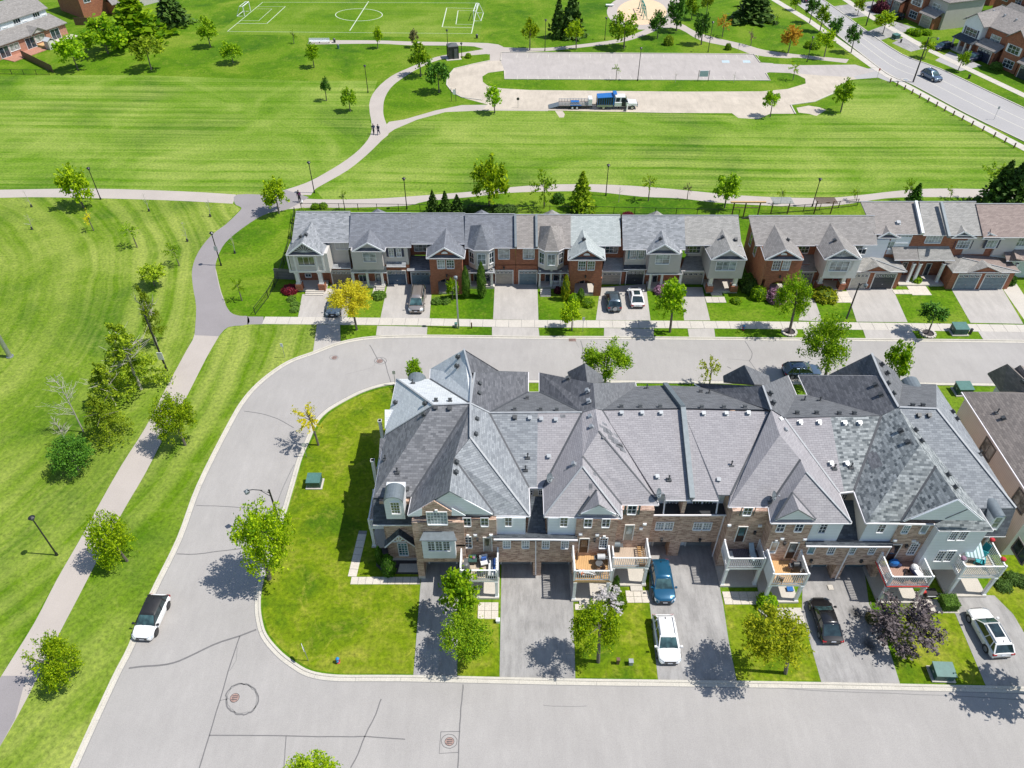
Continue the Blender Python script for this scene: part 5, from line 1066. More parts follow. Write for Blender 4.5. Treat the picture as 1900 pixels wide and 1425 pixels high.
def archentry(U, x0, x1, xa, xb, Y, ybase, ztop, mat='red_brick'):
    X0 = OP(x0,520,Y).x; X1 = OP(x1,520,Y).x; A = OP(xa,520,Y).x; B_ = OP(xb,520,Y).x; zs = 2.0
    wallbox(U, X0, A, Y, Y+.35, 0, ztop, mat, 'pier'); wallbox(U, B_, X1, Y, Y+.35, 0, ztop, mat, 'pier')
    m = MB(); n = 8; top = ztop
    for i in range(n):
        t0 = i/n; t1 = (i+1)/n; h = lambda t: zs + math.sin(math.pi*t)*.55
        xa_, xb_ = A+(B_-A)*t0, A+(B_-A)*t1; k = len(m.v)
        m.v += [(xa_,Y,h(t0)),(xb_,Y,h(t1)),(xb_,Y,top),(xa_,Y,top),(xa_,Y+.35,h(t0)),(xb_,Y+.35,h(t1)),(xb_,Y+.35,top),(xa_,Y+.35,top)]
        m.f += [(k,k+1,k+2,k+3),(k+4,k+7,k+6,k+5),(k,k+4,k+5,k+1)]
    m.build('arch', M[mat], U); wallbox(U, X0, X1, Y+.05, Y+2.6, 0, .3, 'concrete', 'porch')
archentry(U3, 798, 858, 812, 846, r['Yw'], 545, 2.9); door(U3, 818,517,827,538,86.98,'door_dark'); lamp_on_wall(U3, 829,511,r['Yw']); 
shed(U3, 'sh_fargrey', ((755,501),(799,501),(799,474),(757,474)), YM-.4, 89.4, 'garage_roof'); body(U3, 757, 799, YM, 0, 2.25, 'red_brick', depth=3); gd(U3, 766,799,509,531,'door_bluegrey', 0) if False else None
Y = 86.0; garage(U3, OP(766,531,YM).x, OP(799,531,YM).x, YM-.02, 2.0, 'door_bluegrey')
def turret(U, apex, pts, base_py, ztop, mat, wall, winpx, zlow=3.2):
    E_ = [G(x, y, ZE) for x, y in pts]; c = sum(E_, Vector((0,0,0)))/len(E_); A = OP(apex[0], apex[1], c.y+1.2)
    n = len(E_)
    for i in range(n-1): roof(U, mat, [[A, E_[i], E_[i+1]]], th=.1)
    roof(U, mat, [[A, E_[-1], Vector((E_[-1].x, E_[-1].y+3.2, ZE+1.2))]], th=.1); roof(U, mat, [[A, E_[0], Vector((E_[0].x, E_[0].y+3.2, ZE+1.2))]], th=.1)
    lines(U, 'gutter', 'gutter', [E_], .1, .1, -.08)
    # faceted bay
    P = [E_[0].lerp(c, .12)] + [e.lerp(c, .16) for e in E_[1:-1]] + [E_[-1].lerp(c, .12)]; m = MB(); k = len(P)
    for p in P: m.v.append((p.x, p.y+.1, zlow))
    for p in P: m.v.append((p.x, p.y+.1, ZE))
    for i in range(k-1): m.f.append((i, i+1, k+i+1, k+i))
    m.v += [(P[-1].x, P[-1].y+3, zlow),(P[0].x, P[0].y+3, zlow),(P[-1].x, P[-1].y+3, ZE),(P[0].x, P[0].y+3, ZE)]; m.f += [(k-1, 2*k, 2*k+2, 2*k-1), (2*k+1, 0, k, 2*k+3)]
    m.build('bay', M[wall], U)
    for i in range(k-1):
        a = Vector((P[i].x, P[i].y+.1, 0)); b = Vector((P[i+1].x, P[i+1].y+.1, 0)); u = (b-a).normalized(); nn = Vector((u.y, -u.x, 0)); L = (b-a).length; w = min(1.1, L*.6)
        window(U, Vector((a.x, a.y, 4.0)) + u*(L-w)/2, u, nn, w, 1.6, 2, 2, 'white', 'glass_curtain' if i == 1 else 'glass')
    return P
# U4
U4 = fu(4, 'slate roofed townhouse with pointed turret and two column cedars in front', 905)
e = mainroof(U4, 'sh_farslate', (863,862), (956,957), 397.5, 459.5); P = turret(U4, (893,417), [(865,457),(879,464.5),(907,464.5),(921,457)], 0, 0, 'sh_farslate', 'siding_tan', None)
body(U4, 862, 956.5, YM, 3.1, 6.2, 'red_brick'); body(U4, 862, 920, YM+.3, 0, 3.2, 'red_brick'); body(U4, 919, 956.5, YM, 0, 3.2, 'red_brick', depth=4); pwin(U4, 925,463,945,479.5, YM, 2,2,'white','glass_curtain')
Yp = porch(U4, 862, 918, 536, 3.0, (872,893,913), Yback=87.2); shed(U4, 'sh_fargrey', ((859,505.5),(918,505.5),(917,492),(862,492)), Yp-.3, YM-.1); door(U4, 880,508,889,528,87.0,'door_dark'); pwin(U4, 895,509,909,524,87.0,2,1); garage(U4, OP(920.5,524,YM).x, OP(951,524,YM).x, YM-.02, 2.25, 'door_taupe'); lamp_on_wall(U4, 935,497, YM)
# U5
U5 = fu(5, 'brown roofed townhouse with pointed turret and steps beside the burgundy bush', 1010)
e = mainroof(U5, 'sh_farbrown', (958,959), (1059,1059), 398.5, 460); P = turret(U5, (1022,419), [(996,458),(1011,465.5),(1037,465.5),(1051,458)], 0, 0, 'sh_farbrown', 'siding_tan', None)
body(U5, 957, 1056, YM, 3.1, 6.2, 'red_brick'); body(U5, 957, 997, YM, 0, 3.2, 'red_brick', depth=4); body(U5, 996, 1056, YM+.3, 0, 3.2, 'red_brick'); pwin(U5, 971,463,991,479.5, YM, 2,2,'white','glass_curtain'); garage(U5, OP(963.5,524,YM).x, OP(995,524,YM).x, YM-.02, 2.25, 'door_bluegrey')
Yp = porch(U5, 999, 1055, 536, 3.0, (1001,1022,1039,1053), w=.24, Yback=87.2); shed(U5, 'sh_farbrown', ((998,506),(1056,506),(1054,492),(999,492)), Yp-.3, YM-.1); steps(U5, 1003,1022,551,4); door(U5, 1012,509,1020,529,87.0,'door_dark'); pwin(U5, 1027,510,1044,524,87.0,2,1)
railing(U5, [(OP(1023,534,Yp).x,Yp),(OP(1052,534,Yp).x,Yp)], .35, .8)
for U, x, y0, y1 in ((U4, 957, 398, 459),(U5, 996, 398, 459)):
    p = G(x, y1, 6.5); q = OP(x-(1 if x<980 else 1), y0, p.y+4.4); m = MB(); m.bar(p, q, .3, .35); m.build('parapet', M['slab_roof'], U)
# U6
U6 = fu(6, 'pale mint roofed townhouse with brick arch entry left of the dark jeep', 1100)
e = mainroof(U6, 'sh_farmint', (1059,1059), (1151,1152), 399, 455.5, ze=6.5); r = cross(U6, 'sh_farmint', (1075,402), (1090,462.5), (1053.7,482), (1123,481.5), (1055,459), (1121,455), ped='red_brick', ze=6.0, louvre=True)
body(U6, 1122, 1156, 88.2, 3, 6.4, 'red_brick', depth=6); body(U6, 1057.5, 1117, r['Yw'], 2.9, 6.0, 'red_brick', depth=9); body(U6, 1059, 1116, 87.0, 0, 3, 'red_brick', depth=6, name='inner_wall')
pwin(U6, 1123.5,456.5,1146,468.5, 88.18, 3,2,'white','glass'); pwin(U6, 1073.5,485,1086,500, r['Yw'], 3,3,'white','glass'); pwin(U6, 1090.5,485,1103,500, r['Yw'], 3,3,'white','glass_olive')
archentry(U6, 1057.5, 1117, 1067, 1103, r['Yw'], 545, 2.9); door(U6, 1075,519,1083,540,86.98,'door_dark'); lamp_on_wall(U6, 1086,513,r['Yw'])
shed(U6, 'sh_farmint', ((1117,503.5),(1166,501),(1156,478),(1123,478)), YM-.4, 88.2, 'garage_roof'); body(U6, 1116, 1160, YM, 0, 2.2, 'red_brick', depth=3); garage(U6, OP(1116.5,530,YM).x, OP(1149,530,YM).x, YM-.02, 1.98, 'door_taupe')
# U7
U7 = fu(7, 'grey roofed townhouse with teal shutters left of the small street tree', 1200)
e = mainroof(U7, 'sh_fargrey', (1154,1156), (1270,1272), 400, 462.5); r = cross(U7, 'sh_fargrey', (1227,426), (1234,453), (1200,470.5), (1262,470.5), (1200,462), (1262,462), ped='siding_grey')
body(U7, 1157, 1200, YM, 3, 6.2, 'siding_tan'); body(U7, 1202, 1261, r['Yw'], 3.1, 6.2, 'siding_grey', depth=9); body(U7, 1157, 1262, YM+.2, 0, 3.2, 'red_brick')
for x0,x1 in ((1170,1180),(1185,1195)): pwin(U7, x0,464.5,x1,479, YM, 3,3,'white','glass_curtain')
for x0,x1 in ((1164.5,1169),(1181,1184),(1196,1199)):
    o = OP(x0,480,YM); o2 = OP(x1,464,YM); wallbox(U7, o.x, o2.x, YM-.05, YM, o.z, o2.z, 'shutter_teal', 'shutter')
pwin(U7, 1217,473,1242,489, r['Yw'], 2,2,'white','glass_curtain'); Yp = porch(U7, 1201, 1262, 540, 2.9, (1204,1225,1259), Yback=87); shed(U7, 'sh_fargrey', ((1198,508),(1266,508),(1262,496),(1202,496)), Yp-.3, r['Yw']+.1); door(U7, 1210,511,1218,533,86.85,'door_dark'); garage(U7, OP(1161,526,YM).x, OP(1192,526,YM).x, YM-.02, 2.2, 'door_dark')
shed(U7, 'sh_skirt', ((1157,499),(1200,499),(1198,490),(1158,490)), YM-.6, YM+.1, 'garage_roof')
# U8
U8 = fu(8, 'end townhouse with beige grey roof and grey sided bay beside dark round bushes', 1320)
e = mainroof(U8, 'sh_farbeige', (1270,1272), (1370,1376), 400, 454.5, ze=6.6); r = cross(U8, 'sh_farbeige', (1335,412), (1356,463), (1320,481.5), (1386,481.5), (1306,455), (1372,440), ped='siding_grey', ze=6.1)
body(U8, 1271, 1310, 88.6, 3, 6.5, 'siding_tan', depth=6); body(U8, 1316, 1380, r['Yw'], 2.9, 6.1, 'siding_grey', depth=10.5); body(U8, 1308, 1378, 87.4, 0, 3.1, 'red_brick', depth=8)
pwin(U8, 1272,457,1299,468.5, 88.58, 4,2,'white','glass'); pwin(U8, 1329,485.5,1365,501, r['Yw'], 3,2,'white','glass_curtain'); Yp = porch(U8, 1309, 1366, 544, 2.9, (1315,1360), w=.5, base=True, Yback=87.5); steps(U8, 1320,1340,549,2)
shed(U8, 'sh_farbeige', ((1262,503),(1307,501),(1307,475),(1272,475)), YM-.4, 88.6, 'garage_roof'); body(U8, 1262, 1308, YM, 0, 2.2, 'red_brick', depth=3); garage(U8, OP(1262.5,533,YM).x, OP(1300,533,YM).x, YM-.02, 1.98, 'door_taupe'); door(U8, 1325,520,1334,542,87.35,'door_dark')
# roof bits behind the ridge
for U,x,y in ((U2,700,387),(U4,893,389),(U5,1024,389),(U7,1219,391)):
    A = OP(x, y, 92.9); m = MB()
    for a_,b_ in (((-1.5,-1.4),(1.5,-1.4)),((1.5,-1.4),(1.5,1.2)),((-1.5,1.2),(-1.5,-1.4))): m.prism([A, A+Vector((a_[0],a_[1],-1.5)), A+Vector((b_[0],b_[1],-1.5))], .1)
    m.build('rear_bay_roof', M['sh_farslate' if x < 900 else 'sh_farbeige'], U)
# second block
U9 = fu(9, 'brick townhouse with orange side wall, first of the right hand block', 1450, 540)
e = mainroof(U9, 'sh_fartaupe', (1389,1402), (1512,1512), 400.5, 455); r = cross(U9, 'sh_fartaupe', (1435,412.5), (1459,463), (1420,481.5), (1491,481.5), (1409,449), (1479,455), ped='red_brick', louvre=True, ze=6.1)
body(U9, 1420, 1485, r['Yw'], 2.8, 6.1, 'red_brick', depth=9); body(U9, 1417, 1500, 87.0, 0, 3, 'red_brick', depth=8, name='inner_wall'); body(U9, 1484, 1514, 88.2, 3, 6.3, 'red_brick', depth=6)
X = OP(1419,500,r['Yw']).x; wallbox(U9, X-.12, X+.05, r['Yw'], 93.2, 0, 6.2, 'orange_brick', 'side_wall')
window(U9, Vector((X-.12, 91.5, 3.6)), -EY, -EX, .9, 1.7, 1, 2, 'offwhite', 'glass_olive'); window(U9, Vector((X-.12, 89.0, 3.6)), -EY, -EX, .9, 1.7, 1, 2, 'offwhite', 'glass_olive')
pwin(U9, 1434,484,1447,500, r['Yw'], 3,3,'white','glass'); pwin(U9, 1452,484,1465,500, r['Yw'], 3,3,'white','glass_curtain'); archentry(U9, 1420, 1485, 1431, 1463, r['Yw'], 545, 2.8); lamp_on_wall(U9, 1447,513,r['Yw']); pwin(U9, 1481,457,1500,468.5, 88.18,3,2,'white','glass')
shed(U9, 'sh_farbeige', ((1476,503),(1516,503),(1510,472),(1482,472)), YM-.4, 88.2, 'garage_roof'); body(U9, 1476, 1517, YM, 0, 2.2, 'red_brick', depth=3); garage(U9, OP(1478,530,YM).x, OP(1501,530,YM).x, YM-.02, 1.98, 'door_taupe')
U10 = fu(10, 'townhouse with white trimmed bay and red door behind the round golden hedge', 1550, 540)
e = mainroof(U10, 'sh_fartaupe', (1512,1512), (1623,1628), 400.5, 454); r = cross(U10, 'sh_fartaupe', (1540,413), (1568,462), (1530.5,481), (1598.7,481), (1513,453), (1583,452), ped='siding_grey', ze=6.1, fan=True)
body(U10, 1530, 1592, r['Yw'], 2.9, 6.1, 'offwhite', depth=9.5); body(U10, 1517, 1600, 87.2, 0, 3.1, 'red_brick', depth=8); body(U10, 1586, 1630, 88.0, 3, 6.3, 'siding_white', depth=6)
pwin(U10, 1540,485,1574,502, r['Yw'], 3,2,'white','glass_curtain'); porch(U10, 1512, 1562, 540, 2.9, (1517,1559), w=.5, base=True, Yback=87.3); door(U10, 1543,517,1553,535,87.15,'red', glass=False); pwin(U10, 1592,462,1606,471, 87.98,2,1,'white','glass')
for (a_,b_,c_,d_) in ((1533,485,1536.5,502),(1579,485,1582,502),(1540,505,1571,511)):
    o = OP(a_,d_,r['Yw']); o2 = OP(c_,b_,r['Yw']); wallbox(U10, o.x, o2.x, r['Yw']-.03, r['Yw'], o.z, o2.z, 'siding_tan', 'wall_panel')
U11 = fu(11, 'townhouse with black garage door and small windowed dormer gable', 1640, 540)
e = mainroof(U11, 'sh_farbrown', (1597,1623), (1705,1711), 374.5, 434, ze=7.0, hd=5.5); r2 = cross(U11, 'sh_farbrown', (1643,414.5), (1650,430), (1629,441), (1671,441), (1628,437), (1670,434), ped='siding_white', ze=6.6)
body(U11, 1626, 1712, 88.4, 3, 6.7, 'red_brick', depth=8); body(U11, 1632, 1668, r2['Yw'], 3.8, 6.5, 'siding_white', depth=3); pwin(U11, 1632,448,1658,461, r2['Yw'], 4,2,'white','glass_curtain'); pwin(U11, 1664,437,1690,450, 88.38, 4,2,'white','glass_curtain')
# gabled double garage
Yd = G(1630,535).y; gl = OP(1566,500,Yd-.4); zg = 3.4
def garageblock(U, U_b, x0, x1, base, ridgeB, ridgeF, corners, doors, mats, roofA, roofB, wall='red_brick', split=None):
    Yd = G((x0+x1)/2, base).y; a = OP(x0, base, Yd).x; b = OP(x1, base, Yd).x; z = 3.05
    wallbox(U, a, b, Yd, Yd+5.5, 0, z, wall, 'garage_wall')
    eL = Vector((a-.35, Yd-.4, z)); eR = Vector((b+.35, Yd-.4, z)); rB = OP(ridgeB[0], ridgeB[1], Yd+4.4); rF = OP(ridgeF[0], ridgeF[1], Yd+.2); zr = rB.z
    F = Vector((rF.x, Yd+2.0, zr)); B2 = Vector((rB.x, Yd+5.5, zr))
    roof(U, roofA, [[F, B2, Vector((eL.x, Yd+5.5, z)), eL]], th=.12, name='garage_roof'); roof(U_b, roofB, [[F, B2, Vector((eR.x, Yd+5.5, z)), eR]], th=.12, name='garage_roof')
    roof(U, roofA, [[F, eL, eR]], th=.12, name='garage_roof'); lines(U, 'gutter', 'gutter', [[eL, eR]], .1, .12, -.06)
    lines(U, 'cap', 'ridge_cap', [[F, eR]], .14, .04, .06)
    cx = (a+b)/2-.3; hw = (b-a)*.24; m = MB(); m.prism([Vector((cx-hw, Yd-.35, z-.1)), Vector((cx+hw, Yd-.35, z-.1)), Vector((cx, Yd-.35, z+.85))], .2, up=-EY); m.build('gable', M[wall], U)
    roof(U, roofA, [[Vector((cx, Yd-.6, z+.98)), Vector((cx, Yd+1.2, z+.98)), Vector((cx-hw-.25, Yd-.2, z+.0)), Vector((cx-hw-.25, Yd-.6, z))]], th=.08, name='gable_roof'); roof(U, roofA, [[Vector((cx, Yd-.6, z+.98)), Vector((cx, Yd+1.2, z+.98)), Vector((cx+hw+.25, Yd-.2, z+.0)), Vector((cx+hw+.25, Yd-.6, z))]], th=.08, name='gable_roof')
    for (d0,d1), mt, UU in zip(doors, mats, (U, U_b)): garage(UU, OP(d0, base, Yd).x, OP(d1, base, Yd).x, Yd-.02, 2.45, mt)
    lamp_on_wall(U, (x0+x1)/2, base-32, Yd)
garageblock(U11, U11, 1566, 1662, 535.5, (1617,462), (1634,470), None, ((1574,1602),(1614,1652)), ('door_beige','door_dark'), 'sh_farbeige', 'sh_farbeige')
U12 = fu(12, 'townhouse with navy shuttered dormer and hipped double garage in slate blue', 1790, 538)
e = mainroof(U12, 'sh_farbeige', (1706,1713), (1811,1825), 374.5, 436, ze=7.0, hd=5.5); r2 = cross(U12, 'sh_farbeige', (1782,413.5), (1790,429), (1766,441), (1813,441), (1763,438), (1812,434), ped='siding_white', ze=6.6)
body(U12, 1712, 1824, 88.4, 3, 6.7, 'red_brick', depth=8); body(U12, 1770, 1810, r2['Yw'], 3.8, 6.5, 'siding_tan', depth=3); pwin(U12, 1776,447,1798,460, r2['Yw'], 4,2,'white','glass_curtain'); pwin(U12, 1718,437,1747,450, 88.38, 5,2,'white','glass_curtain')
for x0,x1 in ((1768,1774),(1800,1806)):
    o = OP(x0,461,r2['Yw']); o2 = OP(x1,446,r2['Yw']); wallbox(U12, o.x, o2.x, r2['Yw']-.05, r2['Yw'], o.z, o2.z, 'shutter_navy', 'shutter')
shed(U12, 'sh_fartaupe', ((1660,482),(1705,482),(1701,455),(1654,455)), 86.9, 88.5); shed(U12, 'sh_farbeige', ((1706,482),(1772,483),(1760,455),(1702,455)), 86.9, 88.5)
for x in (1692,1704,1747): column(U12, OP(x,500,87).x, 87.0, .2, 3.2, .32)
body(U12, 1660, 1775, 88.6, 0, 3.4, 'red_brick', depth=6); wallbox(U12, OP(1665,520,87).x, OP(1760,520,87).x, 86.2, 88.7, 0, .25, 'concrete', 'porch')
door(U12, 1672,487,1680,508,88.55,'door_dark'); door(U12, 1716,489,1724,510,88.55,'door_dark')
for x, yy0, yy1 in ((1703,374,434),(1752,376,440)):
    p = G(x+9, yy1, 7.2); q = OP(x-4 if x<1720 else x-6, yy0, p.y+5.5); MB().bar(p, q, .35, .4).build('parapet', M['flash' if x < 1720 else 'slab_roof'], U12)
U13 = fu(13, 'townhouse with reddish roof and navy shutters at the right edge', 1880, 536)
e = mainroof(U13, 'sh_farred', (1811,1825), (1990,2030), 378.5, 440, ze=7.0, hd=5.5); r2 = cross(U13, 'sh_farred', (1840,419), (1838,432), (1823,443), (1865,443), (1824,441), (1864,440), ped='siding_white', ze=6.6)
body(U13, 1824, 2010, 88.4, 0, 6.7, 'siding_white', depth=8); body(U13, 1826, 1862, r2['Yw'], 3.8, 6.5, 'siding_tan', depth=3); pwin(U13, 1831,446,1849,459, r2['Yw'], 3,2,'white','glass_curtain'); pwin(U13, 1864,442,1874,456, 88.38, 2,2,'white','glass_curtain'); pwin(U13, 1888,441,1903,456, 88.38, 3,2,'white','glass_curtain')
for x0,x1,Y in ((1826,1830,r2['Yw']),(1850,1856,r2['Yw']),(1876,1880,88.4),(1882,1886,88.4)):
    o = OP(x0,460,Y); o2 = OP(x1,444,Y); wallbox(U13, o.x, o2.x, Y-.05, Y, o.z, o2.z, 'shutter_navy', 'shutter')
garageblock(U12, U13, 1754, 1868, 536.5, (1802,461), (1810,463), None, ((1767,1806),(1816,1856)), ('door_bluegrey','door_bluegrey'), 'sh_farbeige', 'sh_farred')
shed(U13, 'sh_farred', ((1868,483),(1930,484),(1925,462),(1862,461)), 86.9, 88.5); column(U13, OP(1880,505,87).x, 87.0, 0, 3.2, .3); roof(U13, 'sh_farred', [[G(1880,462,4.6),G(1886,480,4.5),G(1868,485,3.4)],[G(1880,462,4.6),G(1886,480,4.5),G(1910,485,3.4)]], th=.1, name='gable_roof')
bvh()
for U,x,y in ((U1,567,436),(U1,559,440),(U6,1084,445),(U7,1226,444),(U8,1341,441),(U8,1365,445),(U9,1461,446),(U10,1549,447)): vent(U, x, y, 'vent_dark', .4)
vent(U11, 1666,414,'vent_light', .5)
# ================= grey house at the right =================
NH = thing('house', 'grey sided house with brown shingled roof cut by the right edge', 'house', (40,48,0))
zt = 7.6
A_ = G(1791,727,zt); B_ = G(1900,879,zt); Xw = A_.x
ridge = G(1785,713,zt+.1)
yb = G(1791,727,zt).y; yf = B_.y - 4
roof(NH, 'sh_neigh', [[Vector((Xw-.3,yb,zt)), Vector((Xw-.3,yf,zt)), Vector((Xw+6.5,yf,zt+3.6)), Vector((Xw+6.5,yb-4.5,zt+3.6))]]); roof(NH, 'sh_neigh', [[Vector((Xw-.3,yb,zt)), Vector((Xw+13.5,yb,zt)), Vector((Xw+6.5,yb-4.5,zt+3.6))]])
roof(NH, 'sh_neigh', [[Vector((Xw+6.5,yf,zt+3.6)), Vector((Xw+6.5,yb-4.5,zt+3.6)), Vector((Xw+13.5,yb,zt)), Vector((Xw+13.5,yf,zt))]])
lines(NH, 'gutter', 'gutter', [[Vector((Xw-.35,yb,zt)), Vector((Xw-.35,yf,zt))]], .12, .12, -.08)
wallbox(NH, Xw, Xw+13, yf+.5, yb-.4, 0, zt, 'siding_neigh')
for yy, zz in ((0,0),(1,0)): pass
for (px,py) in ((1834,817),(1880,887)):
    lo = 3.4 if False else 0
for yy in (yb-5.6, yb-12.0): window(NH, Vector((Xw, yy, 5.2)), -EY, -EX, 1.7, 1.5, 2, 1, 'siding_dark', 'glass_curtain', fw=.12)
for yy in (yb-7.6, yb-15.0): window(NH, Vector((Xw, yy, 1.9)), -EY, -EX, 1.8, 1.4, 2, 1, 'siding_dark', 'glass', fw=.12)
q0 = G(1833,692,6.4); q1 = G(1869,675,9.0); roof(NH, 'sh_neigh', [[q0, q1, q1+Vector((1.5,-7,0)), q0+Vector((0,-3.2,0))],[q1, q1+Vector((4,0,-2.6)), q1+Vector((5.5,-7,-2.6)), q1+Vector((1.5,-7,0))]], name='front_roof')
q0 = G(1872,690,7.6); q1 = G(1893,677,9.0); roof(NH, 'sh_neigh', [[q0, q1, q1+Vector((0,-7,0)), q0+Vector((0,-6,0))],[q1, q1+Vector((5,0,-2.6)), q1+Vector((5,-7,-2.6)), q1+Vector((0,-7,0))]], name='front_roof'); wallbox(NH, q0.x-1, q0.x+10, yb-.6, q0.y-.6, 0, 6.3, 'siding_neigh', 'front_wall')
bvh(); pipe(NH, 1850,766); vent(NH, 1862,777); vent(NH, 1900,708)
# ================= houses beyond, set at an angle =================
def angled(name, label, px, py, rz, cat='house', grp=None):
    p = G(px, py); return thing(name, label, cat, (p.x, p.y, 0), rz, grp)
def lroof(U, mat, x0, x1, y0, y1, z0, zr, axis='x', hip=0, th=.15, name='roof'):
    m = MB()
    if axis == 'x':
        ym = (y0+y1)/2; A = Vector((x0+hip, ym, zr)); B = Vector((x1-hip, ym, zr)); c = [Vector((x0,y0,z0)),Vector((x1,y0,z0)),Vector((x1,y1,z0)),Vector((x0,y1,z0))]
        m.prism([c[0],c[1],B,A], th); m.prism([B,c[2],c[3],A], th)
        if hip: m.prism([c[1],c[2],B], th); m.prism([c[3],c[0],A], th)
    else:
        xm = (x0+x1)/2; A = Vector((xm, y0+hip, zr)); B = Vector((xm, y1-hip, zr)); c = [Vector((x0,y0,z0)),Vector((x1,y0,z0)),Vector((x1,y1,z0)),Vector((x0,y1,z0))]
        m.prism([c[1],c[2],B,A], th); m.prism([c[3],c[0],A,B], th)
        if hip: m.prism([c[0],c[1],A], th); m.prism([c[2],c[3],B], th)
    return m.build(name, M[mat], U, local=True)
def lbox(U, x0,x1,y0,y1,z0,z1,mat,name='wall'): return MB().box(x0,x1,y0,y1,z0,z1).build(name, M[mat], U, local=True)
def ltri(U, x0, x1, y, z0, zr, mat, name='gable', th=.12):
    return MB().prism([Vector((x0,y,z0)),Vector((x1,y,z0)),Vector(((x0+x1)/2,y,zr))], th, up=-EY).build(name, M[mat], U, local=True)
def lwin(U, x, z, w, h, y=0, nx=2, nz=2, gl='glass', fr='white', shut=None):
    m = MB(); o = Vector((x,y,z)); m.obox(o,EX,EZ,-EY,-.08,w+.08,-.1,0,0,.1); m.obox(o,EX,EZ,-EY,-.08,w+.08,h,h+.08,0,.08); m.obox(o,EX,EZ,-EY,-.08,0,0,h,0,.08); m.obox(o,EX,EZ,-EY,w,w+.08,0,h,0,.08)
    for i in range(1,nx): m.obox(o,EX,EZ,-EY,w*i/nx-.03,w*i/nx+.03,0,h,.01,.05)
    for i in range(1,nz): m.obox(o,EX,EZ,-EY,0,w,h*i/nz-.03,h*i/nz+.03,.011,.051)
    f = m.build('window', M[fr], U, local=True); MB().obox(o,EX,EZ,-EY,0,w,0,h,-.02,.012).build('pane', M[gl], f, local=True)
    if shut:
        for a in (-.5, w+.12): MB().obox(o,EX,EZ,-EY,a,a+.38,-.05,h+.05,0,.06).build('shutter', M[shut], U, local=True)
def lgar(U, x0, x1, y, h, mat):
    m = MB(); 
    for i in range(4): m.box(x0, x1, y-.05, y+.02, i*h/4+.02, (i+1)*h/4-.02)
    d = m.build('garage_door', M[mat], U, local=True); m = MB(); m.box(x0-.13,x0,y-.1,y,0,h+.13); m.box(x1,x1+.13,y-.1,y,0,h+.13); m.box(x0,x1,y-.1,y,h,h+.13); m.build('frame', M['offwhite'], d, local=True)
    m = MB()
    for j in range(4): w=(x1-x0)/4; m.box(x0+w*(j+.15), x0+w*(j+.85), y-.07, y-.045, h*.8, h*.95)
    m.build('pane', M['glass_curtain'], d, local=True)
# street direction of the major road
va = G(1619,116); vb = G(1900,262); ang = math.atan2((vb-va).y, (vb-va).x)
def roadhouse(label, px, py, w, dep, roofm, wallm, kind, door='door_dark', zt=6.3, back=2.6):
    U = angled('house', label, px, py, ang, grp='houses facing the main road'); U.location += Vector((-math.sin(ang), math.cos(ang), 0))*back     # local x along the road, local +y away from it; facade faces the road
    # facade must face the road: local -y. road lies on the near-left side
    lbox(U, 0, w, 0, dep, 0, zt, wallm); lroof(U, roofm, -.4, w+.4, -.4, dep+.4, zt, zt+2.6, 'x', hip=2.5)
    lroof(U, roofm, w*.04, w*.52, -2.0, dep*.5, zt, zt+2.1, 'y'); lbox(U, w*.08, w*.48, -1.6, 0, 0 if kind else 2.8, zt, 'red_brick' if kind else 'siding_white', 'bay'); ltri(U, w*.06, w*.5, -1.6, zt, zt+1.9, 'siding_white' if not kind else wallm)
    lwin(U, w*.16, 3.6, w*.24, 1.5, -1.6, 3, 2, 'glass', shut='white' if kind else 'shutter_navy'); lwin(U, w*.6, 3.6, w*.2, 1.4, 0, 2, 2, 'glass_curtain')
    lgar(U, w*.6, w*.88, -2.2, 2.4, door); lbox(U, w*.54, w*.94, -2.15, 0, 0, 2.8, 'red_brick', 'garage_wall'); lroof(U, roofm, w*.5, w*.98, -2.6, 1.5, 2.8, 4.0, 'x', name='garage_roof')
    if not kind:
        lbox(U, w*.06, w*.5, -3.2, 0, 0, .35, 'concrete', 'porch'); MB().prism([Vector((w*.04,-3.4,2.7)),Vector((w*.52,-3.4,2.7)),Vector((w*.5,-1.55,3.5)),Vector((w*.06,-1.55,3.5))], .12).build('porch_roof', M['sh_skirt'], U, local=True)
        for x in (.08,.22,.36,.48): lbox(U, w*x-.15, w*x+.15, -3.2, -2.9, .35, 2.65, 'offwhite', 'post')
    else: lwin(U, w*.18, .7, w*.22, 1.5, -1.6, 3, 2, 'glass'); 
    for k in range(3):
        lbox(U, w*(.2+.25*k), w*(.2+.25*k)+.35, dep*.28, dep*.28+.35, zt+1.4, zt+2.0, 'vent_light', 'roof_vent')
    return U
roadhouse('pale fronted house with low porch at the top beside the purple tree', 1668, 32, 11.5, 11, 'sh_farbrown', 'siding_grey', 1, 'door_taupe')
roadhouse('brick and white house with columned porch behind the dark parked cars', 1760, 88, 13, 12, 'sh_farbrown', 'red_brick', 0, 'door_navy')
roadhouse('brick house with white bay window at the right edge of the main road', 1836, 122, 12, 12, 'sh_farbrown', 'red_brick', 1, 'door_dark')
roadhouse('purplish brick house with beige garage at the top by the flowering tree', 1630, 12, 7.5, 9, 'sh_farbrown', 'red_brick', 1, 'door_beige')
roadhouse('brick house behind the right edge trees', 1935, 172, 10, 11, 'sh_farbrown', 'red_brick', 0)
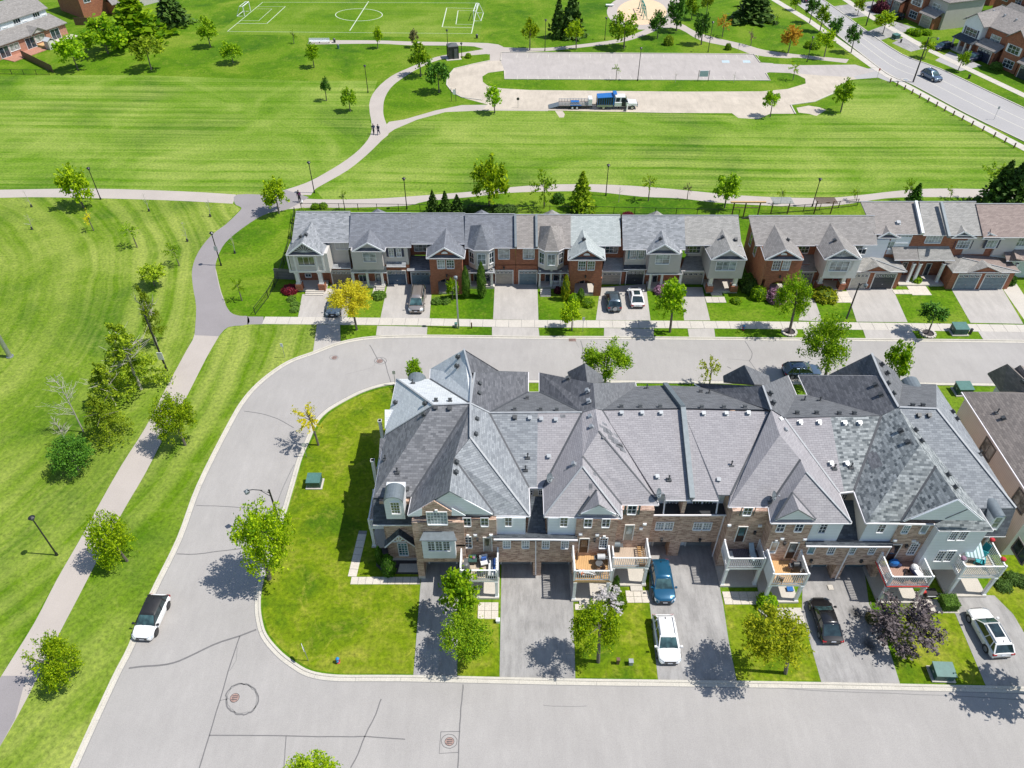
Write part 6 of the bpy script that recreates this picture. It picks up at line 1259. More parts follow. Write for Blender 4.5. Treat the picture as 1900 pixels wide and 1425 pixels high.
# row behind
for k,(px,py,lb) in enumerate(((1838,22,'dark roofed house at the top right corner beyond the back gardens'),(1925,66,'dark roofed house cut by the right edge beyond the gardens'),(1768,-14,'dark roofed house half above the top edge at right'))):
    U = angled('house', lb, px, py, ang, grp='houses of the street behind'); lbox(U, 0, 13, 0, 10, 0, 5.6, 'red_brick'); lroof(U, 'sh_farslate' if k else 'sh_farbrown', -.4, 13.4, -.4, 10.4, 5.6, 8.4, 'x', hip=3); lwin(U, 2, 3.4, 1.6, 1.4); lwin(U, 6, 3.4, 1.6, 1.4); lwin(U, 9.5, 3.4, 1.6, 1.4); lwin(U, 2.5, .6, 2.2, 1.8); lroof(U, 'sh_fartaupe', 6, 12, -3, .5, 2.8, 4.0, 'x', name='rear_roof')
# top left terrace, back gardens toward the park
vb = G(128,66); va = G(0,112); angL = math.atan2((vb-va).y, (vb-va).x)
U = thing('townhouse_row', 'brick terrace with grey roof and back patio at the top left corner', 'townhouses', (va.x, va.y, 0), angL)
Lh = (vb-va).length
lbox(U, -18, Lh, 0, 4.0, 0, 2.9, 'pink_brick'); lbox(U, -18, Lh-1.0, 3.6, 12, 0, 5.9, 'siding_white', 'upper_wall'); MB().prism([Vector((-18,-.5,2.9)),Vector((Lh+.4,-.5,2.9)),Vector((Lh-.2,4.2,4.6)),Vector((-18,4.2,4.6))], .15).build('lower_roof', M['sh_fartaupe'], U, local=True)
lroof(U, 'sh_fartaupe', -18, Lh-.5, 3.2, 12.5, 5.9, 8.6, 'x')
for k in range(5): lwin(U, Lh-4.6-k*5.2, 4.75, 1.7, .9, 3.6, 3, 1, 'glass'); lwin(U, Lh-2.4-k*5.2, 4.75, 1.1, .9, 3.6, 1, 1, 'siding_white')
for k in range(4):
    lwin(U, Lh-4.4-k*6.8, .15, 2.3, 2.2, 0, 2, 1, 'glass'); lwin(U, Lh-8.6-k*6.8, .9, 2.4, 1.4, 0, 2, 1, 'glass_curtain')
ltri(U, Lh-9.6, Lh-5.8, -.6, 2.95, 4.0, 'siding_grey'); lroof(U, 'sh_fartaupe', Lh-9.9, Lh-5.5, -.9, 2.4, 2.9, 4.15, 'y', name='gable_roof'); lbox(U, -18, Lh-.5, -.9 if False else 7.8, 8.0, 8.5, 8.62, 'cap', 'ridge_cap')
lbox(U, Lh-8.8, Lh-6.2, -2.8, -.02, .0, .5, 'wood', 'deck'); lbox(U, Lh-4.8, Lh+.6, -2.4, -.02, 0, .18, 'paver', 'patio'); lbox(U, Lh-18, Lh-9.2, -3.8, -.02, 0, .14, 'pink_brick', 'patio')
S1 = thing('garden_shed', 'small grey shed on the back patio of the top left terrace', 'shed', tuple(G(96,90)), angL); lbox(S1, -.9, .9, -.7, .7, 0, 1.9, 'siding_grey'); lroof(S1, 'lightgrey', -1.05, 1.05, -.85, .85, 1.9, 2.5, 'y'); lbox(S1, -.5, .5, -.74, -.7, .05, 1.7, 'offwhite', 'door')
S2 = thing('gazebo', 'grey canopy gazebo at the left edge behind the terrace', 'gazebo', tuple(G(8,102)), angL); lroof(S2, 'lightgrey', -2.4, 2.4, -1.6, 1.6, 2.2, 3.0, 'x', hip=1.2, name='canopy')
for x in (-2.2,2.2):
    for y in (-1.4,1.4): lbox(S2, x-.06,x+.06,y-.06,y+.06,0,2.2,'dark','post')
U = thing('house', 'dark brick house behind the pine at the top left', 'house', tuple(G(158,36)), angL*.8); lbox(U, 0, 13, 0, 12, 0, 6, 'red_brick'); lroof(U, 'sh_fartaupe', -.5, 13.5, -.5, 12.5, 6, 9, 'x', hip=3); lwin(U, 1.2, 3.6, 1.6, 1.4); lwin(U, 5.4, 3.6, 1.6, 1.4); lbox(U, 6.5, 12.6, -3.5, 0, 0, 2.8, 'red_brick', 'rear_wall'); lroof(U, 'sh_fartaupe', 6, 13.2, -4, .5, 2.8, 4.4, 'x', name='rear_roof')
U = thing('house', 'house beside the dark conifers half above the top edge at left', 'house', tuple(G(262,12)), angL*.8); lbox(U, 0, 10, 0, 9, 0, 5.6, 'siding_grey'); lroof(U, 'sh_farslate', -.4, 10.4, -.4, 9.4, 5.6, 8.2, 'x', hip=2.5); lwin(U, 2, 3.4, 1.6, 1.4); lwin(U, 6, 3.4, 1.6, 1.4)
# ================= vegetation =================
def leaves_mesh(name, pts, nrm_up, size, quad=True, jit=.35):
    """pts Nx3 leaf centres; one small bent quad each"""
    n = len(pts); a = rng.normal(size=(n,3)); a[:,2] = np.abs(a[:,2])*nrm_up + .15; a /= np.linalg.norm(a,axis=1)[:,None]
    t = rng.normal(size=(n,3)); t -= (t*a).sum(1)[:,None]*a; t /= np.linalg.norm(t,axis=1)[:,None]; b = np.cross(a, t)
    s = size*(1+jit*rng.normal(size=(n,1))).clip(.5,1.7)
    v = np.empty((n,4,3)); v[:,0] = pts - t*s; v[:,1] = pts - b*s*.62 ; v[:,2] = pts + t*s; v[:,3] = pts + b*s*.62 
    me = bpy.data.meshes.new(name); me.from_pydata([], [], [])
    me.vertices.add(n*4); me.vertices.foreach_set('co', v.reshape(-1)); me.loops.add(n*4); me.loops.foreach_set('vertex_index', np.arange(n*4, dtype=np.int32))
    me.polygons.add(n); me.polygons.foreach_set('loop_start', np.arange(0, n*4, 4, dtype=np.int32)); me.polygons.foreach_set('loop_total', np.full(n, 4, dtype=np.int32)); me.update(); return me
def sph(n): d = rng.normal(size=(n,3)); return d/np.linalg.norm(d,axis=1)[:,None]
def crown_round(n, size, nl=26, tight=.17, low=.55):
    d = sph(nl*3); d = d[d[:,2] > -low][:nl]; r = rng.uniform(.42, .92, len(d)); c = d*r[:,None]; k = rng.integers(0, len(c), n)
    p = c[k] + rng.normal(size=(n,3))*tight*rng.uniform(.5,1.25,(n,1)); p *= np.minimum(1, 1.12/np.linalg.norm(p,axis=1))[:,None]
    # twig-like tips
    q = d[k[:n//6]]*rng.uniform(.85,1.16,(n//6,1)) + rng.normal(size=(n//6,3))*.05; p[:n//6] = q
    return p
def crown_cone(n, size, layers=9, narrow=1.0):
    z = rng.uniform(-1, 1, n)**1; lay = np.round((z+1)/2*layers)/layers*2-1; z = lay + rng.normal(size=n)*.045; rr = (1-(z+1)/2)*.92+.06
    t = rng.uniform(0, 2*math.pi, n); lob = .72+.28*np.sin(t*7 + lay*19); r = rr*lob*np.sqrt(rng.uniform(.12,1,n)); zz = z - r*.16
    return np.stack([r*np.cos(t)*narrow, r*np.sin(t)*narrow, zz], 1)
def crown_column(n):
    z = rng.uniform(-1, 1, n); pr = np.interp(z, [-1,-.8,-.2,.5,.85,1], [.55,.9,1,.72,.36,.06]); t = rng.uniform(0, 2*math.pi, n); r = pr*(.86+.14*np.sin(t*5+z*9)+rng.normal(size=n)*.05)*np.sqrt(rng.uniform(.6,1,n)); return np.stack([r*np.cos(t), r*np.sin(t), z], 1)
def crown_dome(n):
    d = sph(n*2); d = d[d[:,2] > -.35][:n]; lob = 1+.13*np.sin(d[:,0]*9+1)*np.cos(d[:,1]*8)+.05*rng.normal(size=len(d)); return d*(lob*rng.uniform(.82,1,len(d))**.5)[:,None]
def crown_sparse(n, nl=16, flat=1):
    d = sph(nl*3); d = d[d[:,2] > -.7][:nl]; k = rng.integers(0, len(d), n); u = rng.uniform(.3,1.1,(n,1)); return d[k]*u*np.array([[1,1,flat]]) + rng.normal(size=(n,3))*.075*u
def crown_larch(n):
    z = rng.uniform(-1, 1, n); t0 = rng.uniform(0, 2*math.pi, 60); z0 = rng.uniform(-.9,.95,60); k = rng.integers(0,60,n); u = rng.uniform(.1,1,n)
    L = (1-(z0[k]+1)/2)*.85+.18; r = u*L; t = t0[k]+rng.normal(size=n)*.13; return np.stack([r*np.cos(t), r*np.sin(t), z0[k]-r*.08+rng.normal(size=n)*.05], 1)
CM = {}
for i in range(4): CM['near%d'%i] = leaves_mesh('crown', crown_round(9000, .06, 42+6*i, .15+.012*i), 1.5, .039)
for i in range(4): CM['mid%d'%i] = leaves_mesh('crown', crown_round(2600, .1, 24+3*i, .165), 1.5, .078)
for i in range(4): CM['far%d'%i] = leaves_mesh('crown', crown_round(1500, .14, 22+2*i, .18), 1.4, .10)
for i in range(2): CM['cone%d'%i] = leaves_mesh('crown', crown_cone(2600, .08, 10+i), .8, .075)
CM['fcone0'] = leaves_mesh('crown', crown_cone(1300, .1, 8), .8, .11); CM['fcone1'] = leaves_mesh('crown', crown_cone(1300, .1, 9), .8, .11)
CM['upcone0'] = leaves_mesh('crown', crown_round(1600, .1, 22, .16)*np.array([[.8,.8,1]]), 1.2, .09)
CM['col0'] = leaves_mesh('crown', crown_column(2200), .5, .07)
for i in range(3): CM['dome%d'%i] = leaves_mesh('crown', crown_dome(1500), .8, .085)
for i in range(3): CM['sparse%d'%i] = leaves_mesh('crown', crown_sparse(700, 15+3*i), 1, .07)
for i in range(2): CM['thin%d'%i] = leaves_mesh('crown', crown_sparse(260, 12+3*i), 1, .09)
for i in range(3): CM['larch%d'%i] = leaves_mesh('crown', crown_larch(5200), 1.6, .034)
CM['purple0'] = leaves_mesh('crown', crown_round(4200, .06, 40, .13, .8), 1, .05)
TI = [0]
def plant(kind, base, c, hw, hh, mat, label, name='tree', cat='tree', group=None, bark='bark', limbs=6, lean=None, trunk=True, tr=1.0):
    TI[0] += 1; k = TI[0]
    B = G(*base); C = OP(c[0], c[1], B.y); s = mpp(C); phi = math.atan2(H-C.z, C.y); rx = hw*s*(.93 if kind == 'near' else 1); tot = hh*s
    q = tot*tot - (rx*math.sin(phi))**2; rz = math.sqrt(q)/math.cos(phi) if q > 0 else rx*.6
    rz = max(rz, rx*.62); 
    if kind.startswith('dome') or kind.startswith('col') or kind.startswith('cone') or kind.startswith('fcone'): trunk = trunk and not kind.startswith('dome')
    zc = max(C.z, rz*.55) if not kind.startswith('dome') else max(.02, min(C.z, rz*.35))
    if kind.startswith(('col','cone','fcone')): zc = rz*1.0+.08
    if kind.startswith(('cone','fcone')): rx *= 2.1
    zc = max(zc, .05)
    t = thing(name, label, cat, (B.x, B.y, 0), 0, group)
    vs = [q_ for q_ in CM if q_[:-1] == kind] ; me0 = CM[vs[k % len(vs)]]
    key = (me0.name, mat)
    if key not in CMM:
        m2 = me0.copy(); m2.materials.clear(); m2.materials.append(M[mat]); CMM[key] = m2
    o = bpy.data.objects.new('crown' if name != 'shrub' else 'foliage', CMM[key]); COL.objects.link(o); o.parent = t
    dx = C.x-B.x
    if abs(dx) > rx*.9: dx = math.copysign(rx*.9, dx)
    o.location = (dx, 0, zc); o.scale = (rx, rx, rz); o.rotation_euler = (0, 0, (k*2.399) % 6.283)
    if trunk:
        m = MB(); r0 = max(.05, min(.2, .045*(zc+rz)*.5))*tr; r = random.Random(k); top = Vector((dx*.8, 0, zc+rz*.45))
        P = Vector((0,0,0)); mid = Vector((dx*.35, r.uniform(-.05,.05), (zc-rz*.3))); m.tube(P, mid, r0, r0*.7, 7); m.tube(mid, top, r0*.7, r0*.2, 6)
        for i in range(limbs):
            a = i*2.4+r.random(); st = mid.lerp(top, r.uniform(0,.75)); e = Vector((dx,0,zc)) + Vector((math.cos(a)*rx*.72, math.sin(a)*rx*.72, rz*r.uniform(-.15,.6))); m.tube(st, st.lerp(e,.9), r0*.38, r0*.10, 4)
            if bark == 'bark_pale':
                for j in range(4):
                    f = st.lerp(e, r.uniform(.3,.85)); m.tube(f, f+Vector((r.uniform(-1,1)*rx*.35, r.uniform(-1,1)*rx*.35, r.uniform(.1,.8)*rz*.35)), r0*.14, r0*.05, 3)
        m.build('trunk', M[bark], t, local=True)
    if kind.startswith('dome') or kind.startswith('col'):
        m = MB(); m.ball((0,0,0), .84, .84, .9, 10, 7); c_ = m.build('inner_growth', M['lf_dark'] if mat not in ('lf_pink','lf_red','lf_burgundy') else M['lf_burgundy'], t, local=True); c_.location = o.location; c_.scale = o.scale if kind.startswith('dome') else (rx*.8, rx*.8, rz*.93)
    return t
CMM = {}
SG = 'young maples planted along the near streets'; PG = 'young trees scattered over the park'; SP = 'thin saplings in the park lawn'
# near maples
plant('near',(500,1074),(493,1003),54,68,'lf_lime','lime green maple leaning over the kerb beside the tall street lamp',group=SG,tr=1.1)
plant('near',(344,826),(322,779),38,45,'lf_lime','lime green maple casting its shadow across the trail, upper one of the left verge',group=SG)
plant('near',(236,1041),(206,1006),37,50,'lf_lime','lime green maple between the trail and the parked white car',group=SG)
plant('near',(128,1262),(97,1229),43,47,'lf_lime','lime green maple where the trail turns dark asphalt at bottom left',group=SG)
plant('near',(588,1540),(573,1455),58,52,'lf_lime','lime green maple cut by the bottom edge of the photo',group=SG)
plant('sparse',(591,826),(571,777),29,30,'lf_yellow','small sparse yellow tree beside the inner kerb of the bend',limbs=10)
plant('near',(146,872),(131,846),38,36,'lf_deep','dense dark green low tree left of the trail',tr=1.3)
plant('larch',(262,722),(236,662),66,72,'lf_olive','tall olive larch with grey trunk, largest of the trail side larches',bark='bark_pale',limbs=12,group='larches left of the trail')
plant('larch',(214,752),(194,712),50,48,'lf_olive','olive larch in the middle of the trail side larches',bark='bark_pale',limbs=8,group='larches left of the trail')
plant('larch',(206,811),(187,772),50,50,'lf_olive','olive larch at the lower end of the trail side larches',bark='bark',limbs=8,group='larches left of the trail')
plant('larch',(290,640),(276,578),26,50,'lf_olive','sparse yellowish larch beside the pole with a white notice',bark='bark_pale',limbs=12)
def bare(base, top, label, w=.34, pale=True, name='tree', group=None, n=34, guard=False, r0=.09):
    TI[0] += 1; r = random.Random(TI[0]*7); B = G(*base); T_ = OP(top[0], top[1], B.y); t = thing(name, label, 'tree', tuple(B), 0, group); L = T_-B
    T_ = Vector((B.x+L.x*.5, B.y, T_.z)); L = T_-B; m = MB(); m.tube(Vector((0,0,0)), L*.5+Vector((.06,0,0)), r0, r0*.6, 6); m.tube(L*.5+Vector((.06,0,0)), L, r0*.6, r0*.15, 5)
    for i in range(n):
        f = r.uniform(.3,.95); a = r.uniform(0,6.28); ln = L.length*w*(1.15-f)*r.uniform(.6,1.2); s = L*f; e = s+Vector((math.cos(a)*ln, math.sin(a)*ln, ln*r.uniform(.4,1.0))); m.tube(s, e, r0*.3, r0*.1, 4)
        for j in range(3): g = s.lerp(e, r.uniform(.3,.9)); m.tube(g, g+Vector((r.uniform(-1,1),r.uniform(-1,1),r.uniform(.1,1)))*ln*.4, r0*.14, r0*.07, 3)
    m.build('trunk', M['bark_pale' if pale else 'bark'], t, local=True)
    if guard: MB().tube((0,0,0),(0,0,.45),.16,.13,8).build('trunk_guard', M['dark'], t, local=True)
    return t
bare((155,801),(104,694),'bare white branched tree left of the larches'); bare((128,829),(98,775),'smaller bare pale tree above the dense dark green tree',n=26)
for b_,t_,l in (((59,384),(40,352),'bare staked sapling at the far left edge just below the trail'),((277,392),(263,358),'bare sapling just below the trail, right of the lamp post'),((390.5,402),(388,368),'small bare sapling nearest the dark asphalt junction'),((348,448),(338,412),'pale bare sapling halfway between junction and left trees'),((436,470),(431,432),'bare sapling in the grass wedge right of the dark trail'),((60,426),(52,395),'bare sapling with dark guard near the left edge')):
    bare(b_,t_,l,n=12,group=SP,guard=True,r0=.05)
for kd,b_,c_,hw,hh,mt,l in (
 ('mid',(155,385),(138,345),27,36,'lf_lime','lime tree on the lower edge of the left trail beside a lamp post'),
 ('thin',(174,428),(163,403),10,17,'lf_yellow','tiny yellow leaved sapling below the lime trail tree'),
 ('sparse',(255,459),(239,428),16,15,'lf_green','sparse green sapling left of the pale bare sapling'),
 ('sparse',(333,493),(319,466),15,16,'lf_green','sparse green sapling nearest the curved dark trail'),
 ('mid',(287,531),(281,506),23,18,'lf_olive','low golden green tree above the brown larch'),
 ('sparse',(449,558),(441,531),11,18,'lf_green','thin green sapling by the black fence in the grass wedge'),
 ('mid',(518,396),(511,361),23,30,'lf_lime','airy lime tree at the trail junction beside the end townhouse')): plant(kd,b_,c_,hw,hh,mt,l,group=PG)
for kd,b_,c_,hw,hh,mt,l in (
 ('far',(201,100),(189,63),37,33,'lf_bright','broad bright green tree, larger of the two beside the top left gardens'),
 ('far',(145,130),(131,96),27,26,'lf_bright','bright green tree in front of the garden shed at top left'),
 ('far',(281,130),(273,93),27,24,'lf_olive','yellowish green tree below the tall pine at top left'),
 ('far',(391,88),(382,57),17,22,'lf_green','slender green tree left of the soccer field corner'),
 ('far',(433,118),(428,93),18,17,'lf_bright','small round green tree below the left goal'),
 ('far',(583,125),(578,98),13,16,'lf_bright','small round green tree below the white bench'),
 ('thin',(545.6,81),(544,66),6,12,'lf_green','thin sapling left of the white bench'),
 ('far',(606,187),(604,160),9,15,'lf_deep','small dark green tree, left one of the pair left of the curving trail'),
 ('far',(650,207),(646,181),13,19,'lf_green','small green tree just left of the curving trail'),
 ('far',(701,90),(702,66),9,15,'lf_lime','pale lime sapling on the far trail below the centre line'),
 ('far',(770,88),(768,70),8,14,'lf_brown','brownish sapling beside the far trail'),
 ('far',(781,142),(777,106),19,24,'lf_green','green tree at the upper side of the trail left of the black kiosk'),
 ('far',(815,172),(811,135),20,26,'lf_deep','dark green tree inside the teardrop lawn by the gravel loop'),
 ('far',(918,210),(915,180),15,20,'lf_bright','bright green tree on the lower edge of the gravel loop'),
 ('far',(983,93),(984,61),15,22,'lf_lime','lime tree at the upper left corner of the parking lot'),
 ('far',(1069,92),(1067,58),16,19,'lf_lime','yellow green tree in front of the spruce pair'),
 ('far',(1157.6,90),(1158,50),24,27,'lf_green','large round green tree above the middle of the parking lot'),
 ('far',(1220,71),(1221,43),16,20,'lf_deep','dark green tree just below the playground'),
 ('far',(1255,57),(1257,27),18,28,'lf_deep','tall dark green tree right of the playground sand'),
 ('thin',(1143,149),(1144,128),8,9,'lf_green','tiny sapling on the median left of the tall lamp'),
 ('far',(1301,83),(1302,48),13,27,'lf_deep','narrow dark green tree left of the orange sapling'),
 ('far',(1283,36),(1284,12),13,18,'lf_green','green tree at the top edge right of the playground'),
 ('far',(1311,28),(1311,6),11,15,'lf_olive','olive tree at the top edge beside the playground path'),
 ('sparse',(1340,69),(1343,43),14,16,'lf_orange','small orange leaved tree right of the playground'),
 ('thin',(1393,85),(1394,66),8,14,'lf_brown','thin brown orange sapling left of the golden orange tree'),
 ('far',(1462,99),(1469,69),17,19,'lf_orange','golden orange tree, largest of the orange ones'),
 ('far',(1529,106),(1534,75),17,18,'lf_lime','lime tree beside the main road pavement near the lamp'),
 ('far',(1579,98),(1584,67),13,19,'lf_deep','dark green street tree, lowest on the strip beside the main road'),
 ('far',(1547,66),(1551,48),12,18,'lf_deep','dark green street tree, second from the bottom of the main road strip'),
 ('far',(1521,59),(1527,29),13,18,'lf_green','green street tree, third up the main road strip'),
 ('far',(1502,43),(1507,15),12,18,'lf_deep','dark green street tree, fourth up the main road strip'),
 ('far',(1476,19),(1477,2),9,14,'lf_green','small green street tree at the top edge of the main road strip'),
 ('thin',(1440,47),(1443,32),6,8,'lf_green','tiny sapling right of the big dark conifer mass'),
 ('far',(1638,63),(1644,37),18,15,'lf_lime','lime tree on the far side of the main road'),
 ('far',(1591,28),(1595,11),10,13,'lf_lime','lime tree at the top edge on the far side of the main road'),
 ('far',(1715,108),(1722,86),12,11,'lf_lime','small lime tree below the tall street lamp arm'),
 ('far',(1777,132),(1789,108),11,14,'lf_green','greyish young tree beside the dark car on the far side of the main road'),
 ('sparse',(1471,149),(1474,126),10,12,'lf_lime','lime sapling at the right tip of the median'),
 ('far',(1429,217),(1431,188),14,18,'lf_bright','bright green tree on the bare patch below the gravel loop'),
 ('far',(1559.6,208),(1565,174),16,24,'lf_green','green tree right of the broken kerb of the gravel loop')): plant(kd,b_,c_,hw,hh,mt,l,group=PG,limbs=4)
for b_,t_,l in (((1253,153),(1252,128),'leafless sapling on the median left of the blue board'),((1361,153),(1364,132),'leafless sapling on the median right of the blue board'),((1148,375),(1149,346),'leafless sapling between conifer and sapling above the middle houses')): bare(b_,t_,l,n=9,r0=.05,group=SP)
for kd,b_,c_,hw,hh,mt,l in (
 ('fcone',(250,76),(248,34),38,42,'lf_green','tall feathery pine, the largest conifer at top left'),('fcone',(322,46),(315,18),24,28,'lf_dark','dark spruce at the top edge beside the worn grass track'),
 ('fcone',(1036,70),(1036,40),13,31,'lf_dark','dark spruce, left of the pair above the lot'),('fcone',(1062,68),(1062,33),18,36,'lf_dark','dark spruce, taller right one of the pair above the lot'),
 ('fcone',(1402,36),(1400,12),30,26,'lf_dark','broad dark conifer clump at the top edge'),('cone',(1079,388),(1080,355),18,33,'lf_olive','golden tipped spruce behind the middle townhouses'),
 ('cone',(803,396),(803,376),10,20,'lf_dark','dark narrow conifer, left of three behind the slate roof'),('cone',(826,397),(826,376),10,20,'lf_dark','dark narrow conifer, middle of three behind the slate roof'),('cone',(848,397),(848,381),11,17,'lf_dark','dark conifer, right of three behind the slate roof'),
 ('cone',(1700,382),(1700,362),12,20,'lf_deep','dark green cone tree behind the right hand block'),
 ('cone',(1855,388),(1858,345),24,42,'lf_dark','dark pine, left of the group at the right edge'),('cone',(1885,392),(1890,340),28,48,'lf_dark','dark pine, tallest of the group at the right edge')): plant(kd,b_,c_,hw,hh,mt,l,name='conifer',cat='conifer',limbs=0)
for kd,b_,c_,hw,hh,mt,l in (
 ('mid',(908,390),(908,337),33,44,'lf_lime','large airy lime tree behind the slate roofed townhouses'),('sparse',(1010,386),(1008,348),23,32,'lf_green','airy grey green tree behind the brown roof'),
 ('sparse',(1203,373),(1205,339),14,16,'lf_lime','lime sapling on the lower side of the trail behind the townhouses'),('mid',(1344,386),(1351,350),24,26,'lf_bright','bright green tree behind the end townhouse gap'),
 ('thin',(640,390),(635,364),8,12,'lf_green','tiny green sapling behind the left end townhouse'),('thin',(1448,378),(1450,358),8,12,'lf_lime','tiny lime sapling by the trail right of the pergola'),('thin',(1275,370),(1276,350),8,12,'lf_brown','tiny brownish sapling by the trail above the beige roof'),
 ('thin',(1589,373),(1588,357),9,11,'lf_lime','tiny lime sapling by the trail above the right block'),('thin',(1763,368),(1764,355),8,11,'lf_lime','tiny lime sapling by the trail near the right pines'),('sparse',(1682,374),(1688,348),10,20,'lf_green','slim green tree beside the dark cone tree'),
 ('sparse',(1840,378),(1850,320),26,22,'lf_green','loose green crowned tree above the right edge pines')): plant(kd,b_,c_,hw,hh,mt,l,group=PG,limbs=6)
# front yard trees
plant('near',(662,612),(648,555),39,33,'lf_yellow','bright yellow tree arching over the driveway across the street',limbs=10)
plant('mid',(1061,614),(1061,582),20,23,'lf_lime','small lime street tree in front of the mint roofed townhouse',group='street trees of the far pavement')
plant('mid',(1243,616),(1245,560),28,38,'lf_bright','two tiered bright green street tree beside the white sedan',group='street trees of the far pavement')
plant('near',(1464,618),(1471,556),31,44,'lf_bright','tall bright green street tree growing from a round stone ring',group='street trees of the far pavement')
plant('mid',(1721,620),(1731,580),24,21,'lf_deep','small round topped dark green street tree in a stone ring',group='street trees of the far pavement')
plant('near',(1528,712),(1531,641),44,54,'lf_green','big green tree standing over the parked car behind the near terrace')
plant('mid',(1665,712),(1666,674),24,38,'lf_bright','green conical tree behind the right end of the near terrace')
plant('near',(1122,716),(1127,664),44,40,'lf_green','round green tree behind the small gable of the near terrace')
plant('sparse',(1316,718),(1316,685),21,24,'lf_gold','small golden green tree behind the flat ridge of the near terrace')
plant('mid',(768,724),(769,686),15,20,'lf_green','small green tree behind the barrel dormer at the left end')
plant('near',(882,1222),(864,1178),48,38,'lf_green','maple on the small lawn right of the first driveway',group=SG)
plant('near',(1110,1228),(1105,1170),44,47,'lf_lime','round maple on the lawn left of the blue and white cars',group=SG)
plant('near',(1457,1249),(1436,1184),60,54,'lf_gold','golden green maple on the lawn left of the black car',group=SG)
plant('purple',(1688,1186),(1683,1158),60,40,'lf_purple','dusky purple leaved tree in front of the red edged balcony',limbs=10)
plant('mid',(866,1150),(854,1100),36,44,'lf_bright','lobed bright green conifer in front of the lounge balcony')
plant('mid',(1970,1290),(1975,1215),60,60,'lf_green','tree just beyond the right edge shading the last driveway')
# shrubs
sh = lambda k,b,c,hw,hh,m,l: plant(k,b,c,hw,hh,m,l,name='shrub',cat='shrub',trunk=False)
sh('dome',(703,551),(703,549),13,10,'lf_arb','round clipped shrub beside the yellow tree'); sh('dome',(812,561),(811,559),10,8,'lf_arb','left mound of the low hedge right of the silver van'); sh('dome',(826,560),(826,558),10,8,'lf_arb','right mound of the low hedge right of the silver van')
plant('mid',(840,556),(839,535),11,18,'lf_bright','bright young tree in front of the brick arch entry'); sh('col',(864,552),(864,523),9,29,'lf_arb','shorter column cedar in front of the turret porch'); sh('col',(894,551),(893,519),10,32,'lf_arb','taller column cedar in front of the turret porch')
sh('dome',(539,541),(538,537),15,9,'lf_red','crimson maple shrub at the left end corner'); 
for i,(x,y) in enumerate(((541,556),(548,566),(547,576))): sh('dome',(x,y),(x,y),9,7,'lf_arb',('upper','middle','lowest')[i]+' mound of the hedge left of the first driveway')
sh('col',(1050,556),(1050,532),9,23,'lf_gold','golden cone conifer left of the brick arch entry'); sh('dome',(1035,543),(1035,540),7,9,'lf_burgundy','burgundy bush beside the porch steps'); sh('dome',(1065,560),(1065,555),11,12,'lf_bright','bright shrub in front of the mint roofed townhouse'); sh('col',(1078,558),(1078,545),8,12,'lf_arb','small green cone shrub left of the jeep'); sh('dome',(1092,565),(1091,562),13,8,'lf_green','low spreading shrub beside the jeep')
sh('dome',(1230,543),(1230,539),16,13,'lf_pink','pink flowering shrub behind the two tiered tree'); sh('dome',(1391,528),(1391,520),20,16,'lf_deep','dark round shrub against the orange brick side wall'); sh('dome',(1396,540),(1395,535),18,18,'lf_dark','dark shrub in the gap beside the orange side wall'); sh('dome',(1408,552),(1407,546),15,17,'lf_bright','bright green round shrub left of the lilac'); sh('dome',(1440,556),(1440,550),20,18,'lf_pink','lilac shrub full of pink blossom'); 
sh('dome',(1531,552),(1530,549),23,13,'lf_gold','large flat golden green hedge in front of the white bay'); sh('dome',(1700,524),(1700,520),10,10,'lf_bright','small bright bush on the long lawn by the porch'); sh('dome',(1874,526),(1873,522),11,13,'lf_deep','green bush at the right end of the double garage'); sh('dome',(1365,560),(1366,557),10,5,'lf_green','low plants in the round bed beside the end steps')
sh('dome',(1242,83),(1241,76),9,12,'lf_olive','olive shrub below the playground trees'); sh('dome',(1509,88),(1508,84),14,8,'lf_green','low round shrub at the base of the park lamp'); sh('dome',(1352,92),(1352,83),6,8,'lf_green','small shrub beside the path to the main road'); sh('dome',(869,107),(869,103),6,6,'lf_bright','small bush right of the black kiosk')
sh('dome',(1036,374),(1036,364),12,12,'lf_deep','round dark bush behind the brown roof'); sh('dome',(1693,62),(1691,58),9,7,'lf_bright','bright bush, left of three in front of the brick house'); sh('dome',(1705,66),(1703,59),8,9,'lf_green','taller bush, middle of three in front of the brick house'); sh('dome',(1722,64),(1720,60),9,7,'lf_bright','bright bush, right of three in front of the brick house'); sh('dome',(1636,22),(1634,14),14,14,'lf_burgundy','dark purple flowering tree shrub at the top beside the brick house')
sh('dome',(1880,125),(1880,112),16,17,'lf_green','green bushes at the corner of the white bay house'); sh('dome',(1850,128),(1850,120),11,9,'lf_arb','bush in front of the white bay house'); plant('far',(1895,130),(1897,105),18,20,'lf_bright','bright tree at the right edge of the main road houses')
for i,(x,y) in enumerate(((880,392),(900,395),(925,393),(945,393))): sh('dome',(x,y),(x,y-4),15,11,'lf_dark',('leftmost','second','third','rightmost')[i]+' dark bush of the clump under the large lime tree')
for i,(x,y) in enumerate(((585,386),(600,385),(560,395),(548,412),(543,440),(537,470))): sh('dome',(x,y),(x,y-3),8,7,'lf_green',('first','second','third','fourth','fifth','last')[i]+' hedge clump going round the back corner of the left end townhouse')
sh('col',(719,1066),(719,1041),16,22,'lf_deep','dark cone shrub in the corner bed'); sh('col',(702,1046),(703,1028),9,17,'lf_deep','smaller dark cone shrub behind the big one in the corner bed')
sh('dome',(1427,1122),(1427,1110),19,19,'lf_bright','bright green round shrub under the grey deck balconies'); sh('col',(1143,1105),(1143,1084),9,19,'lf_arb','small cone cedar under the empty balcony'); 
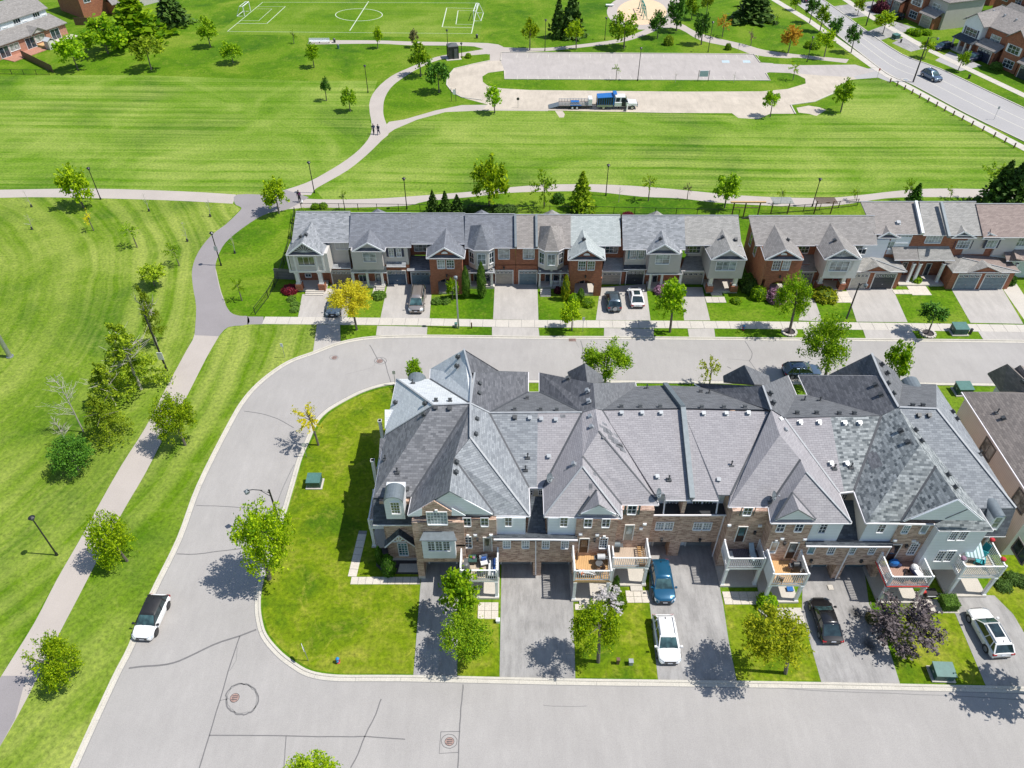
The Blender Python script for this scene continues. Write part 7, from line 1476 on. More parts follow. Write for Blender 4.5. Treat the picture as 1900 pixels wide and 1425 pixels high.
plant('sparse',(1140,1142),(1128,1117),34,23,'lf_blossom','white blossoming bush below the wood balcony',name='shrub',cat='shrub',limbs=10); sh('dome',(1146,1124),(1146,1116),17,20,'lf_green','green bush behind the white blossom'); sh('dome',(1625,1150),(1625,1140),14,12,'lf_brown','rusty brown bush left of the purple tree')
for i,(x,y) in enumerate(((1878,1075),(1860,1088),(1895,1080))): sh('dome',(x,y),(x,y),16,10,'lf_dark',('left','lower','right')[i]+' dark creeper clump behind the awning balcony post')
# clipped cube hedge
p = G(1757,1124); t = thing('hedge', 'small clipped cube hedge beside the last driveway', 'hedge', tuple(p)); n = 2400
q = rng.uniform(-1,1,(n,3)); ax = rng.integers(0,2,n); ax[rng.uniform(size=n) < .5] = 2; sg = np.where(rng.uniform(size=n) < .5, -1, 1); q[np.arange(n), ax] = np.where(ax == 2, 1, sg)*rng.uniform(.9,1.03,n)
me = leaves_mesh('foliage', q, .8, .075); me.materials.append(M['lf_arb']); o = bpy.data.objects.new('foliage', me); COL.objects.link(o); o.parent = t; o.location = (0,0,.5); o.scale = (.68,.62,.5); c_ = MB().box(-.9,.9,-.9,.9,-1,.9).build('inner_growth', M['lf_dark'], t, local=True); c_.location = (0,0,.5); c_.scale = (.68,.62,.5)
# stone rings round the street trees
for x,y,l in ((1464,617,'stone edging ring round the tall street tree'),(1721,620,'stone edging ring round the round topped street tree')):
    p = G(x,y); t = thing('tree_ring', l, 'stone ring', tuple(p)); b0 = None
    for i in range(14):
        a = 2*math.pi*i/14
        if b0 is None: b0 = MB().box(-.14,.14,-.16,.16,0,.24).build('stone', M['concrete'], t, local=True); o = b0
        else: o = b0.copy(); COL.objects.link(o); o.parent = t
        o.location = (.85*math.cos(a), .85*math.sin(a), 0); o.rotation_euler = (0,0,a+.05)
    MB().lathe((0,0,0), [(.75,0),(.7,.08),(.2,.12)], 14).build('soil', M['mulch'], t, local=True)
# ================= vehicles =================
def car(label, px, py, heading, L, Wd, Hh, paint, style='suv', roofm=None, anchor='front', sunroof=False, glass='car_glass', rails=True, name='parked_car', spare=False, plate=True, rz_add=0):
    p = G(px, py); f = Vector((math.cos(heading), math.sin(heading), 0)); c = p - f*(L/2) if anchor == 'front' else (p + f*(L/2) if anchor == 'rear' else p)
    t = thing(name, label, 'car', (c.x, c.y, 0), heading, 'cars')
    w = Wd/2; zb = Hh*.58; x0 = -L/2; x1 = L/2
    if style == 'sedan': cab = (-.40, -.20, .10, .27); hood = .50; tail = .54
    elif style == 'van': cab = (-.495, -.47, .18, .335); hood = .50; tail = .58
    else: cab = (-.48, -.375, .07, .25); hood = .54; tail = .58
    zb = Hh*.60
    st = [(-.5,.40*Hh,.80),(-.49,tail*Hh,.90),(-.44,tail*Hh+.03,.97),(-.30,zb,1.0),(0,zb,1.0),(.25,zb*.985,1.0),(.36,hood*Hh+.02,.97),(.44,hood*Hh-.05,.92),(.485,hood*Hh-.16,.82),(.5,.36*Hh,.70)]
    m = MB(); R = []
    for s,zt,wf in st:
        x = s*L; hw = w*wf; zl = .20 if abs(s) < .47 else .27; sec = [(hw*.90,zl),(hw*.985,zl+.14),(hw,Hh*.33),(hw*.985,zt-.10),(hw*.90,zt-.015),(hw*.45,zt+.02)]
        k = len(m.v); m.v += [(x,-a,b) for a,b in sec] + [(x,a,b) for a,b in reversed(sec)]; R.append(range(k, k+len(sec)*2))
    n = len(R[0])
    for i in range(len(R)-1):
        for j in range(n): j2 = (j+1)%n; m.f.append((R[i][j], R[i][j2], R[i+1][j2], R[i+1][j]))
    m.f.append(tuple(reversed(R[0]))); m.f.append(tuple(R[-1]))
    body = m.build('body', M[paint], t, smooth=True, local=True); bv = body.modifiers.new('e','EDGE_SPLIT'); bv.split_angle = math.radians(38)
    xr, xrr, xrf, xf = [c_*L for c_ in cab]; z0 = zb-.03; wt = w*.70; wb = w*.93; zr = Hh
    B4 = [Vector((xr,-wb*.93,z0)),Vector((xf,-wb*.9,z0)),Vector((xf,wb*.9,z0)),Vector((xr,wb*.93,z0))]; T4 = [Vector((xrr,-wt,zr-.07)),Vector((xrf,-wt*.96,zr-.07)),Vector((xrf,wt*.96,zr-.07)),Vector((xrr,wt,zr-.07))]
    side = MB().poly([B4[0],B4[1],T4[1],T4[0]]); side.build('side_window', M[glass], t, local=True); MB().poly([B4[2],B4[3],T4[3],T4[2]]).build('side_window', M[glass], t, local=True)
    MB().poly([B4[1],B4[2],T4[2],T4[1]]).build('windscreen', M['car_glass_light' if glass == 'car_glass' else glass], t, local=True); MB().poly([B4[3],B4[0],T4[0],T4[3]]).build('rear_window', M[glass], t, local=True)
    m = MB(); K = [(-1,-.9,0),(-1,.9,0)]
    rf = roofm or paint
    ov = .03; xs_ = np.linspace(xrr-ov, xrf+ov, 6); k = len(m.v)
    for x in xs_:
        e = 1-abs((x-(xrr+xrf)/2)/((xrf-xrr)/2+ov)); dz = .05*min(1, e*2.2); ww = wt*(.97+.03*min(1,e*3))
        m.v += [(x,-ww-.02,zr-.075),(x,-ww*.86,zr-.045+dz),(x,0,zr-.03+dz),(x,ww*.86,zr-.045+dz),(x,ww+.02,zr-.075)]
    for i in range(5):
        for j in range(4): a = k+i*5+j; m.f.append((a, a+1, a+6, a+5) if False else (a, a+5, a+6, a+1))
    m.f.append(tuple(k+j for j in range(5))); m.f.append(tuple(k+25+j for j in reversed(range(5))))
    rfo = m.build('roof', M[rf], t, smooth=True, local=True)
    m = MB()
    for sgn in (-1,1):
        bi = 0 if sgn < 0 else 3; ti = bi; bf = 1 if sgn < 0 else 2
        for a, b_, th in ((B4[bi],T4[bi],.11),(B4[bf],T4[bf],.07)): m.bar(a+Vector((0,sgn*.008,0)), b_+Vector((0,sgn*.008,0)), th, th*.7)
        a = B4[bi].lerp(B4[bf], .47); b_ = T4[bi].lerp(T4[bf], .47); m.bar(a+Vector((0,sgn*.008,0)), b_+Vector((0,sgn*.008,0)), .05, .07)
        if style != 'sedan': a = B4[bi].lerp(B4[bf], .2); b_ = T4[bi].lerp(T4[bf], .16); m.bar(a+Vector((0,sgn*.008,0)), b_+Vector((0,sgn*.008,0)), .08, .12)
    m.build('pillar', M[paint if roofm is None else 'trim_black'], t, local=True)['kind'] = 'stuff'
    if sunroof: MB().box(xrr*.35+xrf*.65-.75*L*.2, xrf-.12, -wt*.62, wt*.62, zr+.012, zr+.03).build('sunroof', M['car_glass'], rfo, local=True)
    if rails and style != 'sedan':
        for sgn in (-1,1): MB().bar(Vector((xrr+.15,sgn*wt*.88,zr+.03)), Vector((xrf-.15,sgn*wt*.88,zr+.03)), .05,.06).build('roof_rail', M['trim_black' if paint != 'paint_white' else 'galv'], t, local=True)
    MB().box(-.03,.12,-.02,.02,zr,zr+.09).build('aerial', M['trim_black'], t, local=True).location = (xrr+.2,0,0)
    # wheels
    for sx in (-.31,.31):
        for sgn in (-1,1):
            r = .33 if style != 'suv' else .35; cx = sx*L; y = sgn*(w-.12); wob = thing_child('wheel', t, (cx, y, r))
            m = MB(); m.tube(Vector((0,-.12,0)), Vector((0,.12,0)), r, r, 16); o = m.build('wheel', M['tyre'], t, local=True); o.location = (cx, y, r)
            m = MB(); m.tube(Vector((0,-.128,0)), Vector((0,.128,0)), r*.66, r*.66, 12); 
            for q in range(5): a = q*1.2566; m.bar(Vector((0,sgn*.135,0)), Vector((math.cos(a)*r*.6, sgn*.135, math.sin(a)*r*.6)), .02, .07)
            rm = m.build('rim', M['rim' if paint != 'paint_white' or roofm is None else 'rim_dark'], o, local=True)
            m = MB(); K = 12; P = [(cx+(r+.07)*math.cos(math.pi*i/K), sgn*(w*1.002), r+(r+.07)*math.sin(math.pi*i/K)) for i in range(K+1)]; m.v = P + [(x_, y_-sgn*.1, z_) for x_,y_,z_ in P]
            for i in range(K): m.f.append((i,i+1,K+2+i,K+1+i))
            m.f.append(tuple(range(K+1))); m.build('wheel_arch', M['trim_black'], t, local=True)
    zh = Hh*.40
    for sgn in (-1,1):
        h = MB(); h.poly([(x1-.20,sgn*w*.90,zh+.02),(x1-.02,sgn*w*.55,zh),(x1-.04,sgn*w*.55,zh+.15),(x1-.24,sgn*w*.88,zh+.17)]); h.prism([Vector((x1-.34,sgn*w*.955,zh+.20)),Vector((x1-.05,sgn*w*.60,zh+.10)),Vector((x1+.005,sgn*w*.55,zh-.02)),Vector((x1-.14,sgn*w*.90,zh+.0))], .1); h.build('headlamp', M['headlamp'], t, local=True)
        tl = MB(); tl.box(x0-.02,x0+.14,min(sgn*w*.62,sgn*w*.93),max(sgn*w*.62,sgn*w*.93),tail*Hh-.24,tail*Hh-.06); tl.build('tail_light', M['tail_red'], t, local=True)
        mr = MB(); mx = xf-.12; mr.box(mx-.10,mx+.06,min(sgn*(w+.01),sgn*(w+.2)),max(sgn*(w+.01),sgn*(w+.2)),z0+.04,z0+.18); mr.bar(Vector((mx,sgn*wb*.9,z0+.03)),Vector((mx,sgn*(w+.03),z0+.1)),.05,.04); mr.build('mirror', M[paint if roofm is None else 'trim_black'], t, local=True)
    MB().box(x1-.10,x1+.012,-w*.48,w*.48,zh-.15,zh+.05).build('grille', M['trim_black'], t, local=True); MB().box(x1-.18,x1+.02,-w*.66,w*.66,.24,.38).build('bumper', M['trim_black'], t, local=True); MB().box(x0-.02,x0+.1,-w*.72,w*.72,.24,.42).build('bumper', M['trim_black'], t, local=True)
    MB().box(x1,x1+.03,-.2,.2,zh-.2,zh-.08).build('number_plate', M['plate'], t, local=True); MB().box(x0-.035,x0,-.2,.2,Hh*.42,Hh*.42+.12).build('number_plate', M['plate'], t, local=True)
    m = MB(); m.bar(Vector((xf-.06,-wb*.3,z0+.04)), Vector((xf+.01,wb*.15,z0+.0)), .03,.02); m.build('wiper', M['trim_black'], t, local=True)
    for sgn in (-1,1):
        for xx in (xr+(xf-xr)*.33, xr+(xf-xr)*.62): MB().box(xx-.06,xx+.06,min(sgn*(w*.985),sgn*(w*1.012)),max(sgn*(w*.985),sgn*(w*1.012)),zb-.17,zb-.14).build('door_handle', M['galv'], t, local=True)
    if spare:
        m = MB(); m.tube(Vector((x0-.2,0,Hh*.48)), Vector((x0-.02,0,Hh*.48)), .34,.34,14); o = m.build('spare_wheel', M['tyre'], t, local=True); MB().tube(Vector((x0-.22,0,Hh*.48)), Vector((x0-.2,0,Hh*.48)), .3,.3,14).build('cover', M['lightgrey'], o, local=True)
    return t
def thing_child(*a): return None
UP = math.pi/2; DN = -math.pi/2
va_ = G(206,1262); vb_ = G(328,1000); hr = math.atan2((va_-vb_).y, (va_-vb_).x)
car('white crossover with black roof parked at the left kerb facing down the street', 266,1192, hr, 4.2,1.95,1.5,'paint_white','suv',roofm='trim_black',rails=False)
car('glossy teal blue car in the shade below the empty balcony', 1233,1124, DN, 4.35,1.98,1.55,'paint_blue','suv',rails=False)
car('white hatchback crossover parked right behind the blue car', 1242,1236, DN, 4.35,1.98,1.5,'paint_white','suv')
car('black sedan seen from behind on the wide driveway', 1543,1198, UP+.0, 4.3,1.92,1.38,'paint_black','sedan',glass='car_glass')
car('white estate car with glass sunroof on the last driveway', 1856,1224, UP-.05, 4.5,2.02,1.55,'paint_white','suv',anchor='rear',sunroof=True) if False else None
for o in [o for o in bpy.data.objects if o.get('label') == 'black sedan seen from behind on the wide driveway']: o.location = (G(1543,1198).x+.0, G(1543,1198).y+2.15, 0)
car('white estate car with glass sunroof on the last driveway', 1856,1224, UP+.06, 4.5,2.02,1.55,'paint_white','suv',anchor='rear',sunroof=True)
car('silver minivan facing the street in front of the brick arch house', 772,584, DN, 4.8,2.05,1.7,'paint_silver','van')
car('dark steel blue jeep with a spare wheel on its tailgate', 1140,581, UP, 4.0,1.95,1.65,'paint_steel','suv',anchor='rear',spare=True)
car('white sedan beside the steel blue jeep', 1183,574, UP, 4.1,1.9,1.36,'paint_white','sedan',anchor='rear',sunroof=True)
car('dark car with red tail parked on the street behind the near terrace', 1486,694, 0.0, 4.4,1.9,1.45,'paint_slate','suv',anchor='center')
car('dark silver car half hidden under the yellow tree', 623,572, DN, 4.4,1.95,1.5,'paint_steel','sedan',anchor='center')
car('blue grey car driving along the main road', 1727,146, ang, 4.8,2.1,1.7,'paint_slate','suv',anchor='center',name='moving_car')
car('black and white striped looking dark car parked left of the porch house', 1748,91, ang-UP, 4.6,2.0,1.5,'paint_navy','suv',anchor='center')
car('purplish dark car on the driveway beside the columned porch house', 1806,112, ang-UP, 4.8,2.1,1.6,'paint_navy','suv',anchor='center')
car('dark car on the main road at the very top edge', 1490,1, ang+math.pi, 4.6,2.0,1.5,'paint_navy','sedan',anchor='center',name='moving_car')
car('dark car at the top in front of the purplish house', 1660,36, ang-UP, 4.4,2.0,1.5,'paint_black','suv',anchor='center')
# work truck with open door and flatbed trailer
tp = G(1140,203); TK = thing('work_truck', 'white crew truck with blue dump bed stopped on the gravel loop', 'truck', (tp.x, tp.y+.9, 0), 0)
def L_(U, x0,x1,y0,y1,z0,z1,mt,name,**k): return MB().box(x0,x1,y0,y1,z0,z1).build(name, M[mt], U, local=True, **k)
L_(TK,-3.6,4.6,-.55,.55,.6,.85,'dark','chassis'); 
m = MB(); m.prism([Vector((2.7,-1.1,1.35)),Vector((4.35,-.95,1.28)),Vector((4.35,.95,1.28)),Vector((2.7,1.1,1.35))], .65); m.build('hood', M['paint_white'], TK, local=True, bevel=.08)
m = MB(); m.box(-.1,2.75,-1.12,1.12,.62,1.5); m.build('cab', M['paint_white'], TK, local=True, bevel=.08)
m = MB(); c_ = [Vector((.0,-1.0,1.5)),Vector((2.6,-1.0,1.5)),Vector((2.6,1.0,1.5)),Vector((0,1.0,1.5))]; d_ = [Vector((.15,-.85,2.3)),Vector((1.95,-.85,2.3)),Vector((1.95,.85,2.3)),Vector((.15,.85,2.3))]
for i in range(4): j=(i+1)%4; m.poly([c_[i],c_[j],d_[j],d_[i]])
m.build('cab_window', M['car_glass'], TK, local=True); L_(TK,.1,2.0,-.9,.9,2.28,2.4,'paint_white','cab_roof')
for x in (0.02,.95,1.05): MB().bar(Vector((x,-1.0,1.5)),Vector((x+.08,-.87,2.3)),.14,.08).build('pillar', M['paint_white'], TK, local=True)
MB().bar(Vector((2.55,-1.14,.7)),Vector((2.2,-2.0,.7)),.08,1.0).obox(Vector((0,0,0)),EX,EY,EZ,2.0,2.3,-2.02,-1.96,1.2,1.8).build('door', M['paint_white'], TK, local=True); L_(TK,1.3,2.45,-1.13,-1.1,.7,1.6,'dark','door_opening')
m = MB(); m.prism([Vector((-3.5,-1.15,2.35)),Vector((-.35,-1.15,2.55)),Vector((-.35,1.15,2.55)),Vector((-3.5,1.15,2.35))], .14); m.build('tarp_cover', M['bluetruck'], TK, local=True)
for x in np.linspace(-3.45,-.4,8): L_(TK,x-.05,x+.05,-1.14,-1.04,.95,2.35,'bluetruck','side_post')
L_(TK,-3.5,-.35,-1.05,1.05,.9,2.2,'dark','dump_bed'); L_(TK,-3.5,-.4,-1.2,-1.02,.62,.98,'galv','side_box'); L_(TK,-.4,-.15,-1.1,1.1,.9,2.9,'bluetruck','headboard'); L_(TK,-.4,.3,-.9,.9,2.9,3.0,'bluetruck','cab_guard')
for x in (3.45,-2.2):
    for y in (-1.0,1.0):
        o = MB().tube(Vector((0,-.14,0)),Vector((0,.14,0)),.43,.43,16).build('wheel', M['tyre'], TK, local=True); o.location = (x,y,.43); MB().tube(Vector((0,-.15,0)),Vector((0,.15,0)),.26,.26,12).build('rim', M['rim'], o, local=True)
L_(TK,4.35,4.5,-1.0,1.0,.5,.8,'galv','bumper'); L_(TK,4.33,4.38,-.7,.7,.85,1.2,'trim_black','grille')
for y in (-.9,.75): L_(TK,4.34,4.39,y,y+.15,.95,1.15,'headlamp','headlamp')
for y in (-1.35,1.2): L_(TK,2.3,2.4,y,y+.15,1.5,1.85,'trim_black','mirror')
tq = G(1066,202); TR = thing('flatbed_trailer', 'flat trailer with wooden rails and lowered ramp hitched behind the truck', 'trailer', (tq.x, tq.y+.9, 0), 0)
L_(TR,-3.1,3.4,-1.1,1.1,.55,.68,'wood_grey','deck'); L_(TR,-3.1,3.4,-1.15,-1.05,.45,.7,'dark','frame'); L_(TR,-3.1,3.4,1.05,1.15,.45,.7,'dark','frame')
for y in (-1.1,1.1):
    L_(TR,-3.0,2.6,y-.04,y+.04,1.2,1.28,'lightgrey','rail'); L_(TR,-3.0,2.6,y-.04,y+.04,.92,.98,'lightgrey','rail')
    for x in np.linspace(-3.0,2.6,11): L_(TR,x-.04,x+.04,y-.05,y+.05,.68,1.28,'lightgrey','rail_post')
MB().prism([Vector((-3.1,-1.0,.66)),Vector((-3.1,1.0,.66)),Vector((-5.1,1.0,.1)),Vector((-5.1,-1.0,.1))], .08).build('ramp', M['slab_roof'], TR, local=True)
L_(TR,2.7,3.4,-.9,.9,.68,1.9,'white','tool_box'); L_(TR,-.7,.9,-.2,.6,.68,1.1,'bluetruck','cargo_crate'); MB().bar(Vector((3.4,0,.55)),Vector((4.9,0,.55)),.14,.14).build('drawbar', M['dark'], TR, local=True)
L_(TR,-.9,1.3,-1.3,-1.12,.75,.85,'bluetruck','mudguard')
for x in (-.45,.45):
    for y in (-1.2,1.2):
        o = MB().tube(Vector((0,-.1,0)),Vector((0,.1,0)),.34,.34,14).build('wheel', M['tyre'], TR, local=True); o.location = (x,y,.34); MB().tube(Vector((0,-.11,0)),Vector((0,.11,0)),.2,.2,10).build('rim', M['white'], o, local=True)
# ================= street furniture =================
def pole_top(base, top): B = G(*base); T_ = OP(top[0], top[1], B.y); return B, T_
def park_lamp(label, base, top, shoe=True, big=False):
    B, T_ = pole_top(base, top); h = max(3.2, T_.z); t = thing('park_lamp', label, 'lamp post', tuple(B), 0, 'post top lamps along the park paths')
    MB().tube((0,0,0),(0,0,h-.45),.085 if not big else .12,.06 if not big else .09,8).tube((0,0,0),(0,0,.35),.14,.12,8).build('pole', M['lamp_metal'], t, local=True)
    MB().lathe((0,0,h-.45),[(.09,0),(.16,.06),(.20,.32),(.17,.36)],10).build('lantern', M['darkgrey'], t, local=True); MB().lathe((0,0,h-.12),[(.31,0),(.29,.05),(.14,.17),(.04,.22)],12).build('cap', M['lamp_metal'], t, local=True)
    return t
for b_,t_,l in (((187,370),(169,311),'lamp post on the lower edge of the left trail beside the lime tree'),((583.5,358),(575,300),'lamp post at the trail junction above the end townhouse'),((410.5,492.6),(394,431),'lamp post with a notice on the inner side of the dark trail bend'),
   ((106,1030),(62,959),'lamp post with square head left of the trail at lower left'),((683,172),(677,121),'lamp post left of the curving trail near the two small trees'),((831,91),(829,55),'lamp post beside the black kiosk'),((1011,94.5),(1013,36),'lamp post left of the spruce pair'),
   ((1122,74),(1123,32),'lamp post between spruces and playground'),((1183,150),(1190,88),'tall lamp on the lower edge of the parking lot'),((755,388),(749,330),'lamp post behind the slate roofed townhouses'),((1124,363),(1129,305),'lamp post by the trail above the mint roof'),((1507,383),(1521,331),'lamp post behind the right hand block'),
   ((1844,375),(1848,313),'lamp post among the right edge pines'),((1497,115),(1506,68),'lamp post at the end of the playground path'),((1313.6,97),(1321.6,40),'lamp post at the upper right part of the parking lot'),((857,107),(857,84),'short dark post right of the black kiosk')): park_lamp(l,b_,t_)
for o in [o for o in bpy.data.objects if o.get('label','').startswith('short dark post')]: pass
def notice(obj_label, z, w, h, mat='white', side=-.12):
    for o in list(bpy.data.objects):
        if o.get('label') == obj_label: MB().box(-w/2,w/2,side-.02,side,z-h/2,z+h/2).build('notice', M[mat], o, local=True)
notice('lamp post with a notice on the inner side of the dark trail bend', 2.9, .5, .7, 'lightgrey')
def street_lamp(label, base, top, arm, head='box', r=.12, sx=-1, name='street_lamp'):
    B, T_ = pole_top(base, top); A = OP(arm[0], arm[1], B.y) - B; h = T_.z; t = thing(name, label, 'street lamp', tuple(B), 0, 'arm lamps along the streets')
    MB().tube((0,0,0),(0,0,h),r,r*.65,8).tube((0,0,h),(0,0,h+.12),r*.9,r*.5,8).build('pole', M['lamp_metal'], t, local=True)
    m = MB(); p0 = Vector((0,0,h-.35)); L = A.x; P = [p0, Vector((L*.3,0,h+.02)), Vector((L*.7,0,h+.12)), Vector((L,0,h-.02))]
    for i in range(3): m.tube(P[i], P[i+1], .045, .04, 6)
    m.tube(Vector((0,0,h-.9)), Vector((L*.38,0,h+.0)), .03, .03, 5); m.build('arm', M['lamp_metal'], t, local=True)
    c = P[3]; m = MB()
    m.lathe((c.x,0,c.z-.42),[(.12,0),(.26,.14),(.30,.34),(.16,.44),(.05,.5)],4 if head == 'box' else 12); m.build('lantern', M['slab_roof'], t, local=True); MB().lathe((c.x,0,c.z-.46),[(.05,0),(.2,.06),(.22,.10)],8).build('lens', M['vent_light'], t, local=True)
    return t
street_lamp('tall arm lamp beside the lime maple on the inner kerb, lantern over the road',(523,981),(497.5,910),(458,913)); street_lamp('leaning looking arm lamp in front of the large driveway across the street',(1568.5,597),(1595.5,527),(1604,536)); 
street_lamp('tall arm lamp by the crossing of the main road pavement',(1694,152.5),(1722,70),(1744,61),r=.16); street_lamp('tall arm lamp at the top on the far side of the main road',(1606.5,48),(1622,-20),(1640,-28),r=.15)
street_lamp('arm lamp rising at the bottom edge with its lantern over the street',(670,1530),(677,1437),(684,1405))
# big pale pole cut by the left edge and pole with a notice
B, T_ = pole_top((19,662),(0,629)); t = thing('stadium_pole','thick pale grey pole leaning out of the left edge','pole',tuple(B)); MB().tube((0,0,0),(0,0,13),.28,.2,12).build('pole',M['galv'],t,local=True); MB().tube((0,0,0),(0,0,.12),.42,.42,12).build('base_plate',M['galv'],t,local=True); MB().box(-.9,.9,-.2,.2,12.8,13.2).build('lamp_head',M['galv'],t,local=True)
B, T_ = pole_top((310,688),(268,585)); t = thing('utility_pole','dark pole with a white notice beside the brown larch','pole',tuple(B)); MB().tube((0,0,0),(0,0,T_.z),.13,.09,8).build('pole',M['lamp_metal'],t,local=True); MB().box(-.32,.32,-.2,-.15,1.9,3.0).build('notice',M['white'],t,local=True)
B, T_ = pole_top((851,609),(850,517)); t = thing('utility_pole','plain grey pole in the far boulevard right of the silver van','pole',tuple(B)); MB().tube((0,0,0),(0,0,T_.z),.12,.08,8).build('pole',M['galv'],t,local=True); MB().lathe((0,0,T_.z-.1),[(.1,0),(.24,.1),(.24,.4),(.08,.5)],10).build('lantern',M['slab_roof'],t,local=True)
p = G(849,606); t = thing('utility_box','small pale green box at the foot of the plain grey pole','utility box',tuple(p)); MB().box(-.35,-.05,-.2,.2,0,.5).build('box',M['vent_light'],t,local=True); MB().box(-.38,-.02,-.23,.23,.5,.55).build('lid',M['transformer'],t,local=True)
# transformers
def transformer(label, px, py, w=1.35, d=1.15, h=1.0, rz=0):
    p = G(px, py); t = thing('transformer_box', label, 'transformer box', tuple(p), rz, 'green electrical boxes')
    L2 = lambda *a: MB().box(*a)
    L2(-w*.62,w*.62,-d*.62,d*.62,0,.14).build('base', M['concrete'], t, local=True); m = MB(); m.box(-w/2,w/2,-d/2,d/2,.14,h); m.build('cabinet', M['transformer_side'], t, local=True)
    MB().prism([Vector((-w*.53,-d*.55,h)),Vector((w*.53,-d*.55,h)),Vector((w*.53,d*.55,h+.12)),Vector((-w*.53,d*.55,h+.12))], .08).build('lid', M['transformer'], t, local=True)
    MB().box(-.01,.01,-d*.5-.015,-d*.5,.2,h-.08).build('door_seam', M['dark'], t, local=True); MB().box(-w*.5-.02,-w*.5,-.12,.12,h*.5,h*.7).build('label_plate', M['vent_light'], t, local=True)
transformer('green transformer box on the side lawn by the yellow tree',585,899); transformer('green transformer box on the lawn below the purple tree',1745,1252,1.55,1.15,.9,-.04); transformer('green transformer box beside the round topped street tree',1777,617,1.7,1.3,1.05); transformer('green transformer box on the lawn behind the right end roof',1784,728,1.6,1.3,1.05); transformer('dark green transformer box on the far verge of the main road',1661,72,1.5,1.2,1.0,ang)
# hydrants
def hydrant(label, px, py, top='hydrant_red'):
    p = G(px, py); t = thing('fire_hydrant', label, 'fire hydrant', tuple(p), 0, 'fire hydrants'); MB().lathe((0,0,0),[(.16,0),(.16,.06),(.11,.08),(.11,.55),(.15,.57)],10).build('barrel', M['hydrant_red'], t, local=True)
    MB().lathe((0,0,.57),[(.16,0),(.15,.08),(.09,.17),(.04,.23)],10).build('bonnet', M[top], t, local=True); m = MB()
    m.tube((-.2,0,.42),(.2,0,.42),.07,.07,8); m.build('side_outlet', M['hydrant_red'], t, local=True); MB().tube((0,-.2,.36),(0,0,.36),.09,.09,8).build('front_outlet', M[top], t, local=True)
hydrant('red hydrant with blue bonnet on the big corner lawn',628,1229,'hydrant_blue'); hydrant('red and blue hydrant on the boulevard left of the tall ringed tree',1379,612,'hydrant_blue')
def post(label, px, py, h, mat='wood_dark', w=.2, name='service_pedestal', cap=None):
    p = G(px, py); t = thing(name, label, 'service post', tuple(p)); MB().box(-w/2,w/2,-w/2,w/2,0,h).build('post', M[mat], t, local=True); MB().box(-w*.6,w*.6,-w*.6,w*.6,h,h+.06).build('cap', M[cap or mat], t, local=True)
post('low brown service post on the lawn left of the white box',1146,1231,.7,'wood_dark',.24); post('low white service box on the lawn beside the white car',1170,1232,.5,'vent_light',.32,'utility_box'); post('small dark service post right of the plain grey pole',875,609,.8,'wood_dark',.16); post('dark service post right of the street side transformer',1799,620,.8,'dark',.24); post('small dark green service post beside the main road transformer',1671,79,.7,'dark',.3); post('small dark green post on the main road lawn',1797,146,.8,'dark',.35); post('low white marker at the corner lawn by the stone path',924,1154,.35,'white',.3,'utility_box')
# signs
def sign(label, base, h, panels, name='road_sign', lean=0, pole='galv', rz=0):
    p = G(*base); t = thing(name, label, 'sign', tuple(p), rz); MB().tube((0,0,0),(0,0,h),.035,.03,6).build('post', M[pole], t, local=True)
    for (mat, pts, off) in panels: MB().prism([Vector((x, off, z)) for x, z in pts], .03, up=EY).build('sign_panel', M[mat], t, local=True)
    return t
oct_ = lambda r, zc: [(r*math.cos(math.pi/8+i*math.pi/4), zc+r*math.sin(math.pi/8+i*math.pi/4)) for i in range(8)]
rect = lambda w, h, z: [(-w/2, z-h/2), (w/2, z-h/2), (w/2, z+h/2), (-w/2, z+h/2)]
ts = sign('red stop sign on the corner lawn with its shadow on the kerb',(572,1226),2.25,[('white',oct_(.38,2.25),-.04),('red',oct_(.35,2.25),-.055)],'stop_sign',rz=-1.1)
def text(s, parent, loc, size, mat, rot=(math.pi/2,0,0)):
    c = bpy.data.curves.new('lettering','FONT'); c.body = s; c.size = size; c.align_x = 'CENTER'; c.align_y = 'CENTER'; c.extrude = .004; c.materials.append(M[mat]); tmp = bpy.data.objects.new('lettering', c); COL.objects.link(tmp); bpy.context.view_layer.update(); me = bpy.data.meshes.new_from_object(tmp); bpy.data.objects.remove(tmp); me.materials.clear(); me.materials.append(M[mat]); o = bpy.data.objects.new('lettering', me); COL.objects.link(o); o.parent = parent; o.location = loc; o.rotation_euler = rot; o['kind'] = 'stuff'; return o
text('STOP', ts, (0,-.09,2.25), .24, 'white')
for b_, h, lb in (((529,664),2.3,'small white sign on the grass outside the upper bend'),((734,716),2.4,'slim dark sign post at the inner kerb by the left end roof'),((569,848),2.2,'slim green sign post beside the yellow tree'),((1081,615),2.3,'slim sign post on the boulevard beside the lime street tree'),((1626,148),2.4,'small red sign at the side road crossing'),((1369,97),2.0,'small pale sign beside the playground path'),((1844,222),2.6,'grey sign on the strip beside the main road'),((961,200),2.0,'dark disc sign at the lower edge of the gravel loop')):
    sign(lb, b_, h, [({'small white sign on the grass outside the upper bend':'white','small red sign at the side road crossing':'red','dark disc sign at the lower edge of the gravel loop':'dark'}.get(lb,'lightgrey'), rect(.34,.5,h-.25) if 'disc' not in lb else oct_(.3,h-.2), -.04)], rz=random.uniform(-.5,.5) if 'disc' not in lb else 0)
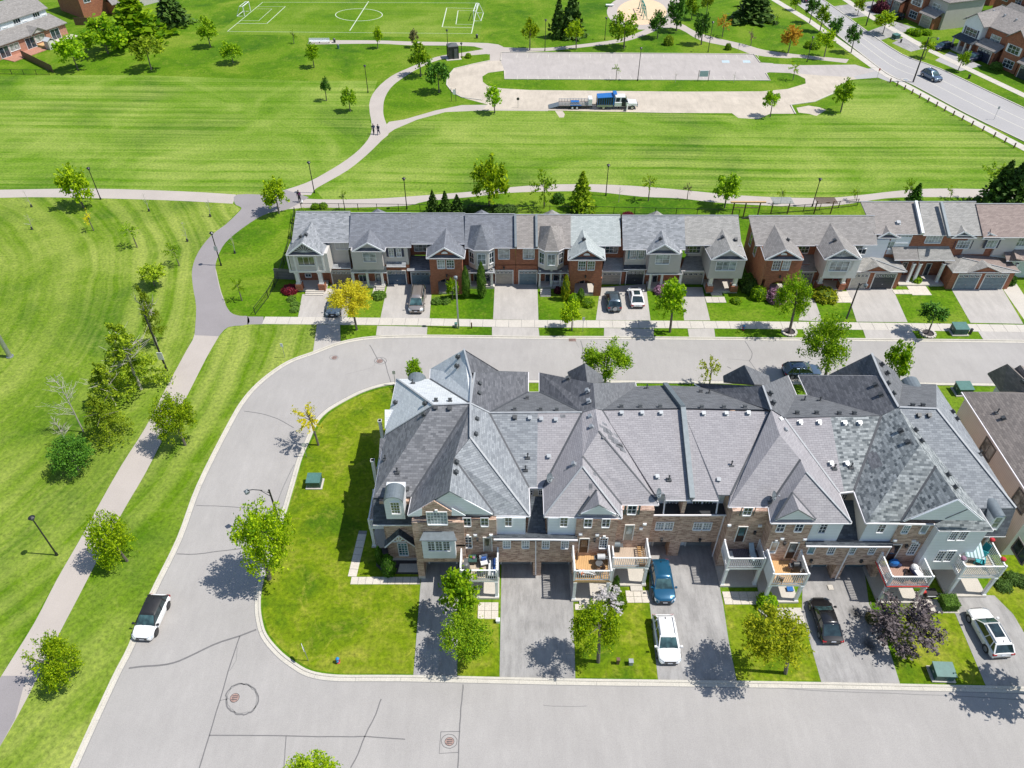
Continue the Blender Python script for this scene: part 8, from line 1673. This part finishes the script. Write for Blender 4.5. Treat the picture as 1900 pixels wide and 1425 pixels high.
# park boards, kiosk, bench, bins
t = thing('notice_board','blue notice board on two posts on the median','sign',tuple(G(1304,151))); MB().box(-1.15,-1.05,-.05,.05,0,2.3).build('post',M['dark'],t,local=True); MB().box(1.05,1.15,-.05,.05,0,2.3).build('post',M['dark'],t,local=True); MB().box(-.9,.9,-.04,.04,1.0,2.2).build('sign_panel',M['blue_paint'],t,local=True)
t = thing('notice_board','pale board on dark posts beside the inner kerb of the gravel loop','sign',tuple(G(842,188))); MB().box(-.5,-.4,-.05,.05,0,2.6).build('post',M['dark'],t,local=True); MB().box(.4,.5,-.05,.05,0,2.6).build('post',M['dark'],t,local=True); MB().box(-.1,.45,-.06,-.02,1.4,2.4).build('sign_panel',M['white'],t,local=True)
kp = G(840,111); t = thing('kiosk','black framed screened kiosk on a concrete pad','kiosk',(kp.x,kp.y+1.2,0),.25); MB().box(-1.7,1.7,-1.6,1.4,0,.1).build('pad',M['concrete'],t,local=True); MB().box(-1.05,1.05,-1.0,1.0,.1,2.7).build('wall',M['dark'],t,local=True)
for x in (-1.1,0,1.1):
    for y in (-1.05,1.05): MB().box(x-.07,x+.07,y-.07,y+.07,.1,2.75).build('post',M['lamp_metal'],t,local=True)
MB().lathe((0,0,2.72),[(1.62,0),(1.6,.12),(.2,.55)],4).build('roof',M['darkgrey'],t,local=True).rotation_euler = (0,0,math.pi/4); MB().box(.15,.9,-1.08,-1.02,.2,2.3).build('door',M['darkgrey'],t,local=True)
bp = G(593,80); t = thing('team_bench','long white roofed team bench at the end of the far trail','bench',tuple(bp)); MB().box(-2.7,2.7,-.5,.6,0,.06).build('pad',M['concrete'],t,local=True); MB().box(-2.4,2.4,-.35,.1,.42,.5).build('seat',M['white'],t,local=True); MB().box(-2.4,2.4,.1,.16,.5,1.1).build('backrest',M['white'],t,local=True)
for x in (-2.3,0,2.3): MB().box(x-.05,x+.05,-.3,.1,.06,.42).build('leg',M['dark'],t,local=True)
for b_,lb in (((621,79),'black litter bin beside the team bench'),((628,90),'green litter bin below the team bench'),((885,71),'small grey bin right of the soccer corner')):
    t = thing('litter_bin',lb,'bin',tuple(G(*b_))); MB().lathe((0,0,0),[(.24,0),(.3,.8),(.32,.82)],10).build('bin',M['transformer' if 'green' in lb else 'dark'],t,local=True); MB().lathe((0,0,.82),[(.32,0),(.2,.12)],10).build('lid',M['darkgrey'],t,local=True)
# goals
def goal(label, base0, base1, top_px, back, off):
    a = G(*base0); b = G(*base1); h = 2.3; t = thing('soccer_goal', label, 'goal', tuple(a), 0, 'white soccer goals'); u = b-a; w = Vector((off,0,0)); m = MB()
    A, B_ = Vector((0,0,0)), u; Hh = Vector((0,0,h)); r = .09
    for p, q in ((A,A+Hh),(B_,B_+Hh),(A+Hh,B_+Hh)): MB().tube(p,q,r,r,6).build('post',M['white'],t,local=True)
    for p, q in ((A,A+w),(B_,B_+w),(A+w,B_+w),(A+Hh,A+Hh+w*.4),(B_+Hh,B_+Hh+w*.4),(A+Hh+w*.4,A+w),(B_+Hh+w*.4,B_+w),(A+Hh+w*.4,B_+Hh+w*.4)): MB().tube(p,q,r*.7,r*.7,5).build('net_frame',M['white'],t,local=True)
goal('left white soccer goal',(454,30),(465,21),None,None,-2.0); goal('right white soccer goal',(879,39),(884,24),None,None,1.8)
# playground frame
pp = G(1192,30); t = thing('swing_set','green framed swing set on the sand play area','playground',tuple(pp)); 
for y in (-3,0,3,6): MB().tube((-.3,y,0),(.1,y,3.0),.1,.08,6).build('post',M['green_play'],t,local=True); MB().tube((.8,y,0),(.1,y,3.0),.1,.08,6).build('post',M['green_play'],t,local=True)
MB().tube((.1,-3,3.0),(.1,6,3.0),.12,.12,6).build('beam',M['green_play'],t,local=True)
for y in (-1.5,1.5,4.5): MB().box(-.8,-.3,y-.3,y+.3,.5,.58).build('swing_seat',M['dark'],t,local=True); MB().tube((-.5,y-.25,.55),(.1,y-.25,3.0),.025,.025,4).build('chain',M['dark'],t,local=True)
t = thing('park_bench','white bench block left of the playground paving','bench',tuple(G(1131,12))); MB().box(-1,1,-.4,.4,.3,.5).build('seat',M['white'],t,local=True); MB().box(-.8,-.6,-.3,.3,0,.3).build('leg',M['white'],t,local=True); MB().box(.6,.8,-.3,.3,0,.3).build('leg',M['white'],t,local=True)
# bollards along the main road pavement
for i,(x,y) in enumerate(((1183,442),(1220,460),(1260,480),(1300,502),(1340,524),(1385,547),(1430,570),(1474,594),(1520,618),(1568,643),(1620,672),(1678,700),(1738,733),(1795,762),(1845,790))):
    px, py = 1240+x*.3474, y*.3474; p = G(px, py)
    if i == 0:
        bol = thing('bollard','dark wooden bollard nearest the side road crossing','bollard',tuple(p),ang,'bollards along the main road pavement'); MB().box(-.09,.09,-.09,.09,0,.95).build('post',M['wood_dark'],bol,local=True)
    else: dup(bol, tuple(p), ang, 'dark wooden bollard, ' + 'x second third fourth fifth sixth seventh eighth ninth tenth eleventh twelfth thirteenth fourteenth fifteenth'.split()[i] + ' counted from the side road crossing')
t = thing('service_hatch','flat pale concrete hatch on the verge beside the crossing','hatch',tuple(G(1681,149)),ang); MB().box(-.9,.9,-.7,.7,0,.1).build('slab',M['concrete'],t,local=True); MB().box(-.6,.6,-.45,.45,.1,.13).build('lid',M['vent_light'],t,local=True)
# fences
def fence(label, pts, h=1.2, pitch=2.6, solid=False, mat='fence_dark', name='fence', world=False, mesh=True):
    P = GP_(pts) if not world else [Vector(p) for p in pts]; o = P[0]; t = thing(name, label, 'fence', tuple(o))
    for i in range(len(P)-1):
        a, b = P[i]-o, P[i+1]-o; L = (b-a).length; n = max(1, round(L/pitch)); d = (b-a)/n
        for k in range(n+1 if i == len(P)-2 else n): p = a+d*k; MB().box(p.x-.04,p.x+.04,p.y-.04,p.y+.04,0,h+.05).build('post',M[mat],t,local=True)
        MB().bar(a+EZ*h, b+EZ*h, .05,.05).build('rail',M[mat],t,local=True); MB().bar(a+EZ*.15, b+EZ*.15, .05,.05).build('rail',M[mat],t,local=True)
        if mesh:
            m = MB(); nn = int(L/.16)
            for k in range(1, nn): p = a+(b-a)*(k/nn); m.bar(p+EZ*.15, p+EZ*h, .012,.012)
            q = m.build('wire_mesh',M[mat],t,local=True); q['kind'] = 'stuff'
    return t
fence('black wire fence along the left side of the end townhouse garden',[(474,584),(498,553),(521,512),(541,450),(548,397)],1.15); fence('black fence along the back gardens behind the middle townhouses',[(560,390),(700,391),(900,394),(1100,396),(1370,402)],1.2,3.2); fence('black fence behind the right hand block gardens',[(1430,397),(1520,390),(1590,382)],1.2,3.0); fence('low black fence along the lawn at the top left gardens',[(0,138),(45,139),(92,139)],1.1,2.4)
# wooden gate/fence beside the end house
def board_fence(label, a, b, h=1.7, mat='wood_grey', n=14):
    A, B_ = G(*a), G(*b); t = thing('board_fence', label, 'fence', tuple(A)); d = (B_-A)/n; me = None
    for i in range(n):
        if me is None: o = MB().obox(Vector((0,0,0)), d.normalized(), Vector((0,0,1)), EZ.cross(d.normalized()), .01, d.length-.01, 0, h, -.02, .02).build('board', M[mat], t, local=True); me = o
        else: o = me.copy(); COL.objects.link(o); o.parent = t
        o.location = d*i + Vector((0,0,random.uniform(-.03,.03)))
    MB().bar(Vector((0,.06,h-.2)), (B_-A)+Vector((0,.06,h-.2)), .06,.1).build('rail',M[mat],t,local=True)
board_fence('weathered board fence left of the tall white bay', (511,517),(548,519)); board_fence('dark board fence between the top left gardens', (42,106),(100,135), 1.6,'wood_dark',16); board_fence('dark fence behind the patio at top left',(140,47),(178,47),1.8,'wood_dark',10)
# pergola on the trail side
pg = G(1376,404); t = thing('pergola','dark timber pergola frame behind the gap between the terraces','pergola',tuple(pg))
for x in (-1.6,.2,2.4): MB().box(x-.08,x+.08,-.08,.08,0,2.6).build('post',M['wood_dark'],t,local=True)
MB().box(-2.2,3.2,-.15,.15,2.6,2.8).build('beam',M['wood'],t,local=True); MB().box(-1.6,2.4,.3,.4,1.5,1.6).build('beam',M['wood_dark'],t,local=True)
for x,y,l in ((1445,397,'low grey roofed pergola behind the brick end house'),(1525,397,'brown slatted pergola behind the right hand block')):
    t = thing('garden_pergola',l,'pergola',tuple(G(x,y))); 
    for a in (-1.3,1.3): MB().box(a-.07,a+.07,-.07,.07,0,2.3).build('post',M['wood_dark'],t,local=True)
    for k in range(6): MB().box(-1.6,1.6,k*.35-.9,k*.35-.8,2.3,2.4).build('slat',M['wood_dark' if x > 1500 else 'lightgrey'],t,local=True)
sh('dome',(1168,404),(1166,396),12,8,'lf_red','crimson shrub behind the mint roof'); 
# ================= things on the balconies =================
def onb(k, fx, fy):            # point on balcony k, fx 0..1 from left, fy 0 front..1 back
    x0,x1,yf,yb,zd,h = BAL[k]; return Vector((x0+(x1-x0)*fx, yf+(yb-yf)*fy, zd+.02))
def chair(label, P, rz, mat, fm='dark', s=1.0, name='armchair', low=False):
    t = thing(name, label, 'chair', tuple(P), rz); w = .36*s; MB().box(-w,w,-w,w,.28,.42).build('seat',M[mat],t,local=True); MB().box(-w,w,w-.1,w,.42,.9).build('backrest',M[mat],t,local=True)
    for sx in (-1,1): MB().box(min(sx*w,sx*(w+.08)),max(sx*w,sx*(w+.08)),-w,w,.0,.6).build('arm',M[fm],t,local=True)
    return t
P = onb(2,.62,.72); t = chair('dark wicker armchair with white seat and blue cushion, nearer the door',P,.25,'cloth_white'); MB().box(-.22,.22,.02,.2,.44,.8).build('cushion',M['cloth_blue'],t,local=True)
P = onb(2,.86,.42); t = thing('outdoor_sofa','white cushioned loveseat with blue pillows along the right railing','sofa',tuple(P)); MB().box(-.35,.35,-.8,.8,.0,.28).build('base',M['dark'],t,local=True); MB().box(-.36,.3,-.78,.78,.28,.42).build('seat',M['cloth_white'],t,local=True); MB().box(.28,.42,-.8,.8,.2,.8).build('backrest',M['cloth_white'],t,local=True)
for y in (-.3,.25,.6): MB().box(.0,.26,y-.18,y+.18,.42,.74).build('cushion',M['cloth_blue'],t,local=True)
P = onb(2,.30,.80); t = thing('plant_stand','square dark planter table with pink flowers near the wall','planter',tuple(P)); MB().box(-.38,.38,-.38,.38,.4,.55).build('table_top',M['transformer_side'],t,local=True); MB().box(-.3,.3,-.3,.3,0,.4).build('base',M['dark'],t,local=True); MB().ball((.1,0,.65),.14,.14,.12).build('flowers',M['lf_pink'],t,local=True); MB().ball((-.15,.1,.62),.13,.13,.1).build('flowers',M['lf_green'],t,local=True)
P = onb(2,.55,.25); t = thing('coffee_table','small dark coffee table with a green plant in the middle of the deck','table',tuple(P)); MB().box(-.38,.38,-.25,.25,.32,.38).build('table_top',M['dark'],t,local=True)
for x in (-.33,.33):
    for y in (-.2,.2): MB().box(x-.03,x+.03,y-.03,y+.03,0,.32).build('leg',M['dark'],t,local=True)
P2 = P+Vector((0,0,.39)); t = thing('potted_plant','green leafy plant on the coffee table','potted plant',tuple(P2)); MB().lathe((0,0,0),[(.1,0),(.13,.16)],8).build('pot',M['white'],t,local=True); MB().ball((0,0,.3),.22,.22,.18,9,6).build('leaves',M['lf_bright'],t,local=True)
P = onb(2,.12,.42); t = thing('covered_grill','grey covered barbecue against the left screen','barbecue',tuple(P)); MB().lathe((0,0,0),[(.36,0),(.38,.6),(.36,.85),(.26,1.05),(.1,1.12)],10).build('cover',M['darkgrey'],t,local=True); MB().box(-.18,.18,-.75,.75,0,.75).build('cover_skirt',M['darkgrey'],t,local=True)
def grill(label, P, lidm='lightgrey'):
    t = thing('barbecue', label, 'barbecue', tuple(P)); MB().box(-.35,.35,-.25,.25,0,.75).build('cart',M['dark'],t,local=True); MB().tube(Vector((-.34,0,.85)),Vector((.34,0,.85)),.26,.26,12).build('lid',M[lidm],t,local=True); MB().box(-.62,-.36,-.2,.2,.7,.75).build('side_shelf',M['darkgrey'],t,local=True); MB().box(.36,.62,-.2,.2,.7,.75).build('side_shelf',M['darkgrey'],t,local=True)
grill('silver lidded barbecue on the orange wood balcony',onb(3,.78,.72)); grill('black drum barbecue in the back corner of the empty balcony',onb(4,.14,.85),'slab_roof'); grill('barbecue near the railing of the yellow wood balcony',onb(6,.85,.6),'dark')
# lattice bench on balcony 4, sun lounger on 5, chairs on 6
P = onb(4,.82,.45); t = thing('slatted_bench','reddish slatted bench along the right railing of the empty balcony','bench',tuple(P)); 
for k in range(10): MB().box(-.25,.25,-.9+k*.19,-.82+k*.19,.42,.46).build('slat',M['deck_wood'],t,local=True)
for x in (-.26,.26): MB().box(x-.04,x+.04,-.95,.95,.34,.42).build('side_rail',M['wood_dark'],t,local=True)
for y in (-.9,.9): MB().box(-.25,.25,y-.04,y+.04,0,.34).build('leg',M['wood_dark'],t,local=True)
P = onb(5,.80,.6); t = thing('sun_lounger','pale blue lounger standing on the dark deck','lounger',tuple(P),.1); MB().prism([Vector((-.25,-.7,.35)),Vector((.25,-.7,.35)),Vector((.25,.2,.4)),Vector((-.25,.2,.4))],.06).build('seat',M['blue_paint'],t,local=True); MB().prism([Vector((-.25,.2,.4)),Vector((.25,.2,.4)),Vector((.22,.8,.95)),Vector((-.22,.8,.95))],.06).build('backrest',M['blue_paint'],t,local=True); MB().box(-.24,.24,-.6,.1,0,.3).build('frame',M['lightgrey'],t,local=True)
P = onb(5,.13,.55); t = thing('storage_box','low pale storage box on the dark deck','box',tuple(P)); MB().box(-.28,.28,-.35,.35,0,.4).build('box',M['lightgrey'],t,local=True); MB().box(-.3,.3,-.37,.37,.4,.45).build('lid',M['vent_light'],t,local=True)
def foldchair(label, P, rz, mat='deck_red', fm='wood_dark'):
    t = thing('folding_chair', label, 'chair', tuple(P), rz); MB().box(-.24,.24,-.24,.24,.42,.46).build('seat',M[mat],t,local=True); MB().prism([Vector((-.24,.22,.5)),Vector((.24,.22,.5)),Vector((.24,.36,1.0)),Vector((-.24,.36,1.0))],.03,up=EY).build('backrest',M[mat],t,local=True)
    for sx in (-.26,.26): MB().tube(Vector((sx,-.28,0)),Vector((sx,.34,.98)),.02,.02,5).build('leg',M[fm],t,local=True); MB().tube(Vector((sx,.3,0)),Vector((sx,-.24,.6)),.02,.02,5).build('leg',M[fm],t,local=True)
foldchair('pinkish folding chair, back one on the yellow wood balcony',onb(6,.72,.62),-.6); foldchair('dark folding chair at the right railing of the yellow wood balcony',onb(6,.88,.25),-1.4,'dark'); foldchair('dark folding chair at the left front of the yellow wood balcony',onb(6,.28,.12),2.6,'wood_dark'); foldchair('dark chair at the right end of the orange wood balcony',onb(3,.74,.3),-1.2,'wood_dark')
P = onb(6,.1,.85); t = thing('side_table','small white table by the door of the yellow wood balcony','table',tuple(P)); MB().box(-.22,.22,-.22,.22,.5,.55).build('table_top',M['white'],t,local=True); MB().box(-.1,.1,-.1,.1,0,.5).build('stand',M['white'],t,local=True)
P = onb(6,.1,.55); t = thing('side_table','second white table beside the left screen of the yellow wood balcony','table',tuple(P)); MB().box(-.22,.22,-.22,.22,.4,.45).build('table_top',M['white'],t,local=True); MB().box(-.1,.1,-.1,.1,0,.4).build('stand',M['white'],t,local=True)
P = onb(3,.62,.08); t = thing('patio_table','small dark round table on the orange wood balcony','table',tuple(onb(3,.72,.52))); MB().lathe((0,0,.6),[(.34,0),(.34,.04)],14).build('table_top',M['darkgrey'],t,local=True); MB().tube((0,0,0),(0,0,.6),.04,.04,6).build('stand',M['dark'],t,local=True)
P = onb(3,.10,.72); t = thing('patio_umbrella','folded orange and dark sunshade leaning on the left railing','umbrella',tuple(P)); MB().lathe((0,0,.3),[(.03,0),(.16,.3),(.1,1.1),(.03,1.5)],8).build('canopy',M['wood_dark'],t,local=True); MB().tube((0,0,0),(0,0,1.9),.025,.025,5).build('pole',M['wood'],t,local=True)
# balcony 7
P = onb(7,.12,.88); t = thing('bag','yellow and white sack in the back corner of the cluttered balcony','bag',tuple(P)); MB().ball((0,0,.3),.3,.3,.32,9,6).build('sack',M['yellow'],t,local=True); MB().ball((0,0,.62),.1,.1,.1).build('knot',M['white'],t,local=True)
P = onb(7,.36,.86); t = thing('tarpaulin_heap','blue tarpaulin heap against the wall of the cluttered balcony','tarpaulin',tuple(P)); MB().ball((0,0,.32),.5,.36,.42,9,6).build('tarpaulin',M['bluetruck'],t,local=True); MB().ball((.35,-.1,.2),.35,.3,.26,8,5).build('fold',M['cloth_navy'],t,local=True)
P = onb(7,.78,.45); t = thing('stroller','navy and white stroller with canopy on the cluttered balcony','stroller',tuple(P),.25); MB().box(-.32,.32,-.7,.5,.35,.62).build('seat',M['cloth_navy'],t,local=True); MB().box(-.24,.24,-.62,.05,.62,.72).build('tray',M['cloth_white'],t,local=True); MB().ball((0,.3,.7),.34,.36,.34,9,6).build('canopy',M['cloth_white'],t,local=True)
for x in (-.3,.3):
    for y in (-.6,.4): MB().tube(Vector((x-.03,y,.14)),Vector((x+.03,y,.14)),.14,.14,10).build('wheel',M['tyre'],t,local=True)
foldchair('black folding chair by the front rail of the cluttered balcony',onb(7,.48,.22),.8,'black'); 
P = onb(7,.1,.35); t = thing('storage_box','low grey box at the left rail of the cluttered balcony','box',tuple(P)); MB().box(-.2,.2,-.25,.25,0,.3).build('box',M['lightgrey'],t,local=True); MB().box(-.22,.22,-.27,.27,.3,.34).build('lid',M['galv'],t,local=True)
# balcony 8: awning swing, teal chairs, flower baskets
P = onb(8,.35,.5); t = thing('canopy_swing','patio swing under a striped grey green canopy','swing seat',tuple(P),-.15)
m = MB(); m.prism([Vector((-.85,-.9,1.75)),Vector((.75,-.9,1.62)),Vector((.75,.8,1.95)),Vector((-.85,.8,2.05))],.06); m.build('canopy',M['blue_paint'],t,local=True)
for k in range(5): MB().prism([Vector((-.82+k*.32,-.91,1.765-k*.026)),Vector((-.72+k*.32,-.91,1.757-k*.026)),Vector((-.72+k*.32,.81,2.062-k*.02)),Vector((-.82+k*.32,.81,2.07-k*.02))],.02).build('stripe',M['transformer'],t,local=True)
for x in (-.8,.7):
    for y in (-.8,.7): MB().tube(Vector((x,y,0)),Vector((x*.9,y*.9,1.8)),.03,.03,5).build('post',M['darkgrey'],t,local=True)
MB().box(-.6,.6,-.2,.3,.4,.5).build('seat',M['darkgrey'],t,local=True)
for lb, fx, fy, rz in (('teal slatted chair nearer the awning on the right end balcony',.66,.45,-.5),('tall teal slatted chair at the back of the right end balcony',.84,.72,-1.0)):
    P = onb(8,fx,fy); t = thing('adirondack_chair',lb,'chair',tuple(P),rz); MB().box(-.28,.28,-.35,.25,.3,.36).build('seat',M['teal'],t,local=True); MB().prism([Vector((-.28,.2,.36)),Vector((.28,.2,.36)),Vector((.3,.55,1.1)),Vector((-.3,.55,1.1))],.04,up=EY).build('backrest',M['teal'],t,local=True); MB().box(-.4,-.3,-.35,.3,.0,.55).build('arm',M['teal'],t,local=True); MB().box(.3,.4,-.35,.3,0,.55).build('arm',M['teal'],t,local=True)
for lb, fx, fy in (('red flower basket at the upper end of the right railing',1.0,.85),('red flower basket nearer the street on the right railing',1.0,.22),('pink flower basket at the back left of the awning balcony',.0,.7),('white pink flower basket at the front left of the awning balcony',.02,.25)):
    P = onb(8,fx,fy)+Vector((0,0,BAL[8][5]-.1)); t = thing('flower_basket',lb,'flower basket',tuple(P)); MB().lathe((0,0,0),[(.12,0),(.18,.18)],8).build('pot',M['dark'],t,local=True); MB().ball((0,0,.28),.24,.24,.18,8,5).build('flowers',M['cloth_red' if 'red' in lb else 'lf_pink'],t,local=True)
# under balcony items
t = thing('grill_cart','black cart with a red lid beside the cube hedge','cart',tuple(G(1722,1106))); MB().box(-.5,.5,-.35,.35,.2,.75).build('body',M['black'],t,local=True); MB().box(-.75,-.45,-.15,.15,.6,.8).build('lid',M['red'],t,local=True); MB().box(-.4,.7,-.42,-.36,.5,.58).build('handle',M['lightgrey'],t,local=True)
t = thing('tyre_stack','dark cylindrical object standing below the blue tarpaulin','bin',tuple(G(1472,1100))) if False else None
t = thing('recycling_bin','blue recycling bin under the yellow wood balcony','bin',tuple(G(1464,1097))); MB().box(-.25,.25,-.2,.2,0,.4).build('bin',M['bluetruck'],t,local=True); MB().box(-.28,.28,-.23,.23,.36,.42).build('rim',M['bluetruck'],t,local=True)
for a,b_,l in (((1537,1088),(1546,1096),'stone splash slab at the foot of the downspout between the garages'),): 
    p = G(*a); t = thing('splash_block',l,'stone slab',tuple(p)); MB().box(-.1,.35,-.4,.1,0,.1).build('slab',M['paver'],t,local=True); MB().box(-.04,.3,-.3,.05,.1,.12).build('channel',M['concrete'],t,local=True)
# bed edging near maple lawn
t = thing('stone_edging','curved pale stone edging between lawn and dark mulch','edging',tuple(G(1411,1133))); o = G(1411,1133)
for i in range(7):
    k = i/6; p = G(1411+22*k+6*math.sin(k*3), 1133+32*k)-o; b0 = MB().box(-.16,.16,-.2,.2,0,.14).build('stone',M['concrete'],t,local=True); b0.location = p; b0.rotation_euler = (0,0,.5)
# ================= people =================
def person(label, P, rz, shirt, trousers, pose='walk', hair='dark', s=1.0):
    t = thing('person', label, 'person', tuple(P), rz); K = s*1.0
    def skin(name, vs, es, rad, mat, parent=t):
        me = bpy.data.meshes.new(name); me.from_pydata([tuple(Vector(v)*K) for v in vs], es, []); o = bpy.data.objects.new(name, me); COL.objects.link(o); o.parent = parent
        o.modifiers.new('s','SKIN'); me.skin_vertices.new() if not me.skin_vertices else None
        for i, r in enumerate(rad): me.skin_vertices[0].data[i].radius = (r*K, r*K)
        me.skin_vertices[0].data[0].use_root = True; sb = o.modifiers.new('u','SUBSURF'); sb.levels = 1; sb.render_levels = 1; me.materials.append(M[mat]); return o
    if pose == 'lie':
        V = [(0,0,.42),(-.25,0,.50),(-.48,0,.66),(-.58,0,.76),(-.66,0,.84),(.42,-.1,.52),(.85,-.12,.34),(.98,-.12,.42),(.42,.1,.56),(.84,.14,.30),(.97,.14,.38),(-.45,-.2,.62),(-.22,-.3,.50),(-.02,-.2,.55),(-.45,.2,.62),(-.25,.32,.48),(-.02,.25,.52),(-.76,0,.86)]
    else:
        st = .22
        V = [(0,0,.92),(0,0,1.12),(0,0,1.36),(0,0,1.50),(.02,0,1.60),(st*.5,-.09,.48),(st*1.1,-.09,.07),(st*1.1+.14,-.09,.04),(-st*.4,.09,.50),(-st*1.3,.09,.10),(-st*1.3+.13,.09,.04),(0,-.2,1.38),(-.1,-.25,1.12),(.08,-.24,.92),(0,.2,1.38),(.12,.25,1.12),(.3,.22,1.02),(.02,0,1.70)]
    E_ = [(0,1),(1,2),(2,3),(3,4),(4,17),(0,5),(5,6),(6,7),(0,8),(8,9),(9,10),(2,11),(11,12),(12,13),(2,14),(14,15),(15,16)]
    R = [.14,.13,.15,.06,.09,.085,.05,.045,.085,.05,.045,.06,.045,.035,.06,.045,.035,.07]
    b = skin('body', V, E_, R, trousers)
    skin('shirt', [V[0],V[1],V[2],V[11],V[12],V[14],V[15]], [(0,1),(1,2),(2,3),(3,4),(2,5),(5,6)], [.155,.15,.165,.08,.06,.08,.06], shirt)
    h = Vector(V[4]).lerp(Vector(V[17]), .5)*K; MB().ball(tuple(h), .10*K, .085*K, .125*K, 10, 7).build('head', M['skin'], t, smooth=True, local=True); hm = MB(); hm.ball(tuple(h+Vector((-.02,0,.035*K))), .108*K, .096*K, .11*K, 10, 6); hm.build('hair', M[hair], t, smooth=True, local=True)
    for i in (13,16): q = Vector(V[i])*K; MB().ball(tuple(q+Vector((.03,0,-.03))), .045*K,.03*K,.06*K,6,5).build('hand', M['skin'], t, local=True)
    return t
person('walker in dark clothes on the left of the pair on the curving trail',G(694,249),-1.2,'cloth_navy','cloth_dark',s=1.15); person('walker in dark clothes on the right of the pair on the curving trail',G(703,250),-1.9,'cloth_dark','cloth_navy',s=1.15)
person('walker in purple clothes at the dark asphalt junction',G(557,375),-1.4,'cloth_purple','cloth_dark',s=1.2); 
P = onb(3,.12,.18); t = thing('lounge_chair','dark reclining chair under the resting person','lounger',tuple(P+Vector((.5,.1,0)))); MB().box(-.3,1.0,-.28,.28,.22,.28).build('seat',M['wood_dark'],t,local=True); MB().prism([Vector((-.3,-.28,.28)),Vector((-.3,.28,.28)),Vector((-.8,.28,.7)),Vector((-.8,-.28,.7))],.05).build('backrest',M['wood_dark'],t,local=True)
for x in (-.25,.9):
    for y in (-.24,.24): MB().box(x-.03,x+.03,y-.03,y+.03,0,.24).build('leg',M['wood_dark'],t,local=True)
person('person in an orange top and white trousers reclining on the wood balcony',P+Vector((.6,.1,-.05)),0,'cloth_orange','cloth_white','lie',s=.95)
person('person in a red top leaning in the open door of the work truck',G(1149,206)+Vector((0,1.0,0)),1.6,'cloth_red','cloth_dark',s=1.1)
t = thing('dog','small white dog walked beside the purple clad walker','dog',tuple(G(561,377)),-1.4)
me = bpy.data.meshes.new('body'); V = [(0,0,.32),(.22,0,.34),(.34,0,.44),(.42,0,.5),(.5,0,.48),(-.2,0,.33),(-.34,0,.46),(.2,-.08,.16),(.2,-.08,.02),(.2,.08,.16),(.2,.08,.02),(-.2,-.08,.2),(-.24,-.08,.1),(-.2,-.08,.02),(-.2,.08,.2),(-.24,.08,.1),(-.2,.08,.02)]
me.from_pydata(V, [(0,1),(1,2),(2,3),(3,4),(0,5),(5,6),(1,7),(7,8),(1,9),(9,10),(5,11),(11,12),(12,13),(5,14),(14,15),(15,16)], []); o = bpy.data.objects.new('body', me); COL.objects.link(o); o.parent = t; o.modifiers.new('s','SKIN')
for i, r in enumerate([.10,.11,.07,.075,.04,.09,.025,.04,.025,.04,.025,.045,.03,.025,.045,.03,.025]): me.skin_vertices[0].data[i].radius = (r,r)
me.skin_vertices[0].data[0].use_root = True; o.modifiers.new('u','SUBSURF').levels = 1; me.materials.append(M['cloth_white']); 
for y in (-.05,.05): MB().prism([Vector((.40,y-.02,.54)),Vector((.44,y-.02,.54)),Vector((.41,y,.64))],.03,up=EY).build('ear',M['cloth_white'],t,local=True)
